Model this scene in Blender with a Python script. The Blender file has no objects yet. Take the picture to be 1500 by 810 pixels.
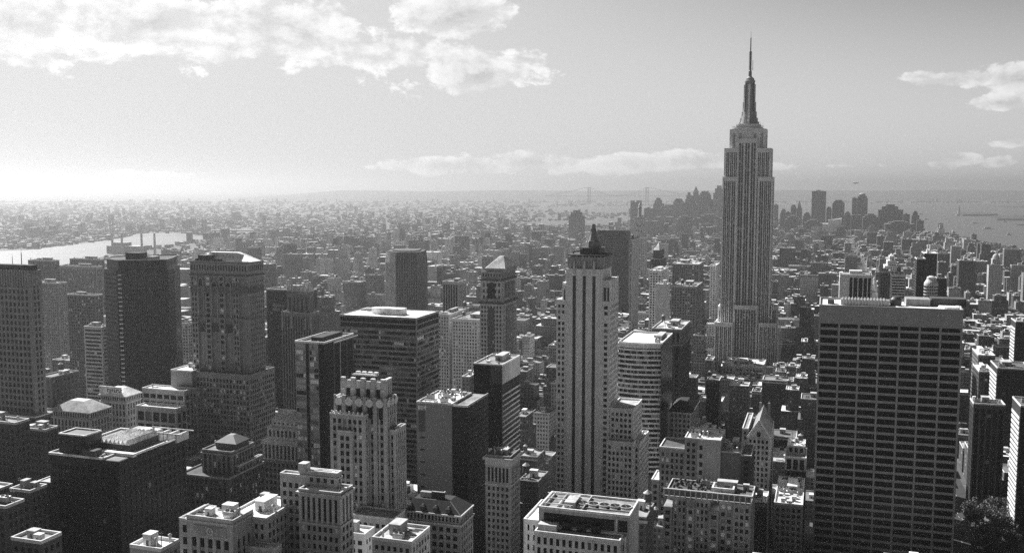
import bpy, math, random
import numpy as np
from mathutils import Vector

R = math.radians
rng = random.Random(11)
scene = bpy.context.scene
col = scene.collection

# ------------------------------------------------------------------ camera
EYE = 244.0
YAW, PITCH, FPX = R(18.2), R(5.305), 1400.0        # turned left of the avenues, tipped down
cd = bpy.data.cameras.new('camera')
cd.sensor_width = 36.0
cd.lens = 36.0 * FPX / 1500.0
cd.clip_start, cd.clip_end = 5.0, 200000.0
cam = bpy.data.objects.new('camera', cd)
col.objects.link(cam)
cam.location = (0, 0, EYE)
cam.rotation_euler = (R(90) - PITCH, 0, YAW)
scene.camera = cam

# ------------------------------------------------------------------ light
SUN_AZ, SUN_EL = R(-57), R(39)                      # azimuth from +Y, positive to the right
SKY_STRENGTH, SUN_STRENGTH, EXPOSURE = 0.10, 5.0, 0.93
FILM_R, FILM_B = 1.90, 0.90
HAZE_DENSITY, HAZE_G, HAZE_TONE = 0.74e-4, 0.79, 0.72
w = bpy.data.worlds.new('World')
scene.world = w
w.use_nodes = True
wn, wl = w.node_tree.nodes, w.node_tree.links
wn.clear()

def N(t, **kw):
    n = wn.new(t)
    for k, v in kw.items():
        setattr(n, k, v)
    return n

def wmath(op, a, b=None, c=None, clamp=False):
    n = wn.new('ShaderNodeMath'); n.operation = op; n.use_clamp = clamp
    for i, v in enumerate((a, b, c)):
        if v is None: continue
        if isinstance(v, (int, float)): n.inputs[i].default_value = v
        else: wl.new(v, n.inputs[i])
    return n.outputs[0]

def wsmooth(x, lo, hi):
    n = wn.new('ShaderNodeMapRange'); n.interpolation_type = 'SMOOTHSTEP'
    wl.new(x, n.inputs['Value'])
    n.inputs['From Min'].default_value = lo; n.inputs['From Max'].default_value = hi
    return n.outputs['Result']

sky = N('ShaderNodeTexSky', sky_type='NISHITA', sun_disc=False)
sky.sun_elevation = SUN_EL
sky.sun_rotation = SUN_AZ
sky.altitude = 250.0
sky.air_density = 1.0
sky.dust_density = 2.2
sky.ozone_density = 1.0
sep = N('ShaderNodeSeparateColor')
wl.new(sky.outputs[0], sep.inputs[0])
# black and white film with an orange filter: mostly the red channel of the sky
grey = wmath('MAXIMUM', wmath('SUBTRACT', wmath('MULTIPLY', sep.outputs[0], FILM_R), wmath('MULTIPLY', sep.outputs[2], FILM_B)), 0.02)
grey = wmath('MULTIPLY', wmath('SUBTRACT', 1.0, wmath('EXPONENT', wmath('MULTIPLY', grey, -0.64))), 3.65)    # film shoulder
# clouds, laid out by compass direction and height above the horizon
tc = N('ShaderNodeTexCoord')
sx = N('ShaderNodeSeparateXYZ')
wl.new(tc.outputs['Generated'], sx.inputs[0])
az = wmath('MULTIPLY', wmath('ARCTAN2', sx.outputs[0], sx.outputs[1]), 57.29578)
el = wmath('MULTIPLY', wmath('ARCSINE', sx.outputs[2]), 57.29578)

def cloudnoise(daz, del_, scale, detail, rough, sq):
    cx = N('ShaderNodeCombineXYZ')
    wl.new(wmath('ADD', az, daz), cx.inputs[0])
    wl.new(wmath('MULTIPLY', wmath('ADD', el, del_), sq), cx.inputs[1])
    t = N('ShaderNodeTexNoise')
    t.inputs['Scale'].default_value = scale
    t.inputs['Detail'].default_value = detail
    t.inputs['Roughness'].default_value = rough
    t.inputs['Distortion'].default_value = 0.1
    wl.new(cx.outputs[0], t.inputs['Vector'])
    return t.outputs[0]

def azel(px, py):
    X, Y = (px - 750) / FPX, -(py - 405) / FPX
    d = Vector((X, Y * math.cos(PITCH) - math.sin(PITCH) * 1, 0))
    fz = -math.sin(PITCH) + Y * math.cos(PITCH)
    ff = math.cos(PITCH) + Y * math.sin(PITCH)
    a = math.atan2(X, ff) - YAW
    return math.degrees(a), math.degrees(math.atan2(fz, math.hypot(X, ff)))

# centre (photo direction), half width and half height in degrees, weight
CLOUDS = [(20, 25, 6, 2.2, .95), (215, 38, 6.5, 2.1, 1.0), (420, 40, 6, 2.3, 1.05), (560, 82, 5.2, 1.3, .95),
          (700, 104, 4.8, 1.5, 1.05), (655, 22, 4.6, 1.4, .9), (330, 84, 7, .9, .6), (-120, 40, 7, 2.4, 1),
          (690, 243, 5.5, .55, .95), (800, 239, 6.0, .66, 1.0), (930, 236, 5.5, .62, 1.0), (1030, 236, 2.6, .5, .8),
          (1400, 118, 3.2, .55, 1.0), (1345, 113, 1.6, .35, .85), (1500, 114, 2.2, .9, 1.15), (1462, 150, 1.9, .5, 1.0),
          (1490, 210, 1.8, .4, .9), (1412, 232, 1.2, .4, .85), (1470, 236, 1.2, .35, .8), (1380, 243, 1.0, .35, .75),
          (200, 256, 2.5, .25, .5), (1230, 243, 5, .3, .45)]
best = None
for px, py, rw, rh, wt in CLOUDS:
    a0, e0 = azel(px, py)
    dx = wmath('MULTIPLY', wmath('SUBTRACT', az, a0), 1 / rw)
    dy = wmath('MULTIPLY', wmath('SUBTRACT', el, e0), 1 / rh)
    r = wmath('SQRT', wmath('ADD', wmath('MULTIPLY', dx, dx), wmath('MULTIPLY', dy, dy)))
    m = wmath('MULTIPLY', wmath('SUBTRACT', 1.25, r), wt)
    best = m if best is None else wmath('MAXIMUM', best, m)
n1 = cloudnoise(0, 0, 0.20, 12, 0.63, 1.6)
n2 = cloudnoise(-0.45, 0.50, 0.20, 12, 0.63, 1.6)      # the same field nudged towards the sun
n3 = cloudnoise(3.0, 9.0, 0.16, 3, 0.5, 1.8)
body = wmath('ADD', wmath('MULTIPLY', best, 0.98), wmath('MULTIPLY', wmath('SUBTRACT', n1, 0.56), 3.5))
dens = wsmooth(body, 0.04, 0.28)
edge = wsmooth(wmath('SUBTRACT', n1, n2), -0.10, 0.10)     # lit side of each puff
core = wsmooth(body, 0.35, 1.25)                            # thick middles are greyer
lit = wmath('ADD', wmath('ADD', 0.72, wmath('MULTIPLY', edge, 0.34)), wmath('MULTIPLY', core, -0.20))
cloud_l = wmath('MULTIPLY', lit, 5.25)
away = wsmooth(az, -22, 10)
cloud_l = wmath('MULTIPLY', cloud_l, wmath('SUBTRACT', 1.0, wmath('MULTIPLY', away, 0.06)))
mix = N('ShaderNodeMix', data_type='FLOAT')
wl.new(wmath('MULTIPLY', dens, 0.88), mix.inputs[0])
wl.new(grey, mix.inputs[2]); wl.new(cloud_l, mix.inputs[3])
bg = N('ShaderNodeBackground')
bg.inputs[1].default_value = SKY_STRENGTH
wl.new(mix.outputs[0], bg.inputs[0])
wo = N('ShaderNodeOutputWorld')
wl.new(bg.outputs[0], wo.inputs[0])

sd = bpy.data.lights.new('sun', 'SUN')
sd.energy, sd.angle, sd.color = SUN_STRENGTH, R(0.5), (1, 1, 1)
sun = bpy.data.objects.new('sun', sd)
col.objects.link(sun)
sdir = Vector((math.sin(SUN_AZ) * math.cos(SUN_EL), math.cos(SUN_AZ) * math.cos(SUN_EL), math.sin(SUN_EL)))
sun.rotation_euler = sdir.to_track_quat('Z', 'Y').to_euler()
sun.location = (0, 0, 900)

vs = scene.view_settings
vs.view_transform, vs.look = 'Standard', 'None'
vs.exposure, vs.gamma, vs.use_curve_mapping = EXPOSURE, 1.0, False
scene.render.engine = 'CYCLES'
scene.cycles.use_denoising = False
scene.cycles.max_bounces = 5
scene.cycles.diffuse_bounces = 3
scene.cycles.glossy_bounces = 3
scene.cycles.volume_bounces = 1
scene.cycles.sample_clamp_indirect = 1.5
scene.cycles.sample_clamp_direct = 2.5

# ------------------------------------------------------------------ photo point -> place
cY, sY, cP, sP = math.cos(YAW), math.sin(YAW), math.cos(PITCH), math.sin(PITCH)
RIGHT = Vector((cY, sY, 0))
FWD = Vector((-sY * cP, cY * cP, -sP))
UP = Vector((-sY * sP, cY * sP, cP))
EYEV = Vector((0, 0, EYE))

def ray(px, py):
    return FWD + RIGHT * ((px - 750) / FPX) + UP * (-(py - 405) / FPX)

def at_depth(px, py, d):
    return EYEV + ray(px, py) * d

def ground(px, py, z=0.0):
    r = ray(px, py)
    return EYEV + r * ((z - EYE) / r.z)

def proj(p):
    v = Vector(p) - EYEV
    d = v.dot(FWD)
    return 750 + FPX * v.dot(RIGHT) / d, 405 - FPX * v.dot(UP) / d, d

def x_on(px, y, z):                   # x of the point of the line (., y, z) seen at column px
    k = (px - 750) / FPX
    a = RIGHT - FWD * k
    return -(a.y * y + a.z * (z - EYE)) / a.x

def y_on(px, x, z):                   # y of the point of the line (x, ., z) seen at column px
    k = (px - 750) / FPX
    a = RIGHT - FWD * k
    return -(a.x * x + a.z * (z - EYE)) / a.y

def on_y(px, py, y):                  # where the sight line meets the plane y
    r = ray(px, py)
    return EYEV + r * (y / r.y)

def spot(xl, xm, xr, ym, d):
    """Grid-aligned block: front face xl..xm, right side xm..xr, roof corner at (xm, ym)."""
    m = at_depth(xm, ym, d)
    x0 = x_on(xl, m.y, m.z)
    y1 = y_on(xr, m.x, m.z)
    return x0, m.x, m.y, min(max(y1, m.y + 10), m.y + 58), m.z

def spot_r(xl, xm, xr, ym, d, deep=30.0):
    """Block right of the avenue's vanishing point: left side xl..xm, front xm..xr."""
    m = at_depth(xm, ym, d)
    x1 = x_on(xr, m.y, m.z)
    y1 = y_on(xl, m.x, m.z) if xl < xm else m.y + deep
    if not (m.y + 8 < y1 < m.y + 140): y1 = m.y + deep
    return m.x, x1, m.y, y1, m.z

# ------------------------------------------------------------------ materials
def pmat(name, tone, rough=0.85, var=0.25, scale=0.12, streak=0.0, spec=0.3, metal=0.0, bump=0.0):
    m = bpy.data.materials.new(name); m.use_nodes = True
    nt = m.node_tree; nd, lk = nt.nodes, nt.links
    b = nd['Principled BSDF']
    b.inputs['Roughness'].default_value = rough
    b.inputs['Specular IOR Level'].default_value = spec
    b.inputs['Metallic'].default_value = metal
    tcn = nd.new('ShaderNodeTexCoord')
    n = nd.new('ShaderNodeTexNoise'); n.inputs['Scale'].default_value = scale
    n.inputs['Detail'].default_value = 6; n.inputs['Roughness'].default_value = 0.65
    lk.new(tcn.outputs['Object'], n.inputs['Vector'])
    n2 = nd.new('ShaderNodeTexNoise'); n2.inputs['Scale'].default_value = scale * 9
    n2.inputs['Detail'].default_value = 3
    lk.new(tcn.outputs['Object'], n2.inputs['Vector'])
    mr = nd.new('ShaderNodeMapRange')
    mr.inputs['From Min'].default_value = 0.25; mr.inputs['From Max'].default_value = 0.75
    mr.inputs['To Min'].default_value = tone * (1 - var); mr.inputs['To Max'].default_value = tone * (1 + var)
    add = nd.new('ShaderNodeMath'); add.operation = 'MULTIPLY_ADD'
    lk.new(n2.outputs[0], add.inputs[0]); add.inputs[1].default_value = 0.45
    ml = nd.new('ShaderNodeMath'); ml.operation = 'MULTIPLY_ADD'
    lk.new(n.outputs[0], ml.inputs[0]); ml.inputs[1].default_value = 0.8; ml.inputs[2].default_value = -0.12
    lk.new(ml.outputs[0], add.inputs[2])
    src = add.outputs[0]
    if streak:
        mp = nd.new('ShaderNodeMapping'); mp.inputs['Scale'].default_value = (0.6, 0.6, 0.02)
        lk.new(tcn.outputs['Object'], mp.inputs[0])
        n3 = nd.new('ShaderNodeTexNoise'); n3.inputs['Scale'].default_value = 1.0; n3.inputs['Detail'].default_value = 4
        lk.new(mp.outputs[0], n3.inputs['Vector'])
        mx = nd.new('ShaderNodeMath'); mx.operation = 'MULTIPLY_ADD'
        sb = nd.new('ShaderNodeMath'); sb.operation = 'SUBTRACT'; lk.new(n3.outputs[0], sb.inputs[0]); sb.inputs[1].default_value = 0.5
        lk.new(sb.outputs[0], mx.inputs[0]); mx.inputs[1].default_value = streak
        lk.new(src, mx.inputs[2]); src = mx.outputs[0]
    lk.new(src, mr.inputs['Value'])
    cb = nd.new('ShaderNodeCombineColor')
    for i in range(3): lk.new(mr.outputs[0], cb.inputs[i])
    lk.new(cb.outputs[0], b.inputs['Base Color'])
    return m

M = {}
for nm, tone in (('stone_black', .03), ('stone_dark', .075), ('stone_brown', .17), ('stone_mid', .28), ('stone_grey', .39),
                 ('stone_pale', .50), ('stone_light', .58), ('stone_white', .68)):
    M[nm] = pmat(nm, tone, .88, .30, .10, .7)
for nm, tone in (('roof_dark', .10), ('roof_mid', .24), ('roof_pale', .48), ('roof_white', .74)):
    M[nm] = pmat(nm, tone, .92, .8, .11)
M['coping'] = pmat('coping', .60, .8, .2, .3)
M['metal'] = pmat('metal', .34, .45, .2, .4, spec=.5, metal=.4)
M['metal_dark'] = pmat('metal_dark', .06, .5, .25, .4)
M['wood'] = pmat('wood', .09, .9, .35, .8)
M['lead'] = pmat('lead', .20, .6, .3, .3, .5)
M['copper'] = pmat('copper', .55, .55, .2, .25, .5)
M['glass_black'] = pmat('glass_black', .006, .25, .4, .05, spec=.12)
M['glass_dark'] = pmat('glass_dark', .014, .25, .5, .08, spec=.10)
M['glass_mid'] = pmat('glass_mid', .09, .2, .5, .1, spec=.6)
M['glass_sky'] = pmat('glass_sky', .25, .10, .5, .06, spec=.9, metal=.55)
M['glass_painted_glare'] = pmat('glass_painted_glare', .38, .35, .45, .09, spec=.4)  # reflected light painted in as a pale base tone
M['blind'] = pmat('blind', .78, .7, .3, .5)
M['shade'] = pmat('shade', .20, .7, .3, .5)

def strip_mat(name, fh, glass, span, frac=.55, lit=.10):
    """Window column: panes and spandrels alternating floor by floor."""
    m = bpy.data.materials.new(name); m.use_nodes = True
    nd, lk = m.node_tree.nodes, m.node_tree.links
    b = nd['Principled BSDF']; b.inputs['Roughness'].default_value = .4
    g = nd.new('ShaderNodeNewGeometry'); s = nd.new('ShaderNodeSeparateXYZ'); lk.new(g.outputs['Position'], s.inputs[0])
    def mt(op, a, b_=None, c=None):
        n = nd.new('ShaderNodeMath'); n.operation = op
        for i, v in enumerate((a, b_, c)):
            if v is None: continue
            if isinstance(v, (int, float)): n.inputs[i].default_value = v
            else: lk.new(v, n.inputs[i])
        return n.outputs[0]
    fz = mt('MULTIPLY', s.outputs[2], 1 / fh)
    frz, flz = mt('FRACT', fz), mt('FLOOR', fz)
    cx = nd.new('ShaderNodeCombineXYZ')
    lk.new(mt('FLOOR', mt('MULTIPLY', s.outputs[0], .55)), cx.inputs[0])
    lk.new(mt('FLOOR', mt('MULTIPLY', s.outputs[1], .55)), cx.inputs[1]); lk.new(flz, cx.inputs[2])
    wnz = nd.new('ShaderNodeTexWhiteNoise'); lk.new(cx.outputs[0], wnz.inputs['Vector'])
    r = nd.new('ShaderNodeValToRGB'); lk.new(wnz.outputs['Value'], r.inputs[0])
    e = r.color_ramp.elements
    e[0].position = 0; e[0].color = (glass * .6,) * 3 + (1,)
    e[1].position = 1; e[1].color = (.55,) * 3 + (1,)
    if lit == 0: e[1].color = e[0].color
    k = e.new(max(.5, 1 - lit) if lit else .5); k.color = (glass * 1.6,) * 3 + (1,)
    if lit: k = e.new(1 - lit + .02); k.color = (.2,) * 3 + (1,)
    mx = nd.new('ShaderNodeMix'); mx.data_type = 'RGBA'
    lk.new(mt('LESS_THAN', frz, frac), mx.inputs[0])
    mx.inputs[6].default_value = (span,) * 3 + (1,)
    lk.new(r.outputs[0], mx.inputs[7]); lk.new(mx.outputs[2], b.inputs['Base Color'])
    return m

M['strip_esb'] = strip_mat('window_column_aluminium', 3.7, .012, .15, .58, .12)
M['strip_black'] = strip_mat('window_column_black', 3.6, .008, .014, .6, .0)
M['strip_dark'] = strip_mat('window_column_dark', 3.6, .02, .05, .6, .06)

def city_mat():
    m = bpy.data.materials.new('city_wall'); m.use_nodes = True
    nd, lk = m.node_tree.nodes, m.node_tree.links
    b = nd['Principled BSDF']; b.inputs['Roughness'].default_value = .8
    uv = nd.new('ShaderNodeUVMap'); s = nd.new('ShaderNodeSeparateXYZ'); lk.new(uv.outputs[0], s.inputs[0])
    at = nd.new('ShaderNodeAttribute'); at.attribute_name = 'tone'
    sp = nd.new('ShaderNodeSeparateXYZ'); lk.new(at.outputs['Vector'], sp.inputs[0])   # wall tone, bay, roof flag
    def mt(op, a, b_=None, c=None):
        n = nd.new('ShaderNodeMath'); n.operation = op
        for i, v in enumerate((a, b_, c)):
            if v is None: continue
            if isinstance(v, (int, float)): n.inputs[i].default_value = v
            else: lk.new(v, n.inputs[i])
        return n.outputs[0]
    u = mt('DIVIDE', s.outputs[0], sp.outputs[1]); v = mt('DIVIDE', s.outputs[1], 3.5)
    fu, fv = mt('FRACT', u), mt('FRACT', v)
    wu = mt('MULTIPLY', mt('GREATER_THAN', fu, .26), mt('LESS_THAN', fu, .74))
    wv = mt('MULTIPLY', mt('GREATER_THAN', fv, .24), mt('LESS_THAN', fv, .74))
    win = mt('MULTIPLY', mt('MULTIPLY', wu, wv), mt('SUBTRACT', 1.0, sp.outputs[2]))
    cx = nd.new('ShaderNodeCombineXYZ'); lk.new(mt('FLOOR', u), cx.inputs[0]); lk.new(mt('FLOOR', v), cx.inputs[1]); lk.new(sp.outputs[0], cx.inputs[2])
    wz = nd.new('ShaderNodeTexWhiteNoise'); lk.new(cx.outputs[0], wz.inputs['Vector'])
    r = nd.new('ShaderNodeValToRGB'); lk.new(wz.outputs['Value'], r.inputs[0])
    e = r.color_ramp.elements
    e[0].color = (.012,) * 3 + (1,); e[1].color = (.45,) * 3 + (1,); e[1].position = 1
    k = e.new(.86); k.color = (.05,) * 3 + (1,)
    tcn = nd.new('ShaderNodeNewGeometry')
    nz = nd.new('ShaderNodeTexNoise'); nz.inputs['Scale'].default_value = .22; nz.inputs['Detail'].default_value = 7
    nz.inputs['Roughness'].default_value = .7
    lk.new(tcn.outputs['Position'], nz.inputs['Vector'])
    dirt = mt('MULTIPLY_ADD', nz.outputs[0], mt('MULTIPLY_ADD', sp.outputs[2], .9, .7), mt('MULTIPLY_ADD', sp.outputs[2], -.45, .65))
    wall = mt('MULTIPLY', sp.outputs[0], dirt)
    cb = nd.new('ShaderNodeCombineColor')
    for i in range(3): lk.new(wall, cb.inputs[i])
    mx = nd.new('ShaderNodeMix'); mx.data_type = 'RGBA'
    lk.new(win, mx.inputs[0]); lk.new(cb.outputs[0], mx.inputs[6]); lk.new(r.outputs[0], mx.inputs[7])
    lk.new(mx.outputs[2], b.inputs['Base Color'])
    return m
M['city'] = city_mat()

# ------------------------------------------------------------------ mesh collecting
CUBE_F = np.array([(0, 3, 2, 1), (4, 5, 6, 7), (0, 1, 5, 4), (1, 2, 6, 5), (2, 3, 7, 6), (3, 0, 4, 7)])

class MB:
    """Collects boxes and loose polygons, then links them as ONE mesh object."""
    def __init__(s):
        s.bx, s.bm, s.v, s.f, s.fm = [], [], [], [], []
    def box(s, x0, x1, y0, y1, z0, z1, m=0):
        s.bx.append((x0, x1, y0, y1, z0, z1)); s.bm.append(m); return s
    def prism(s, poly, z0, z1, m=0, top=None, scale=1.0, c=None):
        """Footprint (counter-clockwise) raised from z0 to z1, its top scaled about c."""
        n, k = len(poly), len(s.v)
        if c is None: c = (sum(p[0] for p in poly) / n, sum(p[1] for p in poly) / n)
        s.v += [(x, y, z0) for x, y in poly]
        s.v += [(c[0] + (x - c[0]) * scale, c[1] + (y - c[1]) * scale, z1) for x, y in poly]
        for i in range(n):
            j = (i + 1) % n
            s.f.append((k + i, k + j, k + n + j, k + n + i)); s.fm.append(m)
        s.f.append(tuple(range(k + n, k + 2 * n))); s.fm.append(m if top is None else top)
        s.f.append(tuple(range(k + n - 1, k - 1, -1))); s.fm.append(m)
        return s
    def lathe(s, cx, cy, prof, n=16, m=0, ph=0.0):
        k = len(s.v)
        for r, z in prof:
            for i in range(n):
                a = ph + 2 * math.pi * i / n
                s.v.append((cx + r * math.cos(a), cy + r * math.sin(a), z))
        for j in range(len(prof) - 1):
            for i in range(n):
                i2 = (i + 1) % n
                s.f.append((k + j * n + i, k + j * n + i2, k + (j + 1) * n + i2, k + (j + 1) * n + i)); s.fm.append(m)
        s.f.append(tuple(k + (len(prof) - 1) * n + i for i in range(n))); s.fm.append(m)
        s.f.append(tuple(k + n - 1 - i for i in range(n))); s.fm.append(m)
        return s
    def bar(s, a, b, t=0.3, m=0):
        a, b = Vector(a), Vector(b)
        d = (b - a).normalized()
        u = d.cross(Vector((0, 0, 1)))
        u = u.normalized() if u.length > .01 else Vector((1, 0, 0))
        v = d.cross(u)
        k = len(s.v)
        for p in (a, b):
            for i, j in ((-1, -1), (1, -1), (1, 1), (-1, 1)):
                s.v.append(tuple(p + u * (i * t / 2) + v * (j * t / 2)))
        for q in CUBE_F: s.f.append(tuple(int(i) + k for i in q)); s.fm.append(m)
        return s
    def poly(s, pts, m=0):
        k = len(s.v); s.v += [tuple(p) for p in pts]
        s.f.append(tuple(range(k, k + len(pts)))); s.fm.append(m); return s
    def data(s, name, mats, off=(0, 0, 0)):
        nb = len(s.bx)
        vv = np.zeros((nb * 8 + len(s.v), 3)); loops = []; tot = []
        if nb:
            b = np.array(s.bx, float)
            X0, X1, Y0, Y1, Z0, Z1 = b.T
            c = np.stack([np.stack(t, 1) for t in ((X0, Y0, Z0), (X1, Y0, Z0), (X1, Y1, Z0), (X0, Y1, Z0),
                                                   (X0, Y0, Z1), (X1, Y0, Z1), (X1, Y1, Z1), (X0, Y1, Z1))], 1)
            vv[:nb * 8] = c.reshape(-1, 3)
            loops.append((CUBE_F[None] + (np.arange(nb) * 8)[:, None, None]).reshape(-1))
            tot.append(np.full(nb * 6, 4))
        if s.v: vv[nb * 8:] = np.array(s.v)
        if s.f:
            loops.append(np.array([i + nb * 8 for f in s.f for i in f]))
            tot.append(np.array([len(f) for f in s.f]))
        vv -= np.array(off)
        loops = np.concatenate(loops); tot = np.concatenate(tot)
        me = bpy.data.meshes.new(name)
        me.vertices.add(len(vv)); me.vertices.foreach_set('co', vv.ravel())
        me.loops.add(len(loops)); me.loops.foreach_set('vertex_index', loops.astype(np.int32))
        me.polygons.add(len(tot))
        st = np.zeros(len(tot), np.int32); st[1:] = np.cumsum(tot)[:-1]
        me.polygons.foreach_set('loop_start', st)
        mi = np.concatenate([np.repeat(np.array(s.bm, np.int32), 6), np.array(s.fm, np.int32)]) if (s.bm or s.fm) else None
        for m in mats: me.materials.append(M[m] if isinstance(m, str) else m)
        if len(mats) > 1: me.polygons.foreach_set('material_index', mi.astype(np.int32))
        me.polygons.foreach_set('use_smooth', np.zeros(len(tot), bool))
        me.update(calc_edges=True)
        return me
    def build(s, name, mats, parent=None):
        if isinstance(mats, str): mats = [mats]
        off = tuple(parent.location) if parent is not None else (0, 0, 0)
        o = bpy.data.objects.new(name, s.data(name, mats, off))
        col.objects.link(o)
        if parent is not None: o.parent = parent
        return o

def tag(o, label, cat, group=None, kind=None):
    if label: o['label'] = label
    if cat: o['category'] = cat
    if group: o['group'] = group
    if kind: o['kind'] = kind
    return o

HEROES = []          # (root, x range in the photo, visible base row, depth)
BLOCKS = []          # footprints: x0, x1, y0, y1, z1
def thing(name, label, cat, loc, ybase=None, group=None):
    o = bpy.data.objects.new(name, None)
    o.empty_display_size = 5
    col.objects.link(o); o.location = loc
    tag(o, label, cat, group)
    o_info[o.name] = dict(win=[], ybase=ybase if ybase else 900)
    HEROES.append(o)
    return o
o_info = {}

# ------------------------------------------------------------------ facades
# kind: grid (flush piers and spandrels), vert (piers proud), band (spandrels proud), blank
def S(kind='grid', bay=3.2, fh=3.6, pw=1.2, sh=1.5, rec=.4, wall='stone_grey', span=None, glass=None, top=2.5, bot=0.0, corner=None):
    return dict(kind=kind, bay=bay, fh=fh, pw=pw, sh=sh, rec=rec, wall=wall, span=span, top=top, bot=bot,
                corner=corner if corner else pw, glass=glass or (('glass_dark', 6), ('glass_black', 4), ('shade', 1.2), ('blind', .7)))
G_OFF = (('glass_dark', 6), ('glass_black', 4), ('shade', 1.2), ('blind', .8))
G_DARK = (('glass_black', 8), ('glass_dark', 3), ('glass_mid', .3))
G_LIT = (('glass_dark', 5), ('glass_black', 6), ('shade', .9), ('blind', 1.1))
G_SKY = (('glass_mid', 4), ('glass_sky', 3), ('glass_dark', 4), ('shade', 1.5), ('blind', .6))

def pick(gl, r):
    t = r.random() * sum(k for _, k in gl)
    for n, k in gl:
        t -= k
        if t <= 0: return n
    return gl[-1][0]

def block(root, x0, x1, y0, y1, z0, z1, st, faces='NW', roof='roof_mid', par=1.2, cop='coping', wall_name='wall'):
    """One block of a building: core, facade relief, window panes, roof sheet, parapet. Returns its wall mesh."""
    BLOCKS.append((x0, x1, y0, y1, z1, root.name))
    inf = o_info[root.name]
    mb = MB(); rec = st['rec'] if st['kind'] != 'blank' else 0.0
    rN = rec if 'N' in faces else 0; rW = rec if 'W' in faces else 0; rE = rec if 'E' in faces else 0
    mb.box(x0 + rE, x1 - rW, y0 + rN, y1, z0, z1, 0)
    if st['kind'] != 'blank':
        for f in faces:
            lo, hi = (x0, x1) if f == 'N' else (y0 + rN, y1)
            def put(a0, a1, d0, d1, za, zb, m=0):           # a along the face, d depth in from the plane
                if f == 'N': mb.box(a0, a1, y0 + d0, y0 + d1, za, zb, m)
                elif f == 'W': mb.box(x1 - d1, x1 - d0, a0, a1, za, zb, m)
                else: mb.box(x0 + d0, x0 + d1, a0, a1, za, zb, m)
            L = hi - lo
            cw = min(st['corner'], L * .3)
            nc = max(1, round((L - 2 * cw + st['pw']) / st['bay']))
            bay = (L - 2 * cw + st['pw']) / nc
            ww = bay - st['pw']
            zt, zb = z1 - st['top'], z0 + st['bot']
            nf = max(1, int((zt - zb) / st['fh'])); fh = (zt - zb) / nf
            wh = fh - st['sh']
            pd, sd_ = {'grid': (0, .03), 'vert': (0, .22), 'band': (.08, 0)}[st['kind']]
            put(lo, lo + cw, 0, rec, z0, z1 - .02); put(hi - cw, hi, 0, rec, z0, z1 - .02)
            if st['top'] > 0: put(lo + cw, hi - cw, .01, rec, zt, z1 - .02)
            if st['bot'] > 0: put(lo + cw, hi - cw, .01, rec, z0, zb)
            if st['kind'] != 'band':
                for i in range(1, nc):
                    a = lo + cw + i * bay - st['pw']
                    put(a, a + st['pw'], pd, rec, zb, zt)
            for j in range(nf):
                put(lo + cw, hi - cw, sd_, rec, zb + j * fh, zb + j * fh + st['sh'], 1 if st['span'] else 0)
            for j in range(nf):
                zc = zb + j * fh + st['sh'] + wh / 2
                if st['kind'] == 'band':
                    cells = [(lo + cw + (hi - lo - 2 * cw) / 2, hi - lo - 2 * cw)]
                else:
                    cells = [(lo + cw + i * bay + ww / 2, ww) for i in range(nc)]
                for c, wd in cells:
                    d = rec - .05
                    p = (c, y0 + d, zc) if f == 'N' else ((x1 - d, c, zc) if f == 'W' else (x0 + d, c, zc))
                    inf['win'].append((p, round(wd, 2), round(wh, 2), f, pick(st['glass'], rng) if st['kind'] != 'band' else 'ribbon', st))
    mats = [st['wall'], st['span'] or st['wall']]
    o = mb.build(wall_name, mats, root)
    if roof:
        rb = MB()
        rb.box(x0 + .5, x1 - .5, y0 + .5, y1 - .5, z1 - .3, z1 + .12, 0)
        ro = rb.build('roof', roof, root)
        inf.setdefault('roofs', []).append((x0, x1, y0, y1, z1, ro))
        if par:
            pb = MB(); t = .55
            pb.box(x0 - .06, x1 + .06, y0 - .06, y0 + t, z1 + .002, z1 + par); pb.box(x0 - .06, x1 + .06, y1 - t, y1 + .06, z1 + .002, z1 + par)
            pb.box(x0 - .06, x0 + t, y0 + t, y1 - t, z1 + .002, z1 + par); pb.box(x1 - t, x1 + .06, y0 + t, y1 - t, z1 + .002, z1 + par)
            po = pb.build('parapet', cop, root); po.parent = ro
    return o

PANE = {}
def pane_mesh(wd, h, f, mat):
    k = (wd, h, f, mat)
    if k not in PANE:
        b = MB()
        if f == 'N': b.box(-wd / 2, wd / 2, -.05, .05, -h / 2, h / 2)
        else: b.box(-.05, .05, -wd / 2, wd / 2, -h / 2, h / 2)
        PANE[k] = b.data('window', [mat])
    return PANE[k]

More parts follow.
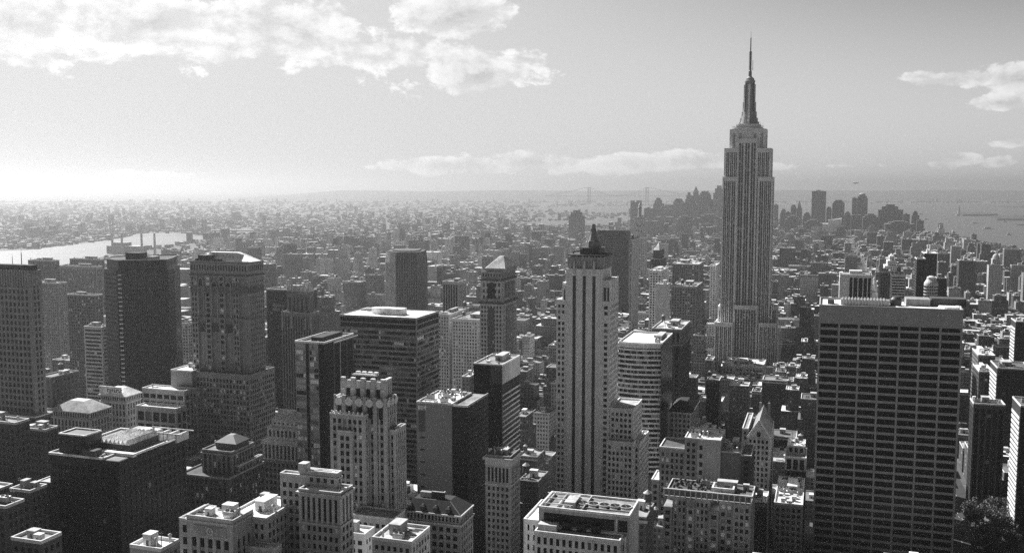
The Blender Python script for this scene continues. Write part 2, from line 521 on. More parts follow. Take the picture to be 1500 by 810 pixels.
def finish(root, most=100):
    """The hundred windows that show largest become parts, the rest one part."""
    inf = o_info[root.name]
    bands = [t for t in inf['win'] if t[4] == 'ribbon']
    single = [t for t in inf['win'] if t[4] != 'ribbon']
    # a ribbon window is a row of panes behind thin mullions, one part per floor
    sc = []
    for t in single + bands:
        p, wd, h, f, mat, st = t
        px, py, d = proj(p)
        vis = -30 < px < 1530 and py < 815 and py < inf['ybase'] + 4
        v = (Vector(p) - EYEV).normalized()
        inc = abs(v.y) if f == 'N' else abs(v.x)
        sc.append(((1e6 if vis else 1) * wd * h * inc / d / d, t))
    sc.sort(key=lambda q: -q[0])
    rest = {}
    def ribbon(b, t, gl, pal):
        p, wd, h, f, _, st = t
        n = max(2, round(wd / st['bay'])); w1 = wd / n
        run = None
        for i in range(n):
            a = -wd / 2 + i * w1
            if run is None or rng.random() < .45: run = pick(st['glass'], rng)
            m = pal.setdefault(run, len(pal))
            if f == 'N': b.box(p[0] + a + .09, p[0] + a + w1 - .09, p[1] - .05, p[1] + .05, p[2] - h / 2, p[2] + h / 2, m)
            else: b.box(p[0] - .05, p[0] + .05, p[1] + a + .09, p[1] + a + w1 - .09, p[2] - h / 2, p[2] + h / 2, m)
    for i, (s_, t) in enumerate(sc):
        p, wd, h, f, mat, st = t
        if i < most:
            if mat == 'ribbon':
                b = MB(); pal = {}
                ribbon(b, t, st['glass'], pal)
                b.build('window_band', list(pal), root)
            else:
                o = bpy.data.objects.new('window', pane_mesh(wd, h, f, mat))
                o.location = Vector(p) - root.location
                o.parent = root; col.objects.link(o)
        else:
            rest.setdefault('r', []).append(t)
    if rest:
        b = MB(); pal = {}
        for t in rest['r']:
            p, wd, h, f, mat, st = t
            if mat == 'ribbon': ribbon(b, t, st['glass'], pal)
            else:
                m = pal.setdefault(mat, len(pal))
                if f == 'N': b.box(p[0] - wd / 2, p[0] + wd / 2, p[1] - .05, p[1] + .05, p[2] - h / 2, p[2] + h / 2, m)
                else: b.box(p[0] - .05, p[0] + .05, p[1] - wd / 2, p[1] + wd / 2, p[2] - h / 2, p[2] + h / 2, m)
        o = b.build('window', list(pal), root)
        o['kind'] = 'stuff'

def cornice(root, x0, x1, y0, y1, z, out=.8, h=1.2, mat='stone_pale', name='cornice'):
    MB().box(x0 - out, x1 + out, y0 - out, y1 + .02, z - h, z).build(name, mat, root)

# ------------------------------------------------------------------ things bolted to roofs
_cl = {}
def clutter_mesh(kind):
    if kind in _cl: return _cl[kind]
    b = MB()
    if kind == 'water_tank':
        for sx_ in (-1.3, 1.3):
            for sy_ in (-1.3, 1.3): b.box(sx_ - .15, sx_ + .15, sy_ - .15, sy_ + .15, 0, 3.4, 1)
        b.box(-1.7, 1.7, -1.7, 1.7, 3.4, 3.65, 1)
        b.lathe(0, 0, [(2.0, 3.65), (1.9, 7.6)], 14, 0)
        b.lathe(0, 0, [(2.2, 7.62), (.15, 9.2)], 14, 2)
        me = b.data('water_tank', ['wood', 'metal_dark', 'roof_pale'])
    elif kind == 'cooling_unit':
        b.box(-2.2, 2.2, -1.4, 1.4, .4, 2.6, 0)
        for sx_ in (-1.1, 1.1): b.lathe(sx_, 0, [(.85, 2.6), (.85, 3.0), (.7, 3.0), (.7, 2.7)], 12, 1)
        for sx_ in (-1.8, 1.8): b.box(sx_ - .2, sx_ + .2, -1.2, 1.2, 0, .4, 1)
        me = b.data('cooling_unit', ['metal', 'metal_dark'])
    elif kind == 'bulkhead':
        b.box(-.5, .5, -.5, .5, 0, .92, 0); b.box(-.54, .54, -.54, .54, .92, 1.0, 1)
        b.box(-.15, .15, -.515, -.5, 0, .55, 2)
        me = b.data('bulkhead', ['stone_mid', 'roof_pale', 'metal_dark'])
    elif kind == 'pale_bulkhead':
        b.box(-.5, .5, -.5, .5, 0, .94, 0); b.box(-.53, .53, -.53, .53, .94, 1.0, 1)
        b.box(-.1, .2, -.515, -.5, 0, .5, 2)
        me = b.data('bulkhead', ['stone_light', 'roof_white', 'metal_dark'])
    elif kind == 'vent_stack':
        b.lathe(0, 0, [(.5, 0), (.5, 2.4), (.75, 2.5), (.75, 3.1), (.2, 3.5)], 10, 0)
        me = b.data('vent_stack', ['metal'])
    elif kind == 'pipe_run':
        for q in (-.3, .1, .4): b.box(-5, 5, q - .12, q + .12, .3, .54, 0)
        for q in (-4, 0, 4): b.box(q - .15, q + .15, -.5, .6, 0, .3, 1)
        b.box(4.4, 5.4, -.6, .8, 0, 1.5, 1)
        me = b.data('pipe_run', ['metal', 'metal_dark'])
    elif kind == 'tar_patch':
        b.box(-3, 2, -1.5, 1.5, 0, .05, 0); b.box(-1, 3.4, .9, 2.6, 0, .07, 0)
        me = b.data('tar_patch', ['stone_black'])
    elif kind == 'aerial':
        b.box(-.1, .1, -.1, .1, 0, 6, 0); b.box(-1.2, 1.2, -.07, .07, 4.6, 4.75, 0); b.box(-.8, .8, -.07, .07, 5.5, 5.62, 0)
        me = b.data('aerial', ['metal_dark'])
    elif kind == 'skylight':
        b.box(-1.6, 1.6, -1, 1, 0, .5, 0)
        b.prism([(-1.5, -.9), (1.5, -.9), (1.5, .9), (-1.5, .9)], .5, 1.3, 1, scale=.3)
        me = b.data('skylight', ['roof_pale', 'glass_mid'])
    elif kind == 'duct':
        b.box(-3.5, 3.5, -.5, .5, .5, 1.4, 0); b.box(2.6, 3.5, .5, 3.5, .5, 1.4, 0)
        for q in (-3, 0, 3): b.box(q - .1, q + .1, -.4, .4, 0, .5, 0)
        me = b.data('duct', ['metal'])
    _cl[kind] = me
    return me

def add_part(root, kind, x, y, z, sc=(1, 1, 1), rz=0.0, name=None):
    me = clutter_mesh(kind)
    o = bpy.data.objects.new(name or me.name.split('.')[0], me)
    o.location = Vector((x, y, z)) - root.location
    o.scale = sc; o.rotation_euler = (0, 0, rz)
    o.parent = root; col.objects.link(o)
    for (a, b, c, d, zz, ro) in o_info.get(root.name, {}).get('roofs', []):
        if a <= x <= b and c <= y <= d and abs(zz - z) < .6: o.parent = ro
    return o

def roof_stuff(root, x0, x1, y0, y1, z, n=6, tanks=1, pent=True, pale=False, seed=None):
    r = random.Random(seed if seed is not None else int(x0 * 7 + y0 * 3))
    W, D = x1 - x0, y1 - y0
    n = int(n * 2.6)
    taken = []
    def free(x, y, a, b):
        if not (x0 + a + .7 < x < x1 - a - .7 and y0 + b + .7 < y < y1 - b - .7): return False
        if any(abs(x - q[0]) < a + q[2] and abs(y - q[1]) < b + q[3] for q in taken): return False
        taken.append((x, y, a, b)); return True
    if pent and W > 10 and D > 8:
        a, b = W * r.uniform(.10, .18), D * r.uniform(.13, .22)
        x, y = x0 + W * r.uniform(.35, .65), y0 + D * r.uniform(.45, .65)
        if free(x, y, a, b):
            add_part(root, 'pale_bulkhead' if pale else 'bulkhead', x, y, z, (2 * a, 2 * b, r.uniform(2.8, 5.0)))
    for i in range(tanks * 4):
        if tanks <= 0: break
        x, y = r.uniform(x0, x1), r.uniform(y0, y1)
        if free(x, y, 2.4, 2.4):
            add_part(root, 'water_tank', x, y, z, (r.uniform(.8, 1.15),) * 3); tanks -= 1
    for i in range(n * 3):
        if n <= 0: break
        k = r.choice(['cooling_unit', 'cooling_unit', 'vent_stack', 'vent_stack', 'duct', 'bulkhead', 'pale_bulkhead', 'pipe_run', 'tar_patch', 'tar_patch', 'aerial', 'skylight'])
        a, b = {'cooling_unit': (2.4, 1.6), 'vent_stack': (.9, .9), 'duct': (3.8, 3.8), 'pipe_run': (5.6, .9), 'tar_patch': (3, 2), 'aerial': (.8, .3), 'skylight': (1.8, 1.2)}.get(k, (1.6, 1.6))
        x, y = r.uniform(x0, x1), r.uniform(y0, y1)
        if free(x, y, a, b):
            sc = (1, 1, 1)
            if 'bulkhead' in k: sc = (r.uniform(2, 3.2), r.uniform(2, 3.2), r.uniform(1.8, 3.4))
            add_part(root, k, x, y, z, sc); n -= 1

def mast(root, x, y, z, h, t=.35, name='antenna'):
    b = MB(); b.lathe(x, y, [(t, z), (t * .8, z + h * .6), (t * .3, z + h * .62), (t * .15, z + h)], 8)
    b.build(name, 'metal_dark', root)

def pyramid(root, x0, x1, y0, y1, z0, z1, mat='lead', top=.02, name='roof', ridge=None):
    b = MB()
    b.prism([(x0, y0), (x1, y0), (x1, y1), (x0, y1)], z0, z1, 0, scale=top)
    return b.build(name, mat, root)
# ================================================================== the large towers
def hero(name, label, cat, b, ybase, z=0.0):
    return thing(name, label, cat, ((b[0] + b[1]) / 2, b[2], z), ybase)

# ---- the tall spired skyscraper ------------------------------------
def spired_skyscraper():
    d = 1280.0
    m = at_depth(1095, 472, d); y0 = m.y
    def span(pl, pr, py, dy):
        a, b = on_y(pl, py, y0 + dy), on_y(pr, py, y0 + dy)
        return a.x, b.x, (a.z + b.z) / 2
    xa, xb, _ = span(1046, 1137, 472, -10)
    root = thing('skyscraper', 'tallest tower in view, a pale stepped stone skyscraper with a tapering spire and needle mast', 'skyscraper', ((xa + xb) / 2, y0, 0), 531)
    wallm, stm, met = 'esb_stone', 'strip_esb', 'metal_dark'
    M['esb_stone'] = pmat('esb_stone', .72, .8, .18, .06, .5)
    def tier(pl, pr, py, dy, deep, z0, groups, side=5, par=True, name='wall'):
        x0, x1, z1 = span(pl, pr, py, dy)
        yy = y0 + dy
        mb = MB(); rec = .9
        mb.box(x0 + .0, x1 - rec, yy + rec, yy + deep, z0, z1)
        W = x1 - x0
        edges = [x0]
        for c, wd in groups:
            wd *= 1.28
            a, b = x0 + W * (c - wd / 2), x0 + W * (c + wd / 2)
            mb.box(edges[-1], a, yy, yy + rec, z0, z1 - .01)
            edges.append(b)
            mb.box((a + b) / 2 - .35, (a + b) / 2 + .35, yy + .25, yy + rec, z0, z1 - 4.2)      # slim mullion
            mb.box(a, b, yy + .02, yy + rec, z1 - 4.2, z1 - .01)                          # blank head over the column
            for (u, v) in ((a, (a + b) / 2 - .35), ((a + b) / 2 + .35, b)):
                MB().box(u, v, yy + rec - .2, yy + rec - .02, z0, z1 - 4.2).build('window_column', stm, root)
        mb.box(edges[-1], x1, yy, yy + rec, z0, z1 - .01)
        # the right-hand side
        L = deep - rec
        e = yy + rec
        for i in range(side):
            a = yy + rec + L * (i + .28) / side; b = yy + rec + L * (i + .78) / side
            mb.box(x1 - rec, x1, e, a, z0, z1 - .01); e = b
            mb.box(x1 - rec, x1 - .02, a, b, z1 - 4.2, z1 - .01)
            MB().box(x1 - rec + .02, x1 - rec + .2, a, b, z0, z1 - 4.2).build('window_column', stm, root)
        mb.box(x1 - rec, x1, e, yy + deep, z0, z1 - .01)
        mb.build(name, wallm, root)
        if par:
            pb = MB()
            pb.box(x0 - .1, x1 + .1, yy - .1, yy + .5, z1, z1 + 1.6); pb.box(x1 - .5, x1 + .1, yy + .5, yy + deep, z1, z1 + 1.6)
            pb.box(x0 - .1, x0 + .5, yy + .5, yy + deep, z1, z1 + 1.6)
            pb.build('parapet', wallm, root)
        BLOCKS.append((x0, x1, yy, yy + deep, z1, root.name))
        return x0, x1, z1
    g2 = [(.30, .24), (.70, .24)]
    g3 = [(.2, .17), (.5, .17), (.8, .17)]
    tier(1046.5, 1073, 474, -12, 60, 0, [(.16, .13), (.39, .13), (.62, .13), (.85, .13)], 6)
    tier(1111, 1137, 475, -12, 60, 0, [(.16, .13), (.39, .13), (.62, .13), (.85, .13)], 6)
    tier(1074, 1110, 449, -4, 40, 0, [(.17, .15), (.39, .15), (.61, .15), (.83, .15)], 3)
    tier(1051.5, 1060, 450, 6, 40, 0, [(.5, .4)], 4)
    tier(1130, 1138.5, 450, 6, 40, 0, [(.5, .4)], 4)
    zb = 60
    tier(1058.5, 1080.5, 261, 0, 44, zb, [(.2, .15), (.45, .15), (.74, .19)], 5)
    tier(1110, 1132, 261, 0, 44, zb, [(.26, .19), (.55, .15), (.8, .15)], 5)
    tier(1080.5, 1110, 205, 3.2, 40, zb, g3, 3)
    _, _, zs = span(1060, 1130, 261, 0)
    tier(1061, 1081.5, 219, 2.0, 41, zs + .1, [(.27, .16), (.55, .16), (.82, .16)], 5)
    tier(1109, 1130, 219, 2.0, 41, zs + .1, [(.18, .16), (.45, .16), (.73, .16)], 5)
    _, _, z2 = span(1061, 1130, 219, 2)
    x0, x1, z3 = tier(1069, 1122.5, 191, 6, 32, z2 + .1, [(.12, .05), (.3, .05), (.7, .05), (.88, .05)], 4)
    # observation decks, stepped platforms, mast
    cx, cy = (x0 + x1) / 2, y0 + 6 + 16
    zz = z3; s = .93
    b = MB()
    for hw, h in ((20, 2.2), (17.5, 2.0), (15.5, 3.2), (13.5, 1.5)):
        b.box(cx - hw, cx + hw, cy - hw * .8, cy + hw * .8, zz, zz + h); zz += h
    b.build('observation_deck', 'esb_stone', root)
    f = MB()
    for hw in (20.2,):
        for i in range(26):
            xx = cx - hw + 2 * hw * i / 25
            f.box(xx - .12, xx + .12, cy - 16.3, cy - 16.1, z3 + 2.2, z3 + 5)
    f.box(cx - 20.3, cx + 20.3, cy - 16.32, cy - 16.1, z3 + 4.9, z3 + 5.2)
    f.build('railing', 'metal', root)
    zt = on_y(1095, 118, cy).z
    h = zt - zz
    b = MB()
    b.lathe(cx, cy, [(11.5, zz), (10.2, zz + h * .09), (8.6, zz + h * .22), (7.6, zz + h * .38), (6.9, zz + h * .6), (6.4, zz + h * .95), (6.9, zz + h * .955), (6.9, zz + h * .985), (5.6, zz + h), (5.4, zz + h + 2), (3.4, zz + h + 3.6), (2.2, zz + h + 5)], 20)
    b.build('mast_drum', 'lead', root)
    for k in range(4):
        a = math.pi / 4 + k * math.pi / 2 - math.pi / 4
        b = MB()
        ux, uy = math.cos(a), math.sin(a); px_, py_ = -uy, ux
        for (r0, r1, za, zb_) in ((6.4, 13.2, 0, .05), (6.4, 11.4, .05, .14), (6.4, 9.8, .14, .28), (6.3, 8.6, .28, .5), (6.2, 7.6, .5, .9)):
            t = 1.3
            q = [(cx + ux * r0 - px_ * t, cy + uy * r0 - py_ * t), (cx + ux * r1 - px_ * t, cy + uy * r1 - py_ * t),
                 (cx + ux * r1 + px_ * t, cy + uy * r1 + py_ * t), (cx + ux * r0 + px_ * t, cy + uy * r0 + py_ * t)]
            b.prism(q, zz + h * za, zz + h * zb_, 0)
        b.build('mast_wing', 'esb_stone', root)
        a2 = a + math.pi / 4
        b = MB(); ux, uy = math.cos(a2), math.sin(a2)
        b.bar((cx + ux * 7.6, cy + uy * 7.6, zz + h * .28), (cx + ux * 6.75, cy + uy * 6.75, zz + h * .93), 1.2)
        b.build('glazed_strip', 'glass_dark', root)
    tip = on_y(1095, 47, cy).z
    za = zz + h + 5
    H = tip - za
    b = MB()
    b.lathe(cx, cy, [(2.3, za - 1), (2.0, za + H * .12), (1.3, za + H * .14), (1.3, za + H * .52), (1.75, za + H * .53), (1.75, za + H * .55), (.8, za + H * .56), (.7, za + H * .86), (.22, za + H * .87), (.12, tip)], 10)
    for i in range(16):
        zq = za + H * (.15 + .36 * i / 15)
        b.box(cx - 2.1, cx + 2.1, cy - .18, cy + .18, zq, zq + .5); b.box(cx - .18, cx + .18, cy - 2.1, cy + 2.1, zq + .1, zq + .6)
    b.bar((cx + 3.2, cy, za + H * .13), (cx + 3.2, cy, za + H * .36), .5); b.bar((cx, cy, za + H * .16), (cx + 3.2, cy, za + H * .16), .3)
    b.build('antenna', 'metal_dark', root)
    for (dx, dz, hh) in ((-15, 0, 9), (15.5, 0, 8), (-11, 3, 12), (12, 3, 7), (-18, -2, 6), (18.5, -2, 7)):
        mast(root, cx + dx, cy - 9, zz - 5 + dz, hh, .25, 'aerial')
spired_skyscraper()

# ---- the big slab of horizontal window bands at the right -----------
def grid_slab():
    x0, x1, y0, y1, z = spot_r(1195, 1200, 1411.5, 449, 600)
    y1 = y0 + 44
    root = hero('skyscraper', 'broad grey slab tower with rows of black ribbon windows, filling the right foreground', 'skyscraper', (x0, x1, y0), 815)
    M['grace_stone'] = pmat('grace_stone', .34, .75, .16, .05, .5)
    BLOCKS.append((x0, x1, y0, y1, z, root.name))
    mb = MB(); rec = 1.5
    zt = z - 10.4                                     # blank band below the roof
    mb.box(x0 + 1.2, x1 - 1.2, y0 + rec, y1, 0, z)
    W = x1 - x0; pw = 1.15; n = 7; bay = (W - pw) / n
    for i in range(n + 1):
        a = x0 + i * bay
        mb.box(a, a + pw, y0 - .12, y0 + rec, 0, zt - .02)
    fh, sh = 4.95, 1.6
    nf = int(zt / fh)
    mb.box(x0 + .02, x1 - .02, y0 + .03, y0 + rec, zt, z - .02)
    for j in range(nf + 1):
        zb = zt - j * fh - 1.7
        if j: mb.box(x0 + .03, x1 - .03, y0, y0 + rec, zb + fh - 1.7 - .62, zb + fh - 1.7 + sh - .62)
    for i in range(1, n):                              # joints in the blank band stand as slim fins
        a = x0 + i * bay
        mb.box(a + .3, a + .75, y0 - .06, y0 + .03, zt, z - .3)
    # left side, columns at the same rhythm
    for k in range(5):
        a = y0 + rec + (y1 - y0 - rec - 1.2) * k / 4
        mb.box(x0, x0 + 1.2, a, a + 1.2, 0, z - .03)
    for j in range(nf + 1):
        zb = zt - j * fh - 1.7
        if j: mb.box(x0 + .03, x0 + 1.2, y0 + rec, y1 - .02, zb + fh - 1.7 - .62, zb + fh - 1.7 + sh - .62)
        if j: mb.box(x1 - 1.2, x1 - .03, y0 + rec, y1 - .02, zb + fh - 1.7 - .62, zb + fh - 1.7 + sh - .62)
    mb.build('wall', 'grace_stone', root)
    tops = []
    rest = MB()
    cnt = 0
    for j in range(nf):
        zb = zt - (j + 1) * fh - 1.7 + fh - 1.7 - .62 + sh
        ze = zb + fh - sh
        if j == 0: ze = min(ze, zt)
        for i in range(n):
            a = x0 + i * bay + pw
            if cnt < 100:
                MB().box(a, a + bay - pw, y0 + rec - .3, y0 + rec - .02, zb, ze).build('window_band', 'glass_black' if rng.random() < .85 else 'glass_dark', root)
            else: rest.box(a, a + bay - pw, y0 + rec - .3, y0 + rec - .02, zb, ze)
            cnt += 1
    o = rest.build('window_band', 'glass_black', root); o['kind'] = 'stuff'
    # roof
    MB().box(x0 + .8, x1 - .8, y0 + .8, y1 - .8, z - .3, z + .12).build('roof', 'roof_white', root)
    pb = MB()
    pb.box(x0, x1, y0, y0 + .8, z, z + 1.3); pb.box(x0, x1, y1 - .8, y1, z, z + 1.3)
    pb.box(x0, x0 + .8, y0 + .8, y1 - .8, z, z + 1.3); pb.box(x1 - .8, x1, y0 + .8, y1 - .8, z, z + 1.3)
    pb.build('parapet', 'grace_stone', root)
    b = MB()
    for i in range(14): b.box(x0 + 14 + i * 1.9, x0 + 14.6 + i * 1.9, y0 + 12, y0 + 24, z + .1, z + 4.2)
    b.box(x0 + 13, x0 + 42, y0 + 13, y0 + 23, z + .1, z + 3.6)
    b.build('cooling_tower', 'metal', root)
    MB().lathe(x0 + 46, y0 + 20, [(3.4, z), (3.4, z + 4), (2.2, z + 5.5), (.6, z + 6)], 16).build('water_tank', 'metal_dark', root)
    MB().box(x0 + 52, x0 + 66, y0 + 20, y0 + 34, z + .1, z + 4.5).build('bulkhead', 'stone_mid', root)
    MB().lathe(x0 + 77, y0 + 17, [(6.5, z + .1), (6.5, z + 1.2), (5.8, z + 1.2), (5.8, z + .9)], 20).build('helipad_ring', 'roof_white', root)
    MB().box(x0 + 67, x0 + 87, y0 + 24, y0 + 36, z + .1, z + 5.0).build('bulkhead', 'stone_dark', root)
    MB().box(x0 + 5, x0 + 9, y0 + 14, y0 + 20, z + .1, z + 3).build('cooling_unit', 'metal_dark', root)
    for i in range(9): mast(root, x0 + 10 + i * 8.3, y0 + 30, z, rng.uniform(3, 6), .15)
grid_slab()

# ---- the pale tower with three black stripes ------------------------
def striped_tower():
    D = 650
    m = at_depth(893, 443, D); y0 = m.y
    def X(px, py): return on_y(px, py, y0).x
    def Z(py, px=855): return on_y(px, py, y0).z
    z_wing, z_sh, z_core = Z(443), Z(410), Z(394)
    x0, x1 = X(815, 443), X(893, 443)
    xc0, xc1 = X(829.5, 420), X(882.5, 420)
    root = thing('skyscraper', 'slim pale stone tower with three black vertical stripes and a dark pinnacle', 'skyscraper', ((x0 + x1) / 2, y0, 0), 735)
    M['fifth_stone'] = pmat('fifth_stone', .72, .85, .22, .12, .5)
    wm = 'fifth_stone'
    deep = y_on(906, x1, z_wing) - y0
    # central shaft with the stripes
    BLOCKS.append((x0, x1, y0, y0 + deep, z_wing, root.name))
    mb = MB(); rec = 1.0
    W = xc1 - xc0
    st = [(X(841.5, 420), 1.15), (X(856, 420), 1.15), (X(870.2, 420), 1.15)]
    yb = y0 + 28
    mb.box(xc0, xc1 - .02, y0 - .6 + rec, yb, 0, z_core)
    e = xc0; ztop = Z(404)
    for c, wd in st:
        mb.box(e, c - wd, y0 - .6, y0 - .6 + rec, 0, z_core - .02)
        mb.box(c - wd, c + wd, y0 - .58, y0 - .6 + rec, ztop, z_core - .02)
        MB().box(c - wd, c + wd, y0 - .6 + rec - .3, y0 - .6 + rec - .02, 0, ztop).build('window_column', 'strip_black', root)
        MB().prism([(c - wd * .9, y0 - 1.3), (c + wd * .9, y0 - 1.3), (c + wd * .9, y0 - .58), (c - wd * .9, y0 - .58)], ztop + 1, z_core + 5.5, scale=.35).build('finial', 'stone_light', root)
        e = c + wd
    mb.box(e, xc1, y0 - .6, y0 - .6 + rec, 0, z_core - .02)
    mb.build('wall', wm, root)
    BLOCKS.append((xc0, xc1, y0, yb, z_core, root.name))
    # upper set-back core with ribs
    zc2 = Z(377)
    b = MB(); xk0, xk1 = X(831, 380), X(884, 380)
    b.box(xk0, xk1, y0 + 2, y0 + 26, z_core, zc2)
    for i in range(13):
        a = xk0 + (xk1 - xk0) * i / 12
        b.box(a - .4, a + .4, y0 + 1.4, y0 + 2, z_core, zc2 + (.8 if i % 2 else .2))
    for i in range(7):
        a = y0 + 3.5 + 22 * i / 7
        b.box(xk1, xk1 + .6, a - .4, a + .4, z_core, zc2 + .4)
    b.build('upper_wall', 'stone_grey', root)
    MB().box(xk0 - .5, xk1 + .5, y0 + 1.2, y0 + 26.5, zc2 + .81, zc2 + 1.6).build('cornice', 'stone_dark', root)
    # shoulders right and left of the shaft
    xs1 = X(893.5, 420)
    b = MB(); b.box(xc1, xs1 - .5, y0 + 1.2, y0 + 30, z_wing, z_sh)
    for (u, v) in ((0, .12), (.5, .62), (.88, 1)):
        b.box(xc1 + (xs1 - xc1) * u, xc1 + (xs1 - xc1) * v, y0 + .5, y0 + 1.2, z_wing, z_sh + .6)
    for k in range(4): b.box(xs1 - .5, xs1, y0 + 1.2 + k * 8, y0 + 4 + k * 8, z_wing, z_sh + .5)
    b.build('shoulder', wm, root)
    for u, v in ((.12, .5), (.62, .88)):
        MB().box(xc1 + (xs1 - xc1) * u, xc1 + (xs1 - xc1) * v, y0 + 1.0, y0 + 1.18, z_wing, z_sh - 5).build('window_column', 'strip_black', root)
    zl = Z(415); xl0 = X(823.5, 430)
    b = MB(); b.box(xl0, xc0, y0 + 1.2, y0 + 30, z_wing, zl); b.box(xl0, xl0 + 1.0, y0 + .6, y0 + 1.2, z_wing, zl); b.box(xc0 - .9, xc0, y0 + .6, y0 + 1.2, z_wing, zl)
    b.build('shoulder', wm, root)
    MB().box(xl0 + 1.0, xc0 - .9, y0 + 1.0, y0 + 1.18, z_wing, zl - 5).build('window_column', 'strip_black', root)
    # wings with pairs of windows
    ws = S('grid', 3.15, 6.1 * .64, 1.15, 1.75, .5, wm, None, G_OFF, 2.0, corner=1.3)
    block(root, x0, xc0 - .02, y0, y0 + deep, 0, z_wing, ws, 'N', 'roof_pale', 1.4, wm)
    ws2 = dict(ws)
    block(root, xc1 + .02, x1, y0, y0 + deep, 0, z_wing, ws2, 'NW', 'roof_pale', 1.4, wm)
    # crown: dark penthouse, octagon, pinnacle
    b = MB()
    p0, p1 = X(847, 376), X(876, 376)
    pz = Z(366)
    b.box(p0, p1, y0 + 6, y0 + 20, zc2 + 1.6, pz)
    for i in range(8):
        a = p0 + (p1 - p0) * i / 7
        b.box(a - .2, a + .2, y0 + 5.6, y0 + 6, zc2 + 1.6, pz + .6)
    b.box(p0 - .6, p1 + .6, y0 + 5.4, y0 + 20.6, pz + .6, pz + 1.1)
    b.build('penthouse', 'metal_dark', root)
    cx, cy = X(862.5, 366), y0 + 13
    b = MB()
    zq = Z(354)
    b.lathe(cx, cy, [(5.6, pz + 1.1), (5.4, zq - 1), (4.9, zq), (3.3, zq + .4)], 8, 0, math.pi / 8)
    b.build('lantern', 'lead', root)
    b = MB(); tip = Z(329)
    b.lathe(cx, cy, [(3.5, zq + .4), (2.4, zq + 4), (1.5, tip - 1), (1.2, tip)], 8, 0, math.pi / 8)
    for i in range(4):
        a = i * math.pi / 2 + math.pi / 4
        b.bar((cx + 5 * math.cos(a), cy + 5 * math.sin(a), zq - 1), (cx + 1.6 * math.cos(a), cy + 1.6 * math.sin(a), tip - 3), .35)
    b.build('pinnacle', 'lead', root)
    b = MB()
    b.bar((p0 - 6, y0 + 9, zc2 + 3), (p0 + 1, y0 + 9, zc2 + 3.8), .9); b.bar((p1, y0 + 9, zc2 + 2.6), (p1 + 8, y0 + 9, zc2 + 2.4), .7)
    b.box(p0 - 6.2, p0 - 5.4, y0 + 8.6, y0 + 9.4, zc2 + 1.6, zc2 + 3.4); b.box(p1 + 7, p1 + 7.6, y0 + 8.6, y0 + 9.4, zc2 + 1.6, zc2 + 2.8)
    b.build('window_washing_rig', 'metal_dark', root)
    # stepped annex to the right
    za, zb = Z(602, 910), Z(646, 915)
    xa1 = x_on(928, y0 + 4, za)
    block(root, x1 + .02, xa1, y0 + 3, y0 + 36, 0, za, S('grid', 2.9, 3.9, 1.2, 1.7, .5, wm, None, G_OFF, 2, corner=1.4), 'NW', 'roof_pale', 1.3, wm)
    xb1 = x_on(930, y0, zb)
    block(root, x1 + .02, xb1, y0 - 6, y0 + 2.98, 0, zb, S('grid', 2.9, 3.9, 1.2, 1.7, .5, wm, None, G_OFF, 2, corner=1.4), 'NW', 'roof_pale', 1.3, wm)
    block(root, xa1 + .02, xa1 + 4.5, y0 + 3, y0 + 40, 0, zb - 3, S('grid', 3, 3.9, 1.2, 1.7, .5, wm, None, G_OFF, 2), 'NW', 'roof_white', 1.3, wm)
    finish(root)
striped_tower()

# ---- generic helper for single-block towers --------------------------
def simple(name, label, cat, b, ybase, st, faces='NW', roof='roof_mid', n=6, tanks=0, cop='coping', par=1.3, pent=True, pale=False, fin=True):
    root = hero(name, label, cat, b, ybase)
    block(root, b[0], b[1], b[2], b[3], 0, b[4], st, faces, roof, par, cop)
    if n or tanks or pent: roof_stuff(root, b[0], b[1], b[2], b[3], b[4] + .12, n, tanks, pent, pale)
    if fin: finish(root)
    return root

# ---- left edge, far to near -----------------------------------------
def edge_tower():
    b = spot(-40, 43, 50, 400, 640)
    root = hero('skyscraper', 'stone tower at the far left edge with deep window grid and dark crenellated top', 'skyscraper', b, 612)
    st = S('grid', 3.5, 4.2, 1.35, 1.6, .7, 'stone_mid', None, G_DARK, 3.0, corner=2.2)
    block(root, b[0], b[1], b[2], b[3], 0, b[4], st, 'NW', 'roof_dark', 0)
    # buttressed crown
    m = MB()
    n = 22
    for i in range(n):
        x = b[0] + (b[1] - b[0]) * (i + .5) / n
        m.box(x - .55, x + .55, b[2] - .7, b[2] + .8, b[4] - 9, b[4] + 1.6)
    for i in range(6):
        y = b[2] + 2 + (b[3] - b[2] - 3) * i / 5
        m.box(b[1] - .8, b[1] + .7, y - .55, y + .55, b[4] - 9, b[4] + 1.6)
    m.build('buttress', 'stone_mid', root)
    MB().box(b[0], b[1] - 1, b[2] + 2, b[3] - 2, b[4], b[4] + 5).build('penthouse', 'stone_black', root)
    z = b[4] + 5
    mast(root, at_depth(29, 386, 650).x, b[2] + 8, z, 13, .3); mast(root, at_depth(11, 386, 650).x, b[2] + 8, z, 8, .22)
    # wider foot
    block(root, b[0], b[1] + 5, b[2] - 6, b[3] + 8, 0, 90, S('grid', 3.3, 4.0, 1.3, 1.5, .6, 'stone_dark', None, G_DARK, 2), 'NW', 'roof_mid', 1.0)
    finish(root)
edge_tower()

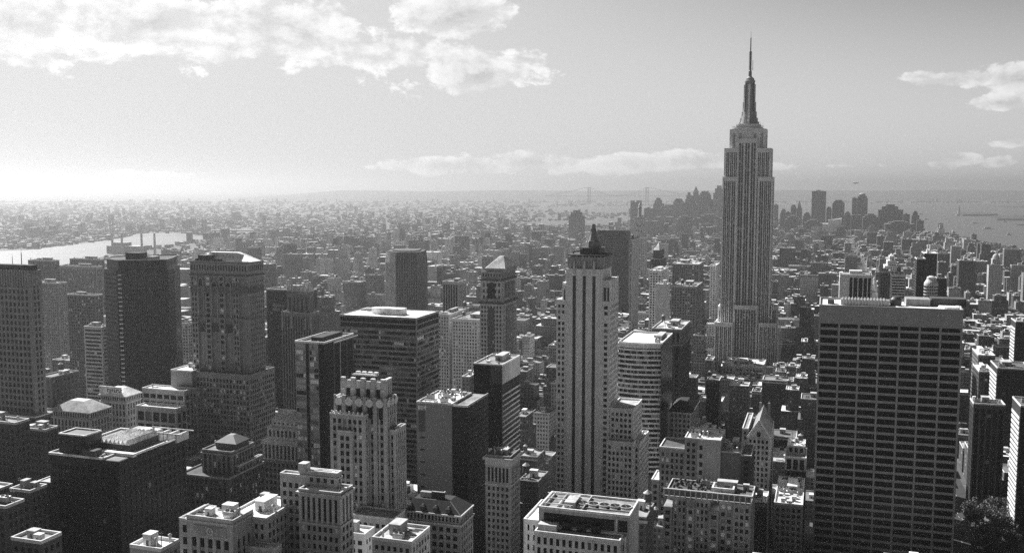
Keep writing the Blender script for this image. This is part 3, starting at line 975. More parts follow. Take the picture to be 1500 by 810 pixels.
simple('apartment_tower', 'dull grey slab tower with stepped roof, left of the dark chamfered tower', 'apartment building', spot(41, 76, 87, 383, 1250), 500,
       S('grid', 3.4, 3.2, 1.5, 1.5, .4, 'stone_brown', None, G_OFF, 2), roof='roof_dark', n=3)
simple('apartment_tower', 'wide dull grey slab building with fine vertical ribs behind the small window-grid tower', 'apartment building', spot(84, 141, 150, 392, 1350), 432,
       S('vert', 2.6, 3.3, 1.0, 1.2, .5, 'stone_mid', 'stone_brown', G_OFF, 3), roof='roof_mid', n=4)
simple('apartment_tower', 'grey block topped by a small upper storey, farthest behind the dark chamfered tower', 'apartment building', spot(102, 146, 153, 381, 1500), 390,
       S('grid', 3.4, 3.2, 1.5, 1.5, .4, 'stone_brown', None, G_OFF, 2), roof='roof_mid', n=2)
simple('apartment_tower', 'plain grey slab with a flat pale roof edge, just right of the left-edge stone tower', 'apartment building', spot(47, 85, 98, 416, 1120), 520,
       S('grid', 3.0, 3.2, 1.6, 1.7, .3, 'stone_mid', None, G_OFF, 2), roof='roof_pale', n=4)
simple('apartment_tower', 'mid-grey tower of small square windows with a water tank on its flat roof', 'apartment building', spot(98, 139, 150.5, 434, 980), 505,
       S('grid', 3.0, 3.2, 1.1, 1.3, .4, 'stone_brown', None, G_OFF, 1.5), roof='roof_mid', n=3, tanks=1)
simple('apartment_tower', 'light banded balcony tower tucked against the left side of the dark chamfered tower', 'apartment building', spot(122.5, 149, 160, 481, 860), 553,
       S('band', 3.0, 3.4, 1.1, 1.6, .8, 'stone_light', None, G_OFF, 1.5), roof='roof_pale', n=4)

def chamfered_tower():
    d = 790
    a = at_depth(152, 391, d + 18); b_ = at_depth(169.5, 384, d); c = at_depth(246, 382, d + 8)
    z = at_depth(200, 382, d).z
    e = at_depth(255, 390, d + 30)
    L = Vector((c.x - b_.x, c.y - b_.y, 0)); n = Vector((-L.y, L.x, 0)).normalized()
    poly = [(a.x, a.y), (b_.x, b_.y), (c.x, c.y), (e.x, e.y), (e.x + n.x * 34, e.y + n.y * 34), (c.x + n.x * 62, c.y + n.y * 62), (b_.x + n.x * 55, b_.y + n.y * 55), (a.x + n.x * 30, a.y + n.y * 30)]
    root = thing('skyscraper', 'almost black glass tower with chamfered corners and a pale stripe down one edge', 'skyscraper', ((b_.x + c.x) / 2, b_.y, 0), 578)
    mb = MB(); mb.prism(poly, 0, z - 8, 0)
    k = (b_ + c) / 2; k = (k.x + n.x * 25, k.y + n.y * 25)
    mb.prism([(k[0] + (x - k[0]) * .93, k[1] + (y - k[1]) * .93) for x, y in poly], z - 8, z, 0)
    mb.build('wall', 'glass_black', root)
    BLOCKS.append((min(p[0] for p in poly), max(p[0] for p in poly), min(p[1] for p in poly), max(p[1] for p in poly), z, root.name))
    def skin(p, q, nm, mat, step, t, cols=None):
        p, q = Vector((p[0], p[1], 0)), Vector((q[0], q[1], 0))
        u = (q - p); Lh = u.length; u.normalize(); o = Vector((u.y, -u.x, 0))
        m_ = MB()
        for j in range(int((z - 9) / step)):
            zz = j * step + 1
            A, B = p + o * .02, q + o * .02
            m_.prism([(A.x + o.x * t, A.y + o.y * t), (B.x + o.x * t, B.y + o.y * t), (B.x, B.y), (A.x, A.y)], zz, zz + 1.25)
        m_.build(nm, mat, root)
        if cols:
            m_ = MB()
            for i in range(cols + 1):
                c0 = p + u * (Lh * i / cols)
                m_.prism([(c0.x - u.x * .12 + o.x * .3, c0.y - u.y * .12 + o.y * .3), (c0.x + u.x * .12 + o.x * .3, c0.y + u.y * .12 + o.y * .3), (c0.x + u.x * .12, c0.y + u.y * .12), (c0.x - u.x * .12, c0.y - u.y * .12)], 0, z - 8.1)
            m_.build('mullion', 'metal_dark', root)
    skin(poly[0], poly[1], 'spandrel', 'stone_black', 3.7, .2)
    skin(poly[1], poly[2], 'spandrel', 'stone_black', 3.7, .14, 24)
    skin(poly[2], poly[3], 'spandrel', 'stone_black', 3.7, .2)
    # bright bevelled corner: short pale sills climbing the edge
    u = (Vector(poly[0]) - Vector(poly[1])).normalized(); v = (Vector(poly[2]) - Vector(poly[1])).normalized()
    m_ = MB()
    for j in range(int((z - 9) / 3.7)):
        zz = j * 3.7 + 1.3
        p0 = Vector(poly[1]); q0, q1 = p0 + v * 1.2, p0 + v * 4.0
        o = Vector((v.y, -v.x))
        m_.prism([(q0.x + o.x * .5, q0.y + o.y * .5), (q1.x + o.x * .5, q1.y + o.y * .5), (q1.x, q1.y), (q0.x, q0.y)], zz, zz + .9)
    m_.build('corner_sill', 'stone_white', root)
    m2 = MB()
    c_ = [(k[0] + (x - k[0]) * .955, k[1] + (y - k[1]) * .955) for x, y in poly]
    for i in range(8):
        m2.bar((*c_[i], z + .3), (*c_[(i + 1) % 8], z + .3), .7)
    m2.build('parapet', 'stone_mid', root)
    MB().box(k[0] - 9, k[0] + 5, k[1] - 16, k[1] - 6, z, z + 5.5).build('bulkhead', 'stone_black', root)
    MB().box(k[0] + 9, k[0] + 16, k[1] - 12, k[1] - 4, z, z + 2.5).build('cooling_unit', 'roof_pale', root)
    for i in range(3): mast(root, k[0] - 3 + i * 9, k[1] - 10, z, rng.uniform(3, 8), .15)
chamfered_tower()

def terraced():
    b = spot(250, 281, 330, 545, 690)
    root = hero('office_building', 'grey terraced block with bright flat roofs between the dark chamfered tower and the brick tower', 'office building', (b[0], b[1], b[2]), 640)
    block(root, b[0], b[1], b[2], b[3], 0, b[4], S('blank', wall='stone_mid'), 'NW', 'roof_white', 1.0)
    x0 = x_on(216, b[2] - 6, b[4] - 9)
    block(root, x0, b[1] + 2, b[2] - 12, b[2] - .02, 0, b[4] - 12, S('grid', 6, 5.2, 1.1, 2.2, .6, 'stone_grey', None, G_DARK, 3), 'NW', 'roof_white', 1.0)
    x1 = x_on(205, b[2] - 20, b[4] - 22)
    block(root, x1, b[1] + 4, b[2] - 24, b[2] - 12.02, 0, b[4] - 22, S('grid', 6, 8, 1.1, 2.0, .8, 'stone_grey', None, G_DARK, 3), 'NW', 'roof_white', 1.0)
    roof_stuff(root, b[0], b[1], b[2], b[3], b[4] + .12, 3, 0, False)
    roof_stuff(root, x0, b[0] - 2, b[2] - 12, b[2], b[4] - 11.88, 2, 0, False, seed=3)
    finish(root)
terraced()

def brick_tower():
    b = spot(278, 362, 386, 387, 680)
    x0, x1, y0, y1, z = b
    root = hero('skyscraper', 'massive dark brick tower with arched gothic top floors and a white hipped roof', 'skyscraper', b, 660)
    M['white_sheet'] = pmat('white_sheet', .84, .6, .08, .3)
    M['brick'] = pmat('brick', .28, .9, .25, .15, .4)
    W = x1 - x0
    # vertical groups of windows: wide bays recessed, narrow bays between
    cols = [(0, .085, 1), (.105, .135, 0), (.135, .235, 3), (.265, .325, 2), (.365, .475, 3), (.505, .575, 2), (.605, .715, 3), (.745, .815, 2), (.845, .955, 2)]
    z_att, z_arc = z - 9, z - 42
    st = S('grid', 2.7, 3.75, .95, 1.4, .6, 'brick', None, (('glass_black', 6), ('glass_dark', 4), ('shade', 1), ('blind', 1.6)), 1.2, corner=.9)
    segs = [(0.0, .12), (.12, .25), (.25, .35), (.35, .49), (.49, .59), (.59, .73), (.73, .84), (.84, 1.0)]
    for i, (u, v) in enumerate(segs):
        dy = 1.4 if i % 2 else 0.0
        xa, xb = x0 + W * u, x0 + W * v
        last = i == len(segs) - 1
        block(root, xa, xb - .01, y0 + dy, y1 if last else y0 + 12, 0, z_att, dict(st, kind='vert' if i % 2 else 'grid', span='stone_dark' if i % 2 else None), 'NW' if last else 'N', None, 0)
    block(root, x0 + .2, x1 - .25, y0 + 1.6, y1 - .2, 0, z_att - .3, S('blank', wall='brick'), '', None, 0)
    # attic, corbel table, belt of tall arches
    MB().box(x0 - .7, x1 + .7, y0 - .7, y1 + .7, z_att, z_att + 1.1).build('cornice', 'stone_dark', root)
    block(root, x0, x1, y0, y1, z_att + 1.1, z, S('grid', 2.3, 6.4, 1.0, 2.6, .5, 'brick', None, G_DARK, 1.4), 'NW', 'roof_dark', 1.2, 'stone_brown')
    for zc, h in ((z - 17.5, .7), (z - 40, .9)):
        MB().box(x0 - .45, x1 + .45, y0 - .45, y1 + .4, zc, zc + h).build('string_course', 'stone_brown', root)
    cb = MB()
    for i in range(44):
        xx = x0 + W * (i + .5) / 44
        cb.box(xx - .35, xx + .35, y0 - .6, y0 - .01, z - 21.5, z - 17.6)
    for i in range(16):
        yy = y0 + 1 + (y1 - y0 - 2) * i / 15
        cb.box(x1 + .01, x1 + .6, yy - .35, yy + .35, z - 21.5, z - 17.6)
    cb.build('corbel_table', 'stone_brown', root)
    # pointed window arches over the wide bays
    for (u, v) in ((.12, .25), (.35, .49), (.59, .73)):
        xc, hw = x0 + W * (u + v) / 2, W * (v - u) / 2 * .72
        big = u < .2
        m = MB(); top = z - 10.5 if big else z - 13
        zb = z - 17 if big else z - 16.5
        pts = []
        for k in range(9):
            a = math.pi * k / 8
            pts.append((xc - hw * math.cos(a), zb + (top - zb) * math.sin(a) ** .8))
        for (p, q) in zip(pts[:-1], pts[1:]):
            m.bar((p[0], y0 - .15, p[1]), (q[0], y0 - .15, q[1]), .8)
        m.bar((pts[0][0], y0 - .15, z - 39), (pts[0][0], y0 - .15, zb), .8); m.bar((pts[-1][0], y0 - .15, z - 39), (pts[-1][0], y0 - .15, zb), .8)
        m.build('arch_surround', 'stone_mid', root)
        g = MB()
        g.prism([(pts[0][0] + .3, y0 + .2), (pts[-1][0] - .3, y0 + .2), (pts[-1][0] - .3, y0 + .45), (pts[0][0] + .3, y0 + .45)], zb, top - 1.4, scale=.6)
        g.build('arch_window', 'glass_dark', root)
        bl = MB()
        for k in range(6): bl.box(xc - hw + (2 * hw) * k / 6 + .1, xc - hw + 2 * hw * (k + .75) / 6, y0 - .9, y0 - .2, z - 49.5, z - 45)
        bl.box(xc - hw - .3, xc + hw + .3, y0 - 1.1, y0 - .02, z - 45, z - 44.4); bl.box(xc - hw - .3, xc + hw + .3, y0 - 1.1, y0 - .02, z - 50, z - 49.5)
        bl.build('balcony', 'stone_dark', root)
    # white hipped roof behind the parapet
    hx0, hx1 = x_on(293, y0 + 8, z + 1), x_on(372, y0 + 8, z + 1)
    pz = on_y(330, 369, y0 + 14).z
    b2 = MB()
    ya, yb = y0 + 6, y1 - 3
    rr = [(hx0, ya, z + 1.2), (hx1, ya, z + 1.2), (hx1, yb, z + 1.2), (hx0, yb, z + 1.2)]
    tx0, tx1 = x_on(312, y0 + 14, pz), x_on(352, y0 + 14, pz)
    tt = [(tx0, ya + 9, pz), (tx1, ya + 9, pz), (tx1, yb - 8, pz), (tx0, yb - 8, pz)]
    b2.v += rr + tt
    for i in range(4):
        j = (i + 1) % 4; b2.f.append((i, j, 4 + j, 4 + i)); b2.fm.append(0)
    b2.f.append((4, 5, 6, 7)); b2.fm.append(0)
    b2.f.append((3, 2, 1, 0)); b2.fm.append(0)
    for k in range(1, 12):
        t = k / 12
        A = Vector(rr[0]).lerp(Vector(rr[1]), t); B = Vector(tt[0]).lerp(Vector(tt[1]), t)
        b2.bar(A + Vector((0, -.05, .05)), B + Vector((0, -.05, .05)), .22)
    b2.build('hipped_roof', 'white_sheet', root)
    MB().box(x0 + 2, x0 + 14, y0 + 7, y0 + 22, z, z + 5).build('bulkhead', 'stone_dark', root)
    m = MB()
    for k in range(30):
        q = rng.uniform(x0 + 2, x0 + W * .55)
        m.lathe(q, y0 + 2.5 + rng.uniform(-.5, 1), [(.4, z), (.9, z + 1), (.7, z + rng.uniform(1.6, 2.8)), (.1, z + 3)], 6)
    m.build('roof_planting', 'planting', root)
    # broad lower storeys
    zl = at_depth(385, 560, 660).z
    block(root, x0 - 1, x1 + 4, y0 - 7, y1 + 5, 0, zl, dict(st, top=3), 'NW', 'roof_mid', 1.3, 'stone_mid')
    block(root, x0 - 3, x0 + W * .28, y0 - 15, y0 - 7.02, 0, zl - 10, dict(st, top=3), 'NW', 'roof_mid', 1.3, 'stone_mid')
    finish(root)
M['planting'] = pmat('planting', .05, .9, .5, .6)
brick_tower()

simple('apartment_tower', 'small pale tower of square windows seen between the dark chamfered tower and the brick tower', 'apartment building', spot(252, 275, 284, 475, 1000), 530,
       S('grid', 3.2, 3.2, 1.0, 1.3, .5, 'stone_pale', None, G_OFF, 2), roof='roof_mid', n=2)
simple('skyscraper', 'plain black slab tower standing behind the gothic tower of pinnacles', 'skyscraper', spot(390, 452, 464, 427, 960), 600,
       S('band', 3, 3.8, .9, 1.2, .25, 'stone_black', None, G_DARK, 3), roof='roof_dark', n=2)

def gothic_tower():
    b = spot(412, 456, 468, 460, 860)
    x0, x1, y0, y1, z = b
    root = hero('skyscraper', 'slender dark gothic tower crowned with a ring of pale-tipped pinnacles', 'skyscraper', b, 610)
    W = x1 - x0
    st = S('vert', 2.6, 3.6, 1.1, 1.5, .7, 'stone_brown', 'stone_black', G_DARK, 3)
    block(root, x0, x1, y0, y1, 0, z, st, 'NW', 'roof_dark', 1.2, 'stone_mid')
    zc = on_y(440, 432, y0 + 4).z
    xa, xb = x_on(422, y0 + 4, zc), x_on(452, y0 + 4, zc)
    block(root, xa, xb, y0 + 4, y1 - 3, z, zc, dict(st, glass=G_DARK, fh=9), 'NW', 'roof_dark', 1.0, 'stone_mid')
    tip = on_y(440, 414, y0 + 4).z
    n = 6
    pts = [(xa + (xb - xa) * i / (n - 1), y0 + 4) for i in range(n)] + [(xb, y0 + 4 + (y1 - y0 - 7) * i / 3) for i in range(1, 4)] + [(xa, y0 + 4 + (y1 - y0 - 7) * i / 3) for i in range(1, 4)]
    for i, (px, py) in enumerate(pts):
        b2 = MB()
        b2.box(px - .9, px + .9, py - .9, py + .9, z + 2, zc + 3)
        b2.prism([(px - .9, py - .9), (px + .9, py - .9), (px + .9, py + .9), (px - .9, py + .9)], zc + 3, tip + rng.uniform(-1.5, .5), 1, scale=.12)
        b2.build('pinnacle', ['stone_brown', 'stone_grey'], root)
    MB().box(xa + 3, xb - 3, y0 + 8, y1 - 6, zc, zc + 6).build('penthouse', 'stone_mid', root)
    for px in (x0 + 1, x0 + W * .33, x0 + W * .8, x1 - 1):
        MB().prism([(px - .9, y0 - .5), (px + .9, y0 - .5), (px + .9, y0 + 1), (px - .9, y0 + 1)], z - 14, z + 3, scale=.4).build('pinnacle', 'stone_mid', root)
    finish(root)
gothic_tower()

def striped_glass():
    b = spot(432, 475, 518, 504, 600)
    x0, x1, y0, y1, z = b
    root = hero('skyscraper', 'black glass tower with bright reflecting bays on its left face and a white-edged roof', 'skyscraper', b, 668)
    W = x1 - x0
    st = S('band', 1.6, 3.7, .4, 1.15, .3, 'stone_mid', None, (('glass_painted_glare', 7), ('glass_mid', 2), ('blind', 3), ('shade', 3), ('glass_dark', 1.5)), 1, corner=.4)
    dk = S('blank', wall='glass_black')
    for u, v, s_ in ((0, .37, st), (.37, .47, dk), (.47, .80, st), (.80, 1.0, dk)):
        last = v == 1.0
        o_ = 0.0 if s_ is st else -.25
        block(root, x0 + W * u, x0 + W * v - .01, y0 + o_, y1 if last else y0 + 9, 0, z, s_, 'N', None, 0)
    block(root, x0 + .1, x0 + W * .8 - .05, y0 + 9.02, y1, 0, z - .05, dk, '', None, 0)
    for k in range(4):
        a = y0 + (y1 - y0) * (.28 + .22 * k)
        MB().box(x1 - .02, x1 + .35, a, a + (.9 if k % 2 else 1.6), 0, z - .1).build('fin', 'metal' if k == 1 else 'stone_dark', root)
    for j in range(int(z / 3.7)):
        if j * 3.7 < 60: continue
    m = MB()
    for j in range(int(z / 3.7) - 1): m.box(x1 + .002, x1 + .08, y0 + .5, y1 - .5, j * 3.7 + 1, j * 3.7 + 1.25)
    m.build('spandrel', 'stone_dark', root)
    MB().box(x0 + .5, x1 - .5, y0 + .5, y1 - .5, z - .2, z + .15).build('roof', 'roof_dark', root)
    pb = MB()
    pb.box(x0 - .15, x1 + .15, y0 - .4, y0 + .5, z + .01, z + 1.3); pb.box(x0 - .15, x1 + .15, y1 - .5, y1 + .1, z + .01, z + 1.3)
    pb.box(x0 - .15, x0 + .5, y0 + .5, y1 - .5, z + .01, z + 1.3); pb.box(x1 - .5, x1 + .15, y0 + .5, y1 - .5, z + .01, z + 1.3)
    pb.build('parapet', 'stone_white', root)
    m = MB()
    for k in range(5): m.box(x0 + 2 + k * 6, x0 + 2.5 + k * 6, y0 + 3, y1 - 4, z + .15, z + 1.0)
    m.build('roof_beam', 'metal', root)
    MB().box(x0 + W * .4, x0 + W * .75, y0 + 6, y1 - 6, z + 1.0, z + 3).build('bulkhead', 'stone_black', root)
    mast(root, x1 - 6, y1 - 4, z, 5, .15)
    finish(root)
striped_glass()

def band_building():
    b = spot(497, 610, 643, 467, 690)
    x0, x1, y0, y1, z = b
    root = hero('office_tower', 'broad banded office tower with mirrored window strips and a bright white flat roof', 'office tower', b, 706)
    st = S('band', 1.55, 3.75, .9, 1.55, .35, 'stone_mid', None, (('glass_dark', 5), ('glass_black', 4), ('glass_mid', 3), ('glass_sky', 1.6), ('shade', 1.2), ('blind', .8)), 1.2, corner=.8)
    block(root, x0, x1, y0, y1, 0, z - 9, st, 'NW', None, 0)
    block(root, x0, x1, y0, y1, z - 9 + .01, z, S('band', 1.6, 3.9, .9, .9, .5, 'stone_mid', None, (('glass_black', 1),), .9, corner=.8), 'NW', 'roof_white', .6, 'stone_mid')
    for xx, yy, a, b_, h in ((.42, .35, 7, 4, 4.5), (.56, .28, 10, 5, 4.8)):
        MB().box(x0 + (x1 - x0) * xx - a, x0 + (x1 - x0) * xx + a, y0 + (y1 - y0) * yy, y0 + (y1 - y0) * yy + b_ * 2, z + .1, z + h).build('penthouse', 'roof_white', root)
    m = MB()
    for k in range(7): m.box(x0 + 3 + k * 5, x0 + 6 + k * 5, y1 - 14, y1 - 3, z + .1, z + 1.5 + .4 * (k % 3))
    m.build('cooling_unit', 'metal', root)
    finish(root)
band_building()

# ---- second row -------------------------------------------------------
def ribbed_tower():
    d = 1250
    pts = [(565.5, 25), (580, 4), (591, 0), (611, 3), (622, 26)]
    P = [at_depth(px, 370, d + dd) for px, dd in pts]
    z = P[2].z
    n = Vector((-sY, cY, 0)) * 42
    poly = [(p.x, p.y) for p in P] + [(P[-1].x + n.x, P[-1].y + n.y), (P[-2].x + n.x * 1.5, P[-2].y + n.y * 1.5), (P[1].x + n.x * 1.5, P[1].y + n.y * 1.5), (P[0].x + n.x, P[0].y + n.y)]
    root = thing('skyscraper', 'dark ribbed tower with cut corners, standing alone behind the banded office tower', 'skyscraper', (P[2].x, P[2].y, 0), 450)
    mb = MB(); mb.prism(poly, 0, z - 16); 
    c = (sum(p[0] for p in poly) / len(poly), sum(p[1] for p in poly) / len(poly))
    mb.prism(poly, z - 16 + .05, z, scale=.94, c=c)
    mb.build('wall', 'stone_dark', root)
    BLOCKS.append((min(p[0] for p in poly), max(p[0] for p in poly), min(p[1] for p in poly), max(p[1] for p in poly), z, root.name))
    for i in range(4):
        p, q = Vector(poly[i]), Vector(poly[i + 1])
        u = (q - p).normalized(); o = Vector((u.y, -u.x)); L = (q - p).length
        k = max(2, round(L / 3.2)); m = MB()
        for j in range(k + 1):
            a = p + u * (L * j / k)
            wd = .55
            m.prism([(a.x - u.x * wd + o.x * 1.0, a.y - u.y * wd + o.y * 1.0), (a.x + u.x * wd + o.x * 1.0, a.y + u.y * wd + o.y * 1.0), (a.x + u.x * wd, a.y + u.y * wd), (a.x - u.x * wd, a.y - u.y * wd)], 0, z - 15)
            t = Vector(c) + (a - Vector(c)) * .955
            m.bar((a.x + o.x * .5, a.y + o.y * .5, z - 15), (t.x, t.y, z - 1), 1.2)
        m.build('rib', 'stone_pale' if i < 1 else 'stone_brown', root)  # left facet's ribs are paler: sunlight put into their colour
        m = MB()
        for j in range(int((z - 16) / 3.6)):
            m.prism([(p.x + o.x * .35, p.y + o.y * .35), (q.x + o.x * .35, q.y + o.y * .35), (q.x, q.y), (p.x, p.y)], j * 3.6, j * 3.6 + 1.3)
        m.build('spandrel', 'stone_brown', root)
    MB().prism([(c[0] + (x - c[0]) * .7, c[1] + (y - c[1]) * .7) for x, y in poly], z, z + 1.5).build('roof', 'roof_dark', root)
ribbed_tower()

simple('office_tower', 'short dark ribbed tower right of the lone cut-corner tower, with a pale roof edge', 'office tower', spot(648, 671, 683, 414, 1220), 465,
       S('vert', 3.2, 3.6, 1.1, 1.4, .8, 'stone_grey', 'stone_black', G_DARK, 3), roof='roof_mid', n=2)

def mansard_top_tower():
    b = spot(703, 736, 757, 446, 880)
    x0, x1, y0, y1, z = b
    root = hero('skyscraper', 'ornate dark stone tower with a steep pointed roof and tall arched loggia', 'skyscraper', b, 527)
    W, D = x1 - x0, y1 - y0
    st = S('grid', 3.0, 3.9, 1.25, 1.6, .6, 'stone_grey', None, G_DARK, 2)
    block(root, x0, x1, y0, y1, 0, z, st, 'NW', None, 0)
    # central dark bay
    for u, v in ((.36, .64),):
        MB().box(x0 + W * u, x0 + W * v, y0 - .5, y0 - .02, 0, z - 4).build('window_bay', 'strip_dark', root)
    MB().box(x1 + .02, x1 + .5, y0 + D * .25, y0 + D * .75, 0, z - 4).build('window_bay', 'strip_dark', root)
    MB().box(x0 - 1.2, x1 + 1.2, y0 - 1.2, y1 + 1, z, z + 2).build('cornice', 'stone_dark', root)
    z2 = on_y(730, 412, y0).z
    block(root, x0 + .8, x1 - .8, y0 + .8, y1 - .8, z + 2, z2, S('grid', 3.4, 4.8, 1.8, 2.4, .5, 'stone_grey', None, G_DARK, 2), 'NW', None, 0)
    m = MB(); xc = (x0 + x1) / 2; zb = z + 5
    m.box(xc - 3.4, xc + 3.4, y0 + .3, y0 + .78, zb, zb + 12); m.lathe(xc, y0 + .6, [(.1, 0)], 4) if False else None
    m.prism([(xc - 3.4, y0 + .3), (xc + 3.4, y0 + .3), (xc + 3.4, y0 + .78), (xc - 3.4, y0 + .78)], zb + 12, zb + 15, scale=.4)
    m.build('arch_window', 'glass_black', root)
    for k in range(3):
        ya = y0 + D * (.22 + .24 * k)
        MB().box(x1 - .78, x1 - .3, ya, ya + D * .15, zb, zb + 14).build('arch_window', 'glass_black', root)
    MB().box(x0 - .6, x1 + .6, y0 - .6, y1, z2, z2 + 1.6).build('cornice', 'stone_dark', root)
    z3 = on_y(730, 400, y0).z
    block(root, x0 + 1, x1 - 1, y0 + 1, y1 - 1, z2 + 1.6, z3, S('grid', 2.8, 5, 1.4, 2.2, .4, 'stone_mid', None, G_DARK, 1), 'NW', 'roof_dark', .8, 'stone_mid')
    zt0 = on_y(730, 398, y0 + 3).z
    xa, xb = x_on(711, y0 + 3, zt0), x_on(739, y0 + 3, zt0)
    z4 = on_y(730, 398, y0 + 3).z
    block(root, xa, xb, y0 + 3.5, y1 - 3, z3, z4 + 2, S('grid', 2.6, 5, 1.2, 2.0, .4, 'stone_mid', None, G_DARK, 1), 'NW', None, 0)
    MB().box(xa - .8, xb + .8, y0 + 2.7, y1 - 2.4, z4 + 2, z4 + 3).build('cornice', 'stone_mid', root)
    tip = on_y(733, 376, y0 + 12).z
    m = MB()
    q = [(xa - .5, y0 + 3, z4 + 3), (xb + .5, y0 + 3, z4 + 3), (xb + .5, y1 - 2.6, z4 + 3), (xa - .5, y1 - 2.6, z4 + 3)]
    ym = (y0 + y1) / 2
    t = [((xa + xb) / 2 - 1, ym - 2, tip), ((xa + xb) / 2 + 3, ym - 2, tip), ((xa + xb) / 2 + 3, ym + 2, tip), ((xa + xb) / 2 - 1, ym + 2, tip)]
    m.v += q + t
    for i in range(4):
        j = (i + 1) % 4; m.f.append((i, j, 4 + j, 4 + i)); m.fm.append(0)
    m.f.append((4, 5, 6, 7)); m.fm.append(0)
    for k in range(1, 14):
        tt = k / 14
        m.bar(Vector(q[0]).lerp(Vector(q[1]), tt) + Vector((0, -.1, 0)), Vector(t[0]).lerp(Vector(t[1]), tt) + Vector((0, -.1, 0)), .25)
    m.build('steep_roof', 'copper', root)
    for px, py in ((x0, y0), (x0 + W * .25, y0), (x0 + W * .75, y0), (x1, y0), (x1, y1)):
        MB().prism([(px - 1, py - 1), (px + 1, py - 1), (px + 1, py + 1), (px - 1, py + 1)], z + 2, z + 6, scale=.3).build('finial', 'stone_mid', root)
    finish(root)
mansard_top_tower()

simple('apartment_building', 'long pale apartment slab with darker rooftop box, between the banded and pointed-roof towers', 'apartment building', spot(662, 700, 745, 470, 940), 528,
       S('grid', 3.0, 3.3, 1.5, 1.5, .4, 'stone_pale', None, G_OFF, 2), roof='roof_mid', n=4, tanks=1)
simple('apartment_building', 'narrow pale apartment block just right of the banded office tower', 'apartment building', spot(641, 658, 690, 462, 980), 530,
       S('grid', 3.0, 3.3, 1.5, 1.5, .4, 'stone_grey', None, G_OFF, 2), roof='roof_mid', n=3, tanks=1)

simple('skyscraper', 'flat dark slab tower behind the striped pale tower, wide and featureless', 'skyscraper', spot(875, 921, 924, 338, 1850), 480,
       S('band', 3, 3.7, .8, 1.2, .2, 'stone_brown', None, G_DARK, 1, corner=.6), roof='roof_dark', n=0, pent=False, par=.4, cop='stone_dark')
def sliver():
    b = spot(922.5, 926, 943, 351, 1450)
    root = hero('apartment_tower', 'thin dark glass tower with a balcony-lined light edge, in front of the pyramid-topped campanile', 'apartment building', b, 480)
    block(root, b[0], b[1], b[2], b[3], 0, b[4], S('band', 3, 3.1, .6, 1.3, .9, 'stone_grey', None, G_OFF, 1, corner=.4), 'N', 'roof_dark', 1.5, 'stone_dark')
    m = MB()
    for j in range(int(b[4] / 3.1)): m.box(b[1] + .002, b[1] + .12, b[2] + 1, b[3] - 1, j * 3.1, j * 3.1 + .5)
    m.build('spandrel', 'stone_black', root)
    MB().box(b[0] + 1, b[1] - 1, b[2] + 8, b[2] + 20, b[4], b[4] + 6).build('penthouse', 'stone_dark', root)
    finish(root)
sliver()
def campanile():
    d = 2250
    m = at_depth(935, 348, d)
    root = thing('clock_tower', 'pale campanile with steep pyramid roof and gilded lantern, rising behind the thin dark tower', 'tower', (m.x, m.y, 0), 350)
    s = 15.5
    st = S('grid', 4, 4, 1.8, 2, .5, 'stone_light', None, G_OFF, 4)
    block(root, m.x - s, m.x + s, m.y, m.y + 2 * s, 0, m.z, st, 'NW', None, 0)
    MB().box(m.x - s - 1.5, m.x + s + 1.5, m.y - 1.5, m.y + 2 * s + 1.5, m.z, m.z + 2).build('cornice', 'stone_white', root)
    z2 = at_depth(935, 318, d).z; cy = m.y + s
    mb = MB()
    mb.prism([(m.x - s + 1, m.y + 1), (m.x + s - 1, m.y + 1), (m.x + s - 1, m.y + 2 * s - 1), (m.x - s + 1, m.y + 2 * s - 1)], m.z + 2, z2, scale=.34)
    mb.build('pyramid_roof', 'stone_light', root)
    for r_, nn in ((.25, 3), (.5, 2)):
        for i in range(nn):
            h = m.z + 2 + (z2 - m.z) * r_; k = (s - 1) * (1 - .66 * r_)
            xx = m.x + (i - (nn - 1) / 2) * 6
            MB().box(xx - 1, xx + 1, cy - k - .5, cy - k + 1.2, h, h + 2.6).build('dormer', 'stone_black', root)
    mb = MB(); z3 = at_depth(935, 306, d).z
    mb.lathe(m.x, cy, [(5.2, z2), (5.2, z2 + 1), (4, z2 + 1.2), (4, z3), (5, z3 + .5), (4.4, z3 + 3), (2.6, z3 + 6)], 8)
    mb.build('lantern', 'stone_grey', root)
    tip = at_depth(935, 289, d).z
    mb = MB(); mb.lathe(m.x, cy, [(2.6, z3 + 6), (3.2, z3 + 8), (2.2, z3 + 11), (.8, z3 + 14), (.3, tip)], 10)
    mb.build('gilded_cap', 'roof_white', root)
    finish(root, 40)
campanile()

def spired_block():
    b = spot(953, 968, 981, 380, 1500)
    root = hero('apartment_tower', 'dark stepped tower with a small pyramid cap between the thin tower and the spired skyscraper', 'apartment building', b, 440)
    st = S('grid', 3.2, 3.4, 1.4, 1.4, .4, 'stone_dark', None, G_OFF, 2)
    block(root, b[0], b[1], b[2], b[3], 0, b[4], st, 'NW', 'roof_mid', 1, 'stone_mid')
    q = (b[1] - b[0]) * .2
    block(root, b[0] + q, b[1] - q, b[2] + 4, b[3] - 6, b[4], b[4] + 14, st, 'NW', None, 0)
    pyramid(root, b[0] + q, b[1] - q, b[2] + 4, b[3] - 6, b[4] + 14, b[4] + 24, 'roof_pale', .1, 'pyramid_roof')
    finish(root)
spired_block()
simple('apartment_tower', 'white slab tower with a rooftop box, left of the spired skyscraper', 'apartment building', spot(951, 969, 981, 398, 1180), 500,
       S('grid', 3.2, 3.2, 1.5, 1.3, .5, 'stone_white', None, G_OFF, 2), roof='roof_white', n=2, pale=True)
simple('apartment_tower', 'blank bright white party-wall slab in front of the white slab tower', 'apartment building', spot(961, 978, 982, 418, 1100), 478,
       S('blank', wall='stone_white'), roof='roof_white', n=1, tanks=1, pale=True)
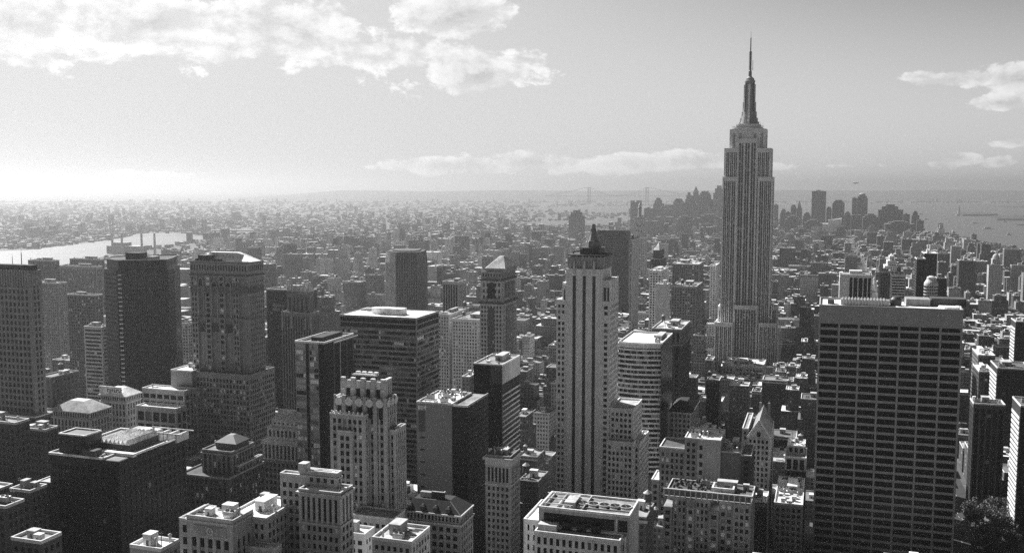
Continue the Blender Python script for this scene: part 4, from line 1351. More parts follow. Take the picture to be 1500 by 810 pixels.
simple('apartment_building', 'wide brown apartment block with window rows, left of the spired skyscraper', 'apartment building', spot(983, 1020, 1037, 421, 1190), 478,
       S('grid', 3.4, 3.3, 1.5, 1.5, .4, 'stone_mid', None, G_OFF, 2), roof='roof_mid', n=4, tanks=1)
simple('apartment_building', 'brown stepped block directly behind the wide apartment block, by the spired skyscraper', 'apartment building', spot(985, 1024, 1040, 388, 1520), 425,
       S('grid', 3.4, 3.3, 1.5, 1.5, .4, 'stone_brown', None, G_OFF, 2), roof='roof_pale', n=4, tanks=2)
simple('apartment_building', 'tall sunlit white block at the left foot of the spired skyscraper', 'apartment building', spot(1040, 1049, 1056, 390, 1450), 472,
       S('grid', 3.4, 3.4, 1.8, 1.6, .3, 'stone_light', None, G_OFF, 2), 'NWE', roof='roof_white', n=2, pale=True)

def curved_bands():
    d = 730
    b = spot(905, 968, 990, 506, d)
    x0, x1, y0, y1, z = b
    root = hero('office_tower', 'banded office tower with gently bowed front and dark glass side, right of the striped tower', 'office tower', b, 655)
    n = 14; W = x1 - x0; pts = []
    for i in range(n + 1):
        t = i / n
        pts.append((x0 + W * t, y0 + 5 * (1 - math.sin(math.pi * min(1, (t * .9 + .1))) ) * .8))
    poly = pts + [(x1, y1), (x0, y1)]
    mb = MB(); mb.prism([(x, y + .6) for x, y in pts] + [(x1, y1), (x0, y1)], 0, z)
    mb.build('wall', 'stone_dark', root)
    BLOCKS.append((x0, x1, y0, y1, z, root.name))
    fh = 3.8
    for j in range(int(z / fh)):
        zz = z - (j + 1) * fh
        if zz < 20: continue
        m = MB()
        for (p, q) in zip(pts[:-1], pts[1:]):
            m.prism([p, q, (q[0], q[1] + .6), (p[0], p[1] + .6)], zz + fh - (1.5 if j else 3), zz + fh)
        m.build('spandrel', 'stone_grey', root)
        m = MB(); pal = []
        for (p, q) in zip(pts[:-1], pts[1:]):
            for h in (0, .5):
                a = (p[0] + (q[0] - p[0]) * h + .1, p[1] + (q[1] - p[1]) * h); c = (p[0] + (q[0] - p[0]) * (h + .5) - .1, p[1] + (q[1] - p[1]) * (h + .5))
                m.prism([(a[0], a[1] + .45), (c[0], c[1] + .45), (c[0], c[1] + .59), (a[0], a[1] + .59)], zz, zz + fh - (1.5 if j else 3), rng.choice([0, 0, 0, 1, 1, 2, 3]))
        m.build('window_band', ['glass_black', 'glass_dark', 'shade', 'stone_brown'], root)
    MB().box(x1 + .002, x1 + .3, y0 + 1.5, y1, 0, z - .3).build('glass_side', 'glass_black', root)
    MB().box(x0 + .5, x1 - .5, y0 + 6, y1 - .5, z - .2, z + .15).build('roof', 'roof_white', root)
    m = MB()
    for (p, q) in zip(pts[:-1], pts[1:]): m.prism([p, q, (q[0], q[1] + .8), (p[0], p[1] + .8)], z + .01, z + 1.3)
    m.box(x1 - .6, x1 + .3, y0 + 5, y1, z + .01, z + 1.3); m.box(x0, x0 + .6, y0 + 5.4, y1, z + .01, z + 1.3); m.box(x0 + .6, x1 - .6, y1 - .6, y1, z + .01, z + 1.3)
    m.build('parapet', 'stone_white', root)
    roof_stuff(root, x0 + W * .5, x1, y0 + 8, y1, z + .15, 3, 0, True)
curved_bands()

def arcaded():
    b = spot(955, 998, 1014, 484, 850)
    root = hero('office_building', 'dark office block with an arcade of tall windows round its top and a rooftop tank', 'office building', b, 590)
    z = b[4]
    st = S('grid', 5.0, 4.2, 2.2, 2.0, .6, 'stone_dark', None, G_DARK, 1.6)
    block(root, b[0], b[1], b[2], b[3], 0, z - 30, st, 'NW', None, 0)
    block(root, b[0], b[1], b[2], b[3], z - 29.98, z - 14, S('vert', 5.0, 16, 2.2, 3, .8, 'stone_dark', None, G_DARK, 2), 'NW', None, 0)
    MB().box(b[0] - .8, b[1] + .8, b[2] - .8, b[3], z - 14, z - 13).build('cornice', 'stone_mid', root)
    block(root, b[0], b[1], b[2], b[3], z - 12.98, z, S('grid', 4.2, 9.5, 1.8, 2.4, .8, 'stone_brown', None, G_DARK, 2.4), 'NW', 'roof_pale', 1.2)
    roof_stuff(root, b[0], b[1], b[2], b[3], z + .12, 4, 1, True)
    finish(root)
arcaded()
# ================================================================== foreground and middle blocks
def crenelled():
    D = 470
    m = at_depth(565, 588, D); y0 = m.y; z2 = m.z
    X = lambda px, py: on_y(px, py, y0).x
    Z = lambda px, py, dy=0: on_y(px, py, y0 + dy).z
    x0, x1 = X(490, 588), m.x
    y1 = y_on(581, x1, z2)
    root = thing('skyscraper', 'stepped art deco tower with a pale scalloped crown and white octagonal medallions', 'skyscraper', ((x0 + x1) / 2, y0, 0), 790)
    W = x1 - x0
    wm = 'stone_grey'
    st = S('vert', 2.55, 3.75, 1.05, 1.6, .7, wm, 'stone_mid', G_LIT, 2.0, corner=1.6)
    block(root, x0, x1, y0, y1, 0, z2, st, 'NW', 'roof_mid', 1.0, 'stone_white')
    # tall piers over the bays of the second tier, medallions between them
    hc = z2 - Z(540, 613)
    zb = Z(540, 613)
    cols = [x0 + W * t for t in (.10, .30, .50, .70, .90)]
    mp = MB()
    for i in range(6):
        c = x0 + W * (i * .2)
        mp.box(c - 1.0 if i else c, c + 1.0 if i < 5 else c + .3, y0 - .8, y0 - .01, 20, z2 + 1.8)
    mp.build('pier', wm, root)
    for c in cols:
        b = MB(); r_ = 2.1; zc = z2 - 1.2
        b.v += [(c + r_ * math.cos(a), y0 - yy, zc + r_ * math.sin(a)) for yy in (1.25, .5) for a in [math.pi / 8 + k * math.pi / 4 for k in range(8)]]
        for k in range(8): b.f.append((k, (k + 1) % 8, 8 + (k + 1) % 8, 8 + k)); b.fm.append(0)
        b.f.append(tuple(range(7, -1, -1))); b.fm.append(0)
        b.build('medallion', 'stone_white', root)
        MB().box(c - 1.0, c + 1.0, y0 - .3, y0 - .01, zb, z2 - 3.8).build('window', 'glass_black', root)
    for i in range(3):
        ya = y0 + (y1 - y0) * (i + .5) / 3
        b = MB(); r_ = 1.9; zc = z2 - 1.2
        b.v += [(x1 + xx, ya + r_ * math.cos(a), zc + r_ * math.sin(a)) for xx in (.9, .3) for a in [math.pi / 8 + k * math.pi / 4 for k in range(8)]]
        for k in range(8): b.f.append((k, (k + 1) % 8, 8 + (k + 1) % 8, 8 + k)); b.fm.append(0)
        b.f.append(tuple(range(8))); b.fm.append(0)
        b.build('medallion', 'stone_white', root)
    # crown
    zc = Z(535, 560, 4)
    xa, xb = x_on(504, y0 + 4, zc), x_on(562, y0 + 4, zc)
    yb = y1 - 2
    block(root, xa, xb, y0 + 4, yb, z2, zc, S('blank', wall=wm), '', 'roof_dark', 0)
    mp = MB(); ms = MB(); mw = []
    n = 5; h = zc - z2
    for i in range(n):
        c = xa + (xb - xa) * i / (n - 1)
        mp.box(c - 1.5, c + 1.5, y0 + 2.9, y0 + 3.99, z2, zc + .2)
        mp.prism([(c - 1.5, y0 + 2.9), (c + 1.5, y0 + 2.9), (c + 1.5, y0 + 4.6), (c - 1.5, y0 + 4.6)], zc + .2, zc + 1.6, 0, scale=.62)
        ms.box(c - 1.1, c + 1.1, y0 + 2.5, y0 + 4.2, zc + 1.61, zc + 2.3)
        ms.box(c - .9, c + .9, y0 + 2.5, y0 + 2.88, z2 + h * .5, z2 + h * .62)
        ms.box(c - .9, c + .9, y0 + 2.5, y0 + 2.88, z2 + .3, z2 + 2.1)
        if i < n - 1:
            d_ = (xb - xa) / (n - 1)
            ms.box(c + 1.52, c + d_ - 1.52, y0 + 3.2, y0 + 3.98, z2 + h * .62, zc + .9)
            MB().box(c + 1.9, c + d_ - 1.9, y0 + 3.5, y0 + 3.97, z2 + 1, z2 + h * .6).build('window', 'glass_black', root)
    for i in range(3):
        ya = y0 + 6 + (yb - y0 - 6) * i / 2.2
        mp.box(xb + .01, xb + 1, ya - 1.3, ya + 1.3, z2, zc + 1.2); ms.box(xb - .3, xb + 1.3, ya - 1, ya + 1, zc + 1.22, zc + 2)
        MB().box(xb + .01, xb + .3, ya + 1.6, ya + 3, z2 + 1, z2 + h * .6).build('window', 'glass_black', root)
    mp.build('pilaster', 'stone_pale', root); ms.build('ornament', 'stone_white', root)
    zp = Z(535, 550, 8)
    px0, px1 = x_on(517, y0 + 8, zp), x_on(552, y0 + 8, zp)
    MB().box(px0, px1, y0 + 8, yb - 3, zc, zp).build('penthouse', 'stone_black', root)
    b = MB()
    b.box(px0 - .4, px1 + .4, y0 + 7.6, y0 + 8.4, zp, zp + .8); b.box(px0 - .4, px0 + .4, y0 + 8.4, yb - 3, zp, zp + .8); b.box(px1 - .4, px1 + .4, y0 + 8.4, yb - 3, zp, zp + .8); b.box(px0 + .4, px1 - .4, yb - 3.5, yb - 2.7, zp, zp + .8)
    for i in range(4): b.box(px0 + (px1 - px0) * i / 4 + 1, px0 + (px1 - px0) * i / 4 + 3, y0 + 9, y0 + 11, zp + .01, zp + 1.6)
    b.build('parapet', 'stone_white', root)
    # left shoulder and lower bays
    zl = Z(510, 608, -5)
    xl0, xl1 = x_on(483, y0 - 5, zl), x_on(534, y0 - 5, zl)
    block(root, xl0, xl1, y0 - 5, y0 - .85, 0, zl, S('grid', 2.7, 3.75, 1.1, 1.6, .6, wm, 'stone_mid', G_LIT, 2, corner=1.7), 'NW', 'roof_pale', .6, 'stone_white')
    b = MB()
    for i in range(8):
        c = xl0 + (xl1 - xl0) * (i + .5) / 8
        b.prism([(c - .6, y0 - 5.4), (c + .6, y0 - 5.4), (c + .6, y0 - 4.4), (c - .6, y0 - 4.4)], zl + .6, zl + 2.0, scale=.5)
    b.build('finial', 'stone_white', root)
    zs = Z(505, 633, -8)
    block(root, x_on(495, y0 - 7, zs), x_on(516, y0 - 7, zs), y0 - 7.5, y0 - 5.02, 0, zs, S('vert', 2.6, 3.75, 1.0, 1.6, .6, wm, 'stone_mid', G_LIT, 2, corner=1.4), 'NW', 'roof_pale', .7, 'stone_pale')
    zr = Z(575, 634)
    block(root, x1 + .31, x1 + 3.2, y0 + 3, y1 + 4, 0, zr, S('vert', 2.6, 3.75, 1.1, 1.6, .6, wm, 'stone_mid', G_LIT, 2), 'NW', 'roof_pale', .8, 'stone_pale')
    zf = Z(560, 760, -10)
    block(root, x0 + W * .6, x1 + 12, y0 - 18, y0 - 5.2, 0, Z(600, 765, -18), S('grid', 3.2, 3.9, 1.2, 1.7, .5, wm, None, G_LIT, 2.5), 'NW', 'roof_mid', 1.0, 'stone_pale')
    finish(root)
crenelled()

def blank_slab():
    b = spot(610, 663, 692, 594, 560)
    x0, x1, y0, y1, z = b
    root = hero('office_building', 'plain grey windowless slab wall with a glossy dark right side and railed white roof', 'office building', b, 722)
    W = x1 - x0
    M['panel'] = pmat('panel', .20, .7, .10, .04, .4)
    block(root, x0, x1 - .5, y0, y1, 0, z, S('blank', wall='panel'), '', 'roof_white', 1.1, 'roof_pale')
    MB().box(x0 + W * .06, x0 + W * .24, y0 - .15, y0 - .01, z - 17, z - 4.5).build('louvre', 'stone_dark', root)
    g = MB()
    for k in range(7): g.box(x0 + W * .10, x0 + W * .22, y0 - .3, y0 - .02, z - 21 - k * 7.5, z - 20 - k * 7.5)
    g.build('slot_window', 'stone_black', root)
    g = MB()
    for k in range(6): g.box(x0 + W * .05 + k * .9, x0 + W * .05 + k * .9 + .45, y0 - .28, y0 - .02, z - 3.6, z - 1.2)
    g.build('vent_slot', 'roof_white', root)
    g = MB(); xw = x1 + 9
    # dark glass volume in the rear right
    g.box(x1 - .49, xw, y0 + .6, y1 + 4, 0, z - .6)
    g.build('glass_side', 'glass_black', root)
    m = MB()
    for j in range(int(z / 3.8)): m.box(x1 - .49, xw + .1, y0 + .45, y0 + .59, j * 3.8, j * 3.8 + .8)
    for j in range(int(z / 3.8)): m.box(xw + .01, xw + .15, y0 + .6, y1 + 4, j * 3.8, j * 3.8 + .8)
    m.build('spandrel', 'stone_black', root)
    MB().box(x1 - .4, xw - .4, y0 + 1.2, y1 + 3.4, z - .6, z - .4).build('roof', 'roof_mid', root)
    m = MB()
    m.box(x1 - .49, xw + .1, y0 + .5, y0 + 1.0, z - .59, z + .6); m.box(xw - .4, xw + .1, y0 + 1.0, y1 + 4, z - .59, z + .6)
    m.build('parapet', 'roof_pale', root)
    roof_stuff(root, x0, x1, y0, y1, z + .12, 7, 0, False, True)
blank_slab()

def dark_glass():
    b = spot(694, 735, 761, 536, 660)
    x0, x1, y0, y1, z = b
    root = hero('office_tower', 'black glass office tower with pale stripes down its right side, below the pointed-roof tower', 'office tower', b, 655)
    BLOCKS.append((x0, x1, y0, y1, z, root.name))
    MB().box(x0, x1, y0, y1, 0, z).build('wall', 'glass_black', root)
    m = MB()
    for j in range(int(z / 3.7)): m.box(x0, x1, y0 - .1, y0 - .002, j * 3.7, j * 3.7 + .7)
    m.build('spandrel', 'stone_black', root)
    W = x1 - x0
    MB().box(x0 + W * .62, x1, y0 - .3, y0 - .002, z - 13, z - .05).build('blank_panel', 'stone_dark', root)
    m = MB()
    for j in range(int(z / 3.7) - 4): m.box(x1 + .002, x1 + .5, y0 + .3, y1 - .3, j * 3.7, j * 3.7 + 1.1)
    m.build('side_band', 'stone_mid', root)
    MB().box(x1 + .002, x1 + .4, y0, y1, z - 13, z - .05).build('blank_panel', 'stone_mid', root)
    MB().box(x0 + .5, x1 - .5, y0 + .5, y1 - .5, z - .2, z + .15).build('roof', 'roof_mid', root)
    p = MB(); p.box(x0 - .1, x1 + .4, y0 - .3, y0 + .5, z, z + 1.1); p.box(x0 - .1, x0 + .5, y0 + .5, y1, z, z + 1.1); p.box(x1 - .4, x1 + .4, y0 + .5, y1, z, z + 1.1); p.box(x0 + .5, x1 - .4, y1 - .6, y1, z, z + 1.1)
    p.build('parapet', 'coping', root)
    roof_stuff(root, x0, x1, y0, y1, z + .15, 8, 0, True)
dark_glass()

def mansard():
    b = spot(588, 674, 693, 758, 480)
    x0, x1, y0, y1, z = b
    root = hero('office_building', 'stone building under a big black mansard roof, in front of the windowless slab', 'office building', b, 815)
    st = S('grid', 3.6, 4.0, 1.5, 1.6, .6, 'stone_mid', None, G_DARK, 1.2, corner=1.6)
    z1 = z - 4.6
    block(root, x0, x1, y0, y1, 0, z1, st, 'NW', None, 0)
    MB().box(x0 - .8, x1 + .8, y0 - .8, y1, z1, z1 + .9).build('cornice', 'stone_pale', root)
    block(root, x0 + .2, x1 - .2, y0 + .2, y1, z1 + .9, z, S('grid', 2.0, 3.4, .8, .8, .6, 'stone_mid', None, G_DARK, .4), 'NW', None, 0)
    MB().box(x0 - .6, x1 + .6, y0 - .6, y1, z, z + .9).build('cornice', 'stone_pale', root)
    zr = at_depth(640, 722, 500).z
    m = MB()
    m.v += [(x0, y0, z + .9), (x1, y0, z + .9), (x1, y1, z + .9), (x0, y1, z + .9), (x0 + 5, y0 + 5, zr), (x1 - 8, y0 + 5, zr), (x1 - 8, y1 - 4, zr), (x0 + 5, y1 - 4, zr)]
    for i in range(4):
        j = (i + 1) % 4; m.f.append((i, j, 4 + j, 4 + i)); m.fm.append(0)
    m.f.append((4, 5, 6, 7)); m.fm.append(0)
    m.build('mansard_roof', 'stone_black', root)
    for k in range(4):
        xx = x0 + (x1 - x0) * (k + .6) / 4.6
        d = MB(); d.box(xx - 1, xx + 1, y0 + .6, y0 + 3, z + .9, z + 3.4); d.prism([(xx - 1.3, y0 + .4), (xx + 1.3, y0 + .4), (xx + 1.3, y0 + 3.4), (xx - 1.3, y0 + 3.4)], z + 3.42, z + 4.4, scale=.3)
        d.build('dormer', 'stone_dark', root)
    MB().box(x0 + 7, x0 + 13, y0 + 8, y1 - 8, zr, zr + 2.6).build('bulkhead', 'stone_mid', root)
    MB().box(x0 + 14, x1 - 12, y0 + 8, y1 - 9, zr, zr + 3.2).build('bulkhead', 'stone_black', root)
    p = MB(); p.box(x0 + 13.6, x1 - 11.6, y0 + 7.6, y0 + 8.2, zr + 3.21, zr + 3.6); p.box(x1 - 12.2, x1 - 11.6, y0 + 8.2, y1 - 9, zr + 3.21, zr + 3.6); p.build('coping', 'stone_pale', root)
    MB().bar((x1 - 7.5, y0 + 5, zr), (x1 - .2, y0 + .2, z + 1), .7).build('ridge_flashing', 'lead', root)
    finish(root)
mansard()

def corner_office():
    b = spot(711, 748, 762, 672, 540)
    x0, x1, y0, y1, z = b
    root = hero('office_building', 'slim pale office building with a heavy cornice, left of the striped pale tower', 'office building', b, 815)
    block(root, x0, x1, y0, y1, 0, z - 16, S('grid', 3.0, 3.6, 1.25, 1.6, .5, 'stone_grey', None, G_DARK, 1, corner=1.4), 'NW', None, 0)
    MB().box(x0 - .4, x1 + .4, y0 - .4, y1, z - 16, z - 15.2).build('string_course', 'stone_pale', root)
    block(root, x0, x1, y0, y1, z - 15.2, z - 4.5, S('vert', 2.4, 5.2, .9, 1.0, .9, 'stone_grey', None, G_DARK, 1.2, corner=1.4), 'NW', None, 0)
    MB().box(x0 - .2, x1 + .2, y0 - .2, y1, z - 4.5, z - 1.2).build('frieze', 'stone_pale', root)
    MB().box(x0 - 1.3, x1 + 1.3, y0 - 1.3, y1, z - 1.2, z).build('cornice', 'stone_pale', root)
    MB().box(x0, x1, y0, y1, z, z + .3).build('roof', 'roof_dark', root)
    m = MB(); m.box(x0 + .1, x1 - .1, y0 + .1, y0 + .6, z + .3, z + 1.3); m.box(x1 - .6, x1 - .1, y0 + .6, y1, z + .3, z + 1.3); m.box(x0 + .1, x0 + .6, y0 + .6, y1, z + .3, z + 1.3); m.build('parapet', 'stone_mid', root)
    roof_stuff(root, x0, x1, y0, y1, z + .3, 6, 1, True)
    finish(root)
corner_office()

def tiered():
    b = spot(437, 498, 517, 725, 390)
    x0, x1, y0, y1, z = b
    root = hero('office_building', 'weathered stone office block with a set-back penthouse and colonnaded top storeys, bottom left of centre', 'office building', b, 815)
    st = S('grid', 2.7, 3.7, 1.15, 1.6, .5, 'stone_grey', None, G_LIT, .8, corner=1.3)
    zz = z - 13.5
    block(root, x0, x1, y0, y1, 0, zz, st, 'NW', None, 0)
    MB().box(x0 - .5, x1 + .5, y0 - .5, y1, zz, zz + .7).build('string_course', 'stone_pale', root)
    block(root, x0, x1, y0, y1, zz + .7, z - 1.2, S('vert', 2.7, 5.4, 1.15, .9, .8, 'stone_pale', 'stone_mid', G_DARK, 1, corner=1.4), 'NW', None, 0)
    MB().box(x0 - .9, x1 + .9, y0 - .9, y1 + .4, z - 1.2, z - .2).build('cornice', 'stone_pale', root)
    block(root, x0, x1, y0, y1, z - .2, z + .01, S('blank', wall='stone_grey'), '', 'roof_white', 1.0, 'stone_pale')
    xl = x_on(410, y0 + 7, z + 4)
    block(root, xl, x0 - .02, y0 + 7, y1, 0, z + 3.5, S('grid', 2.9, 3.7, 1.3, 1.6, .5, 'stone_grey', None, G_DARK, 3), 'NW', 'roof_white', .9, 'stone_pale')
    zp = at_depth(470, 690, 402).z
    xp0, xp1 = x_on(423, y0 + 9, zp), x_on(492, y0 + 6, zp)
    block(root, x0 - 3.5, xp1, y0 + 7.02, y1 - .3, z + .15, zp, S('grid', 3.4, 7.6, 1.6, 1.8, .6, 'stone_grey', None, (('glass_black', 3), ('stone_mid', 2)), 2.2, corner=1.6), 'NW', 'roof_white', .6, 'stone_white')
    m = MB(); m.box(x0 - 3.9, xp1 + .4, y0 + 6.6, y1, zp - 2.2, zp - 1.6); m.build('string_course', 'stone_pale', root)
    MB().box(x0 - 1, xp1 - 4, y0 + 9, y1 - 1.5, zp + .1, zp + .5).build('raised_roof', 'roof_white', root)
    MB().box(x0 - 3, x0 + .5, y1 - 6, y1 - 2, zp + .1, zp + 3.6).build('chimney', 'stone_pale', root)
    finish(root)
tiered()

def roundel():
    b = spot(273, 341, 371, 766, 380)
    x0, x1, y0, y1, z = b
    root = hero('office_building', 'pale stone building with a round ornament in a carved panel below its parapet, bottom left', 'office building', b, 815)
    st = S('vert', 3.6, 5.2, 1.5, 1.6, .8, 'stone_grey', 'stone_mid', G_DARK, .5, corner=2.2)
    W = x1 - x0
    block(root, x0, x1, y0, y1, 0, z - 7.2, st, 'NW', None, 0)
    MB().box(x0, x1, y0, y1, z - 7.2, z).build('attic', 'stone_grey', root)
    MB().box(x0 - .3, x1 + .3, y0 - .3, y1, z - 1.4, z - .7).build('cornice', 'stone_pale', root)
    MB().box(x0 + W * .18, x0 + W * .86, y0 - .35, y0 - .01, z - 6.4, z - 2.4).build('panel', 'stone_mid', root)
    m = MB(); c = x0 + W * .52
    def ring(r0, r1, ya, yb):
        k = len(m.v); n = 20
        for yy in (ya, yb):
            for r_ in (r0, r1):
                for i in range(n):
                    a = 2 * math.pi * i / n; m.v.append((c + r_ * math.cos(a), yy, z - 4.4 + r_ * math.sin(a)))
        for i in range(n):
            j = (i + 1) % n
            for a, q in ((0, 1), (1, 3), (3, 2), (2, 0)):
                m.f.append((k + a * n + i, k + a * n + j, k + q * n + j, k + q * n + i)); m.fm.append(0)
    ring(1.0, 1.6, y0 - .7, y0 - .36)
    m.box(c - .35, c + .35, y0 - .6, y0 - .36, z - 5.2, z - 3.7)
    m.build('roundel', 'stone_pale', root)
    MB().box(x0 + .5, x1 - .5, y0 + .5, y1 - .5, z - .2, z + .1).build('roof', 'roof_pale', root)
    p = MB(); p.box(x0, x1, y0, y0 + .5, z, z + 1.2); p.box(x0, x0 + .5, y0 + .5, y1, z, z + 1.2); p.box(x1 - .5, x1, y0 + .5, y1, z, z + 1.2); p.build('parapet', 'stone_pale', root)
    xl = x_on(262, y0 + 3, z - 2)
    block(root, xl, x0 - .02, y0 + 3, y1 + 6, 0, z - 2.5, S('grid', 3.5, 5, 1.6, 2, .5, 'stone_grey', None, G_DARK, 2), 'NW', 'roof_white', .8, 'stone_pale')
    roof_stuff(root, x0, x1, y0 + 3, y1, z + .1, 5, 0, True, True)
    MB().lathe(x0 + W * .75, y0 + 6, [(2.4, z + .1), (2.6, z + 1.2), (2.3, z + 1.6), (.3, z + 2.2)], 18).build('rooftop_dome', 'roof_white', root)
    # lower wings running back and to the right
    block(root, x1 - W * .55, x1 + 6, y1 + .02, y1 + 26, 0, z - 3, S('grid', 3, 3.8, 1.3, 1.7, .5, 'stone_pale', None, G_OFF, 2), 'NW', 'roof_white', 1.0, 'stone_white')
    roof_stuff(root, x1 - W * .55, x1 + 6, y1 + 1, y1 + 26, z - 2.88, 4, 0, True, True)
    block(root, x1 + .02, x1 + 13, y0 + 8, y1, 0, z - 13, S('grid', 2.8, 3.8, 1.3, 1.7, .5, 'stone_light', None, G_OFF, 2), 'NW', 'roof_white', 1.0, 'stone_white')
    finish(root)
roundel()

def dark_mansion():
    b = spot(283, 339, 372, 664, 560)
    x0, x1, y0, y1, z = b
    root = hero('office_building', 'dark ornate terraced building with a small pyramid roof, below the gothic brick tower', 'office building', b, 735)
    st = S('vert', 3.2, 4.2, 1.3, 1.6, .7, 'stone_brown', 'stone_dark', G_LIT, 1.0)
    zl = at_depth(345, 709, 545).z
    block(root, x0 + 6, x1, y0, y1, zl - 3, z, st, 'NW', 'roof_mid', 1.0, 'stone_mid')
    MB().box(x0 + 5.4, x1 + .7, y0 - .7, y1, z - 1.6, z - .8).build('cornice', 'stone_mid', root)
    block(root, x0 - 4, x1 + 3, y0 - 8, y1 + 6, 0, zl, S('vert', 3.2, 4.2, 1.3, 1.6, .7, 'stone_dark', None, G_LIT, 1.0), 'NW', 'roof_dark', 1.0, 'stone_mid')
    zm = zl + (z - zl) * .35
    block(root, x1 + .02, x1 + 2.5, y0 + 3, y1 + 5, zl, zm, st, 'NW', 'roof_mid', .8, 'stone_pale')
    pz = at_depth(336, 631, 585).z
    xa, xb = x_on(321, y0 + 9, z), x_on(350, y0 + 9, z)
    MB().box(xa, xb, y0 + 6, y1 - 4, z, z + 4).build('penthouse', 'stone_dark', root)
    pyramid(root, xa - .6, xb + .6, y0 + 5.4, y1 - 3.4, z + 4.01, pz + 1, 'lead', .25, 'pyramid_roof')
    m = MB()
    for k in range(26):
        q, y_ = rng.uniform(x0 - 2, x0 + 14), rng.uniform(y0 + 2, y1)
        m.lathe(q, y_, [(.4, zl), (1.3, zl + 1.5), (1.0, zl + rng.uniform(2.5, 5)), (.2, zl + 5.6)], 6)
    m.build('roof_planting', 'planting', root)
    roof_stuff(root, x0 + 6, xa - 1, y0, y1, z + .12, 3, 0, False)
    finish(root)
dark_mansion()

def temple_top():
    b = spot(385, 444, 462, 650, 640)
    x0, x1, y0, y1, z = b
    root = hero('office_building', 'pale building with columned loggia and stepped pyramid top, left of the bright-bayed glass tower', 'office building', b, 745)
    block(root, x0, x1, y0, y1, 0, z - 13, S('grid', 3.2, 3.9, 1.5, 1.7, .5, 'stone_mid', None, G_DARK, 2), 'NW', None, 0)
    block(root, x0, x1, y0, y1, z - 13, z - 2, S('vert', 3.1, 9.8, 1.2, .8, 1.3, 'stone_white', None, G_DARK, .6, corner=1.2), 'NW', None, 0)
    MB().box(x0 - .9, x1 + .9, y0 - .9, y1, z - 2, z + .2).build('cornice', 'stone_white', root)
    z2 = on_y(400, 627, y0 + 3).z
    xa = x_on(391, y0 + 3, z2)
    block(root, xa, x1 - 3, y0 + 3, y1 - 3, z + .2, z2, S('grid', 3.1, 4.4, 1.5, 2.2, .4, 'stone_white', None, G_DARK, 1.2), 'NW', 'roof_pale', .5, 'stone_white')
    z3 = on_y(405, 616, y0 + 6).z
    xb = x_on(398, y0 + 6, z3)
    block(root, xb, x1 - 6, y0 + 6, y1 - 5, z2 + .1, z3, S('grid', 3.4, 4.4, 1.9, 2.2, .4, 'stone_white', None, G_DARK, 1.2), 'NW', None, 0)
    tip = on_y(410, 599, y0 + 9).z
    m = MB(); n = 6
    for i in range(n):
        t = i / n
        m.box(xb + 5 * t + .1, x1 - 6.1 - 5 * t, y0 + 6.1 + 5 * t, y1 - 5.1 - 4 * t, z3 + (tip - z3) * t, z3 + (tip - z3) * (i + 1) / n)
    m.build('stepped_roof', 'stone_light', root)
    mast(root, xb + 5.4, y0 + 14, tip, 2, .8, 'finial')
    finish(root)
temple_top()

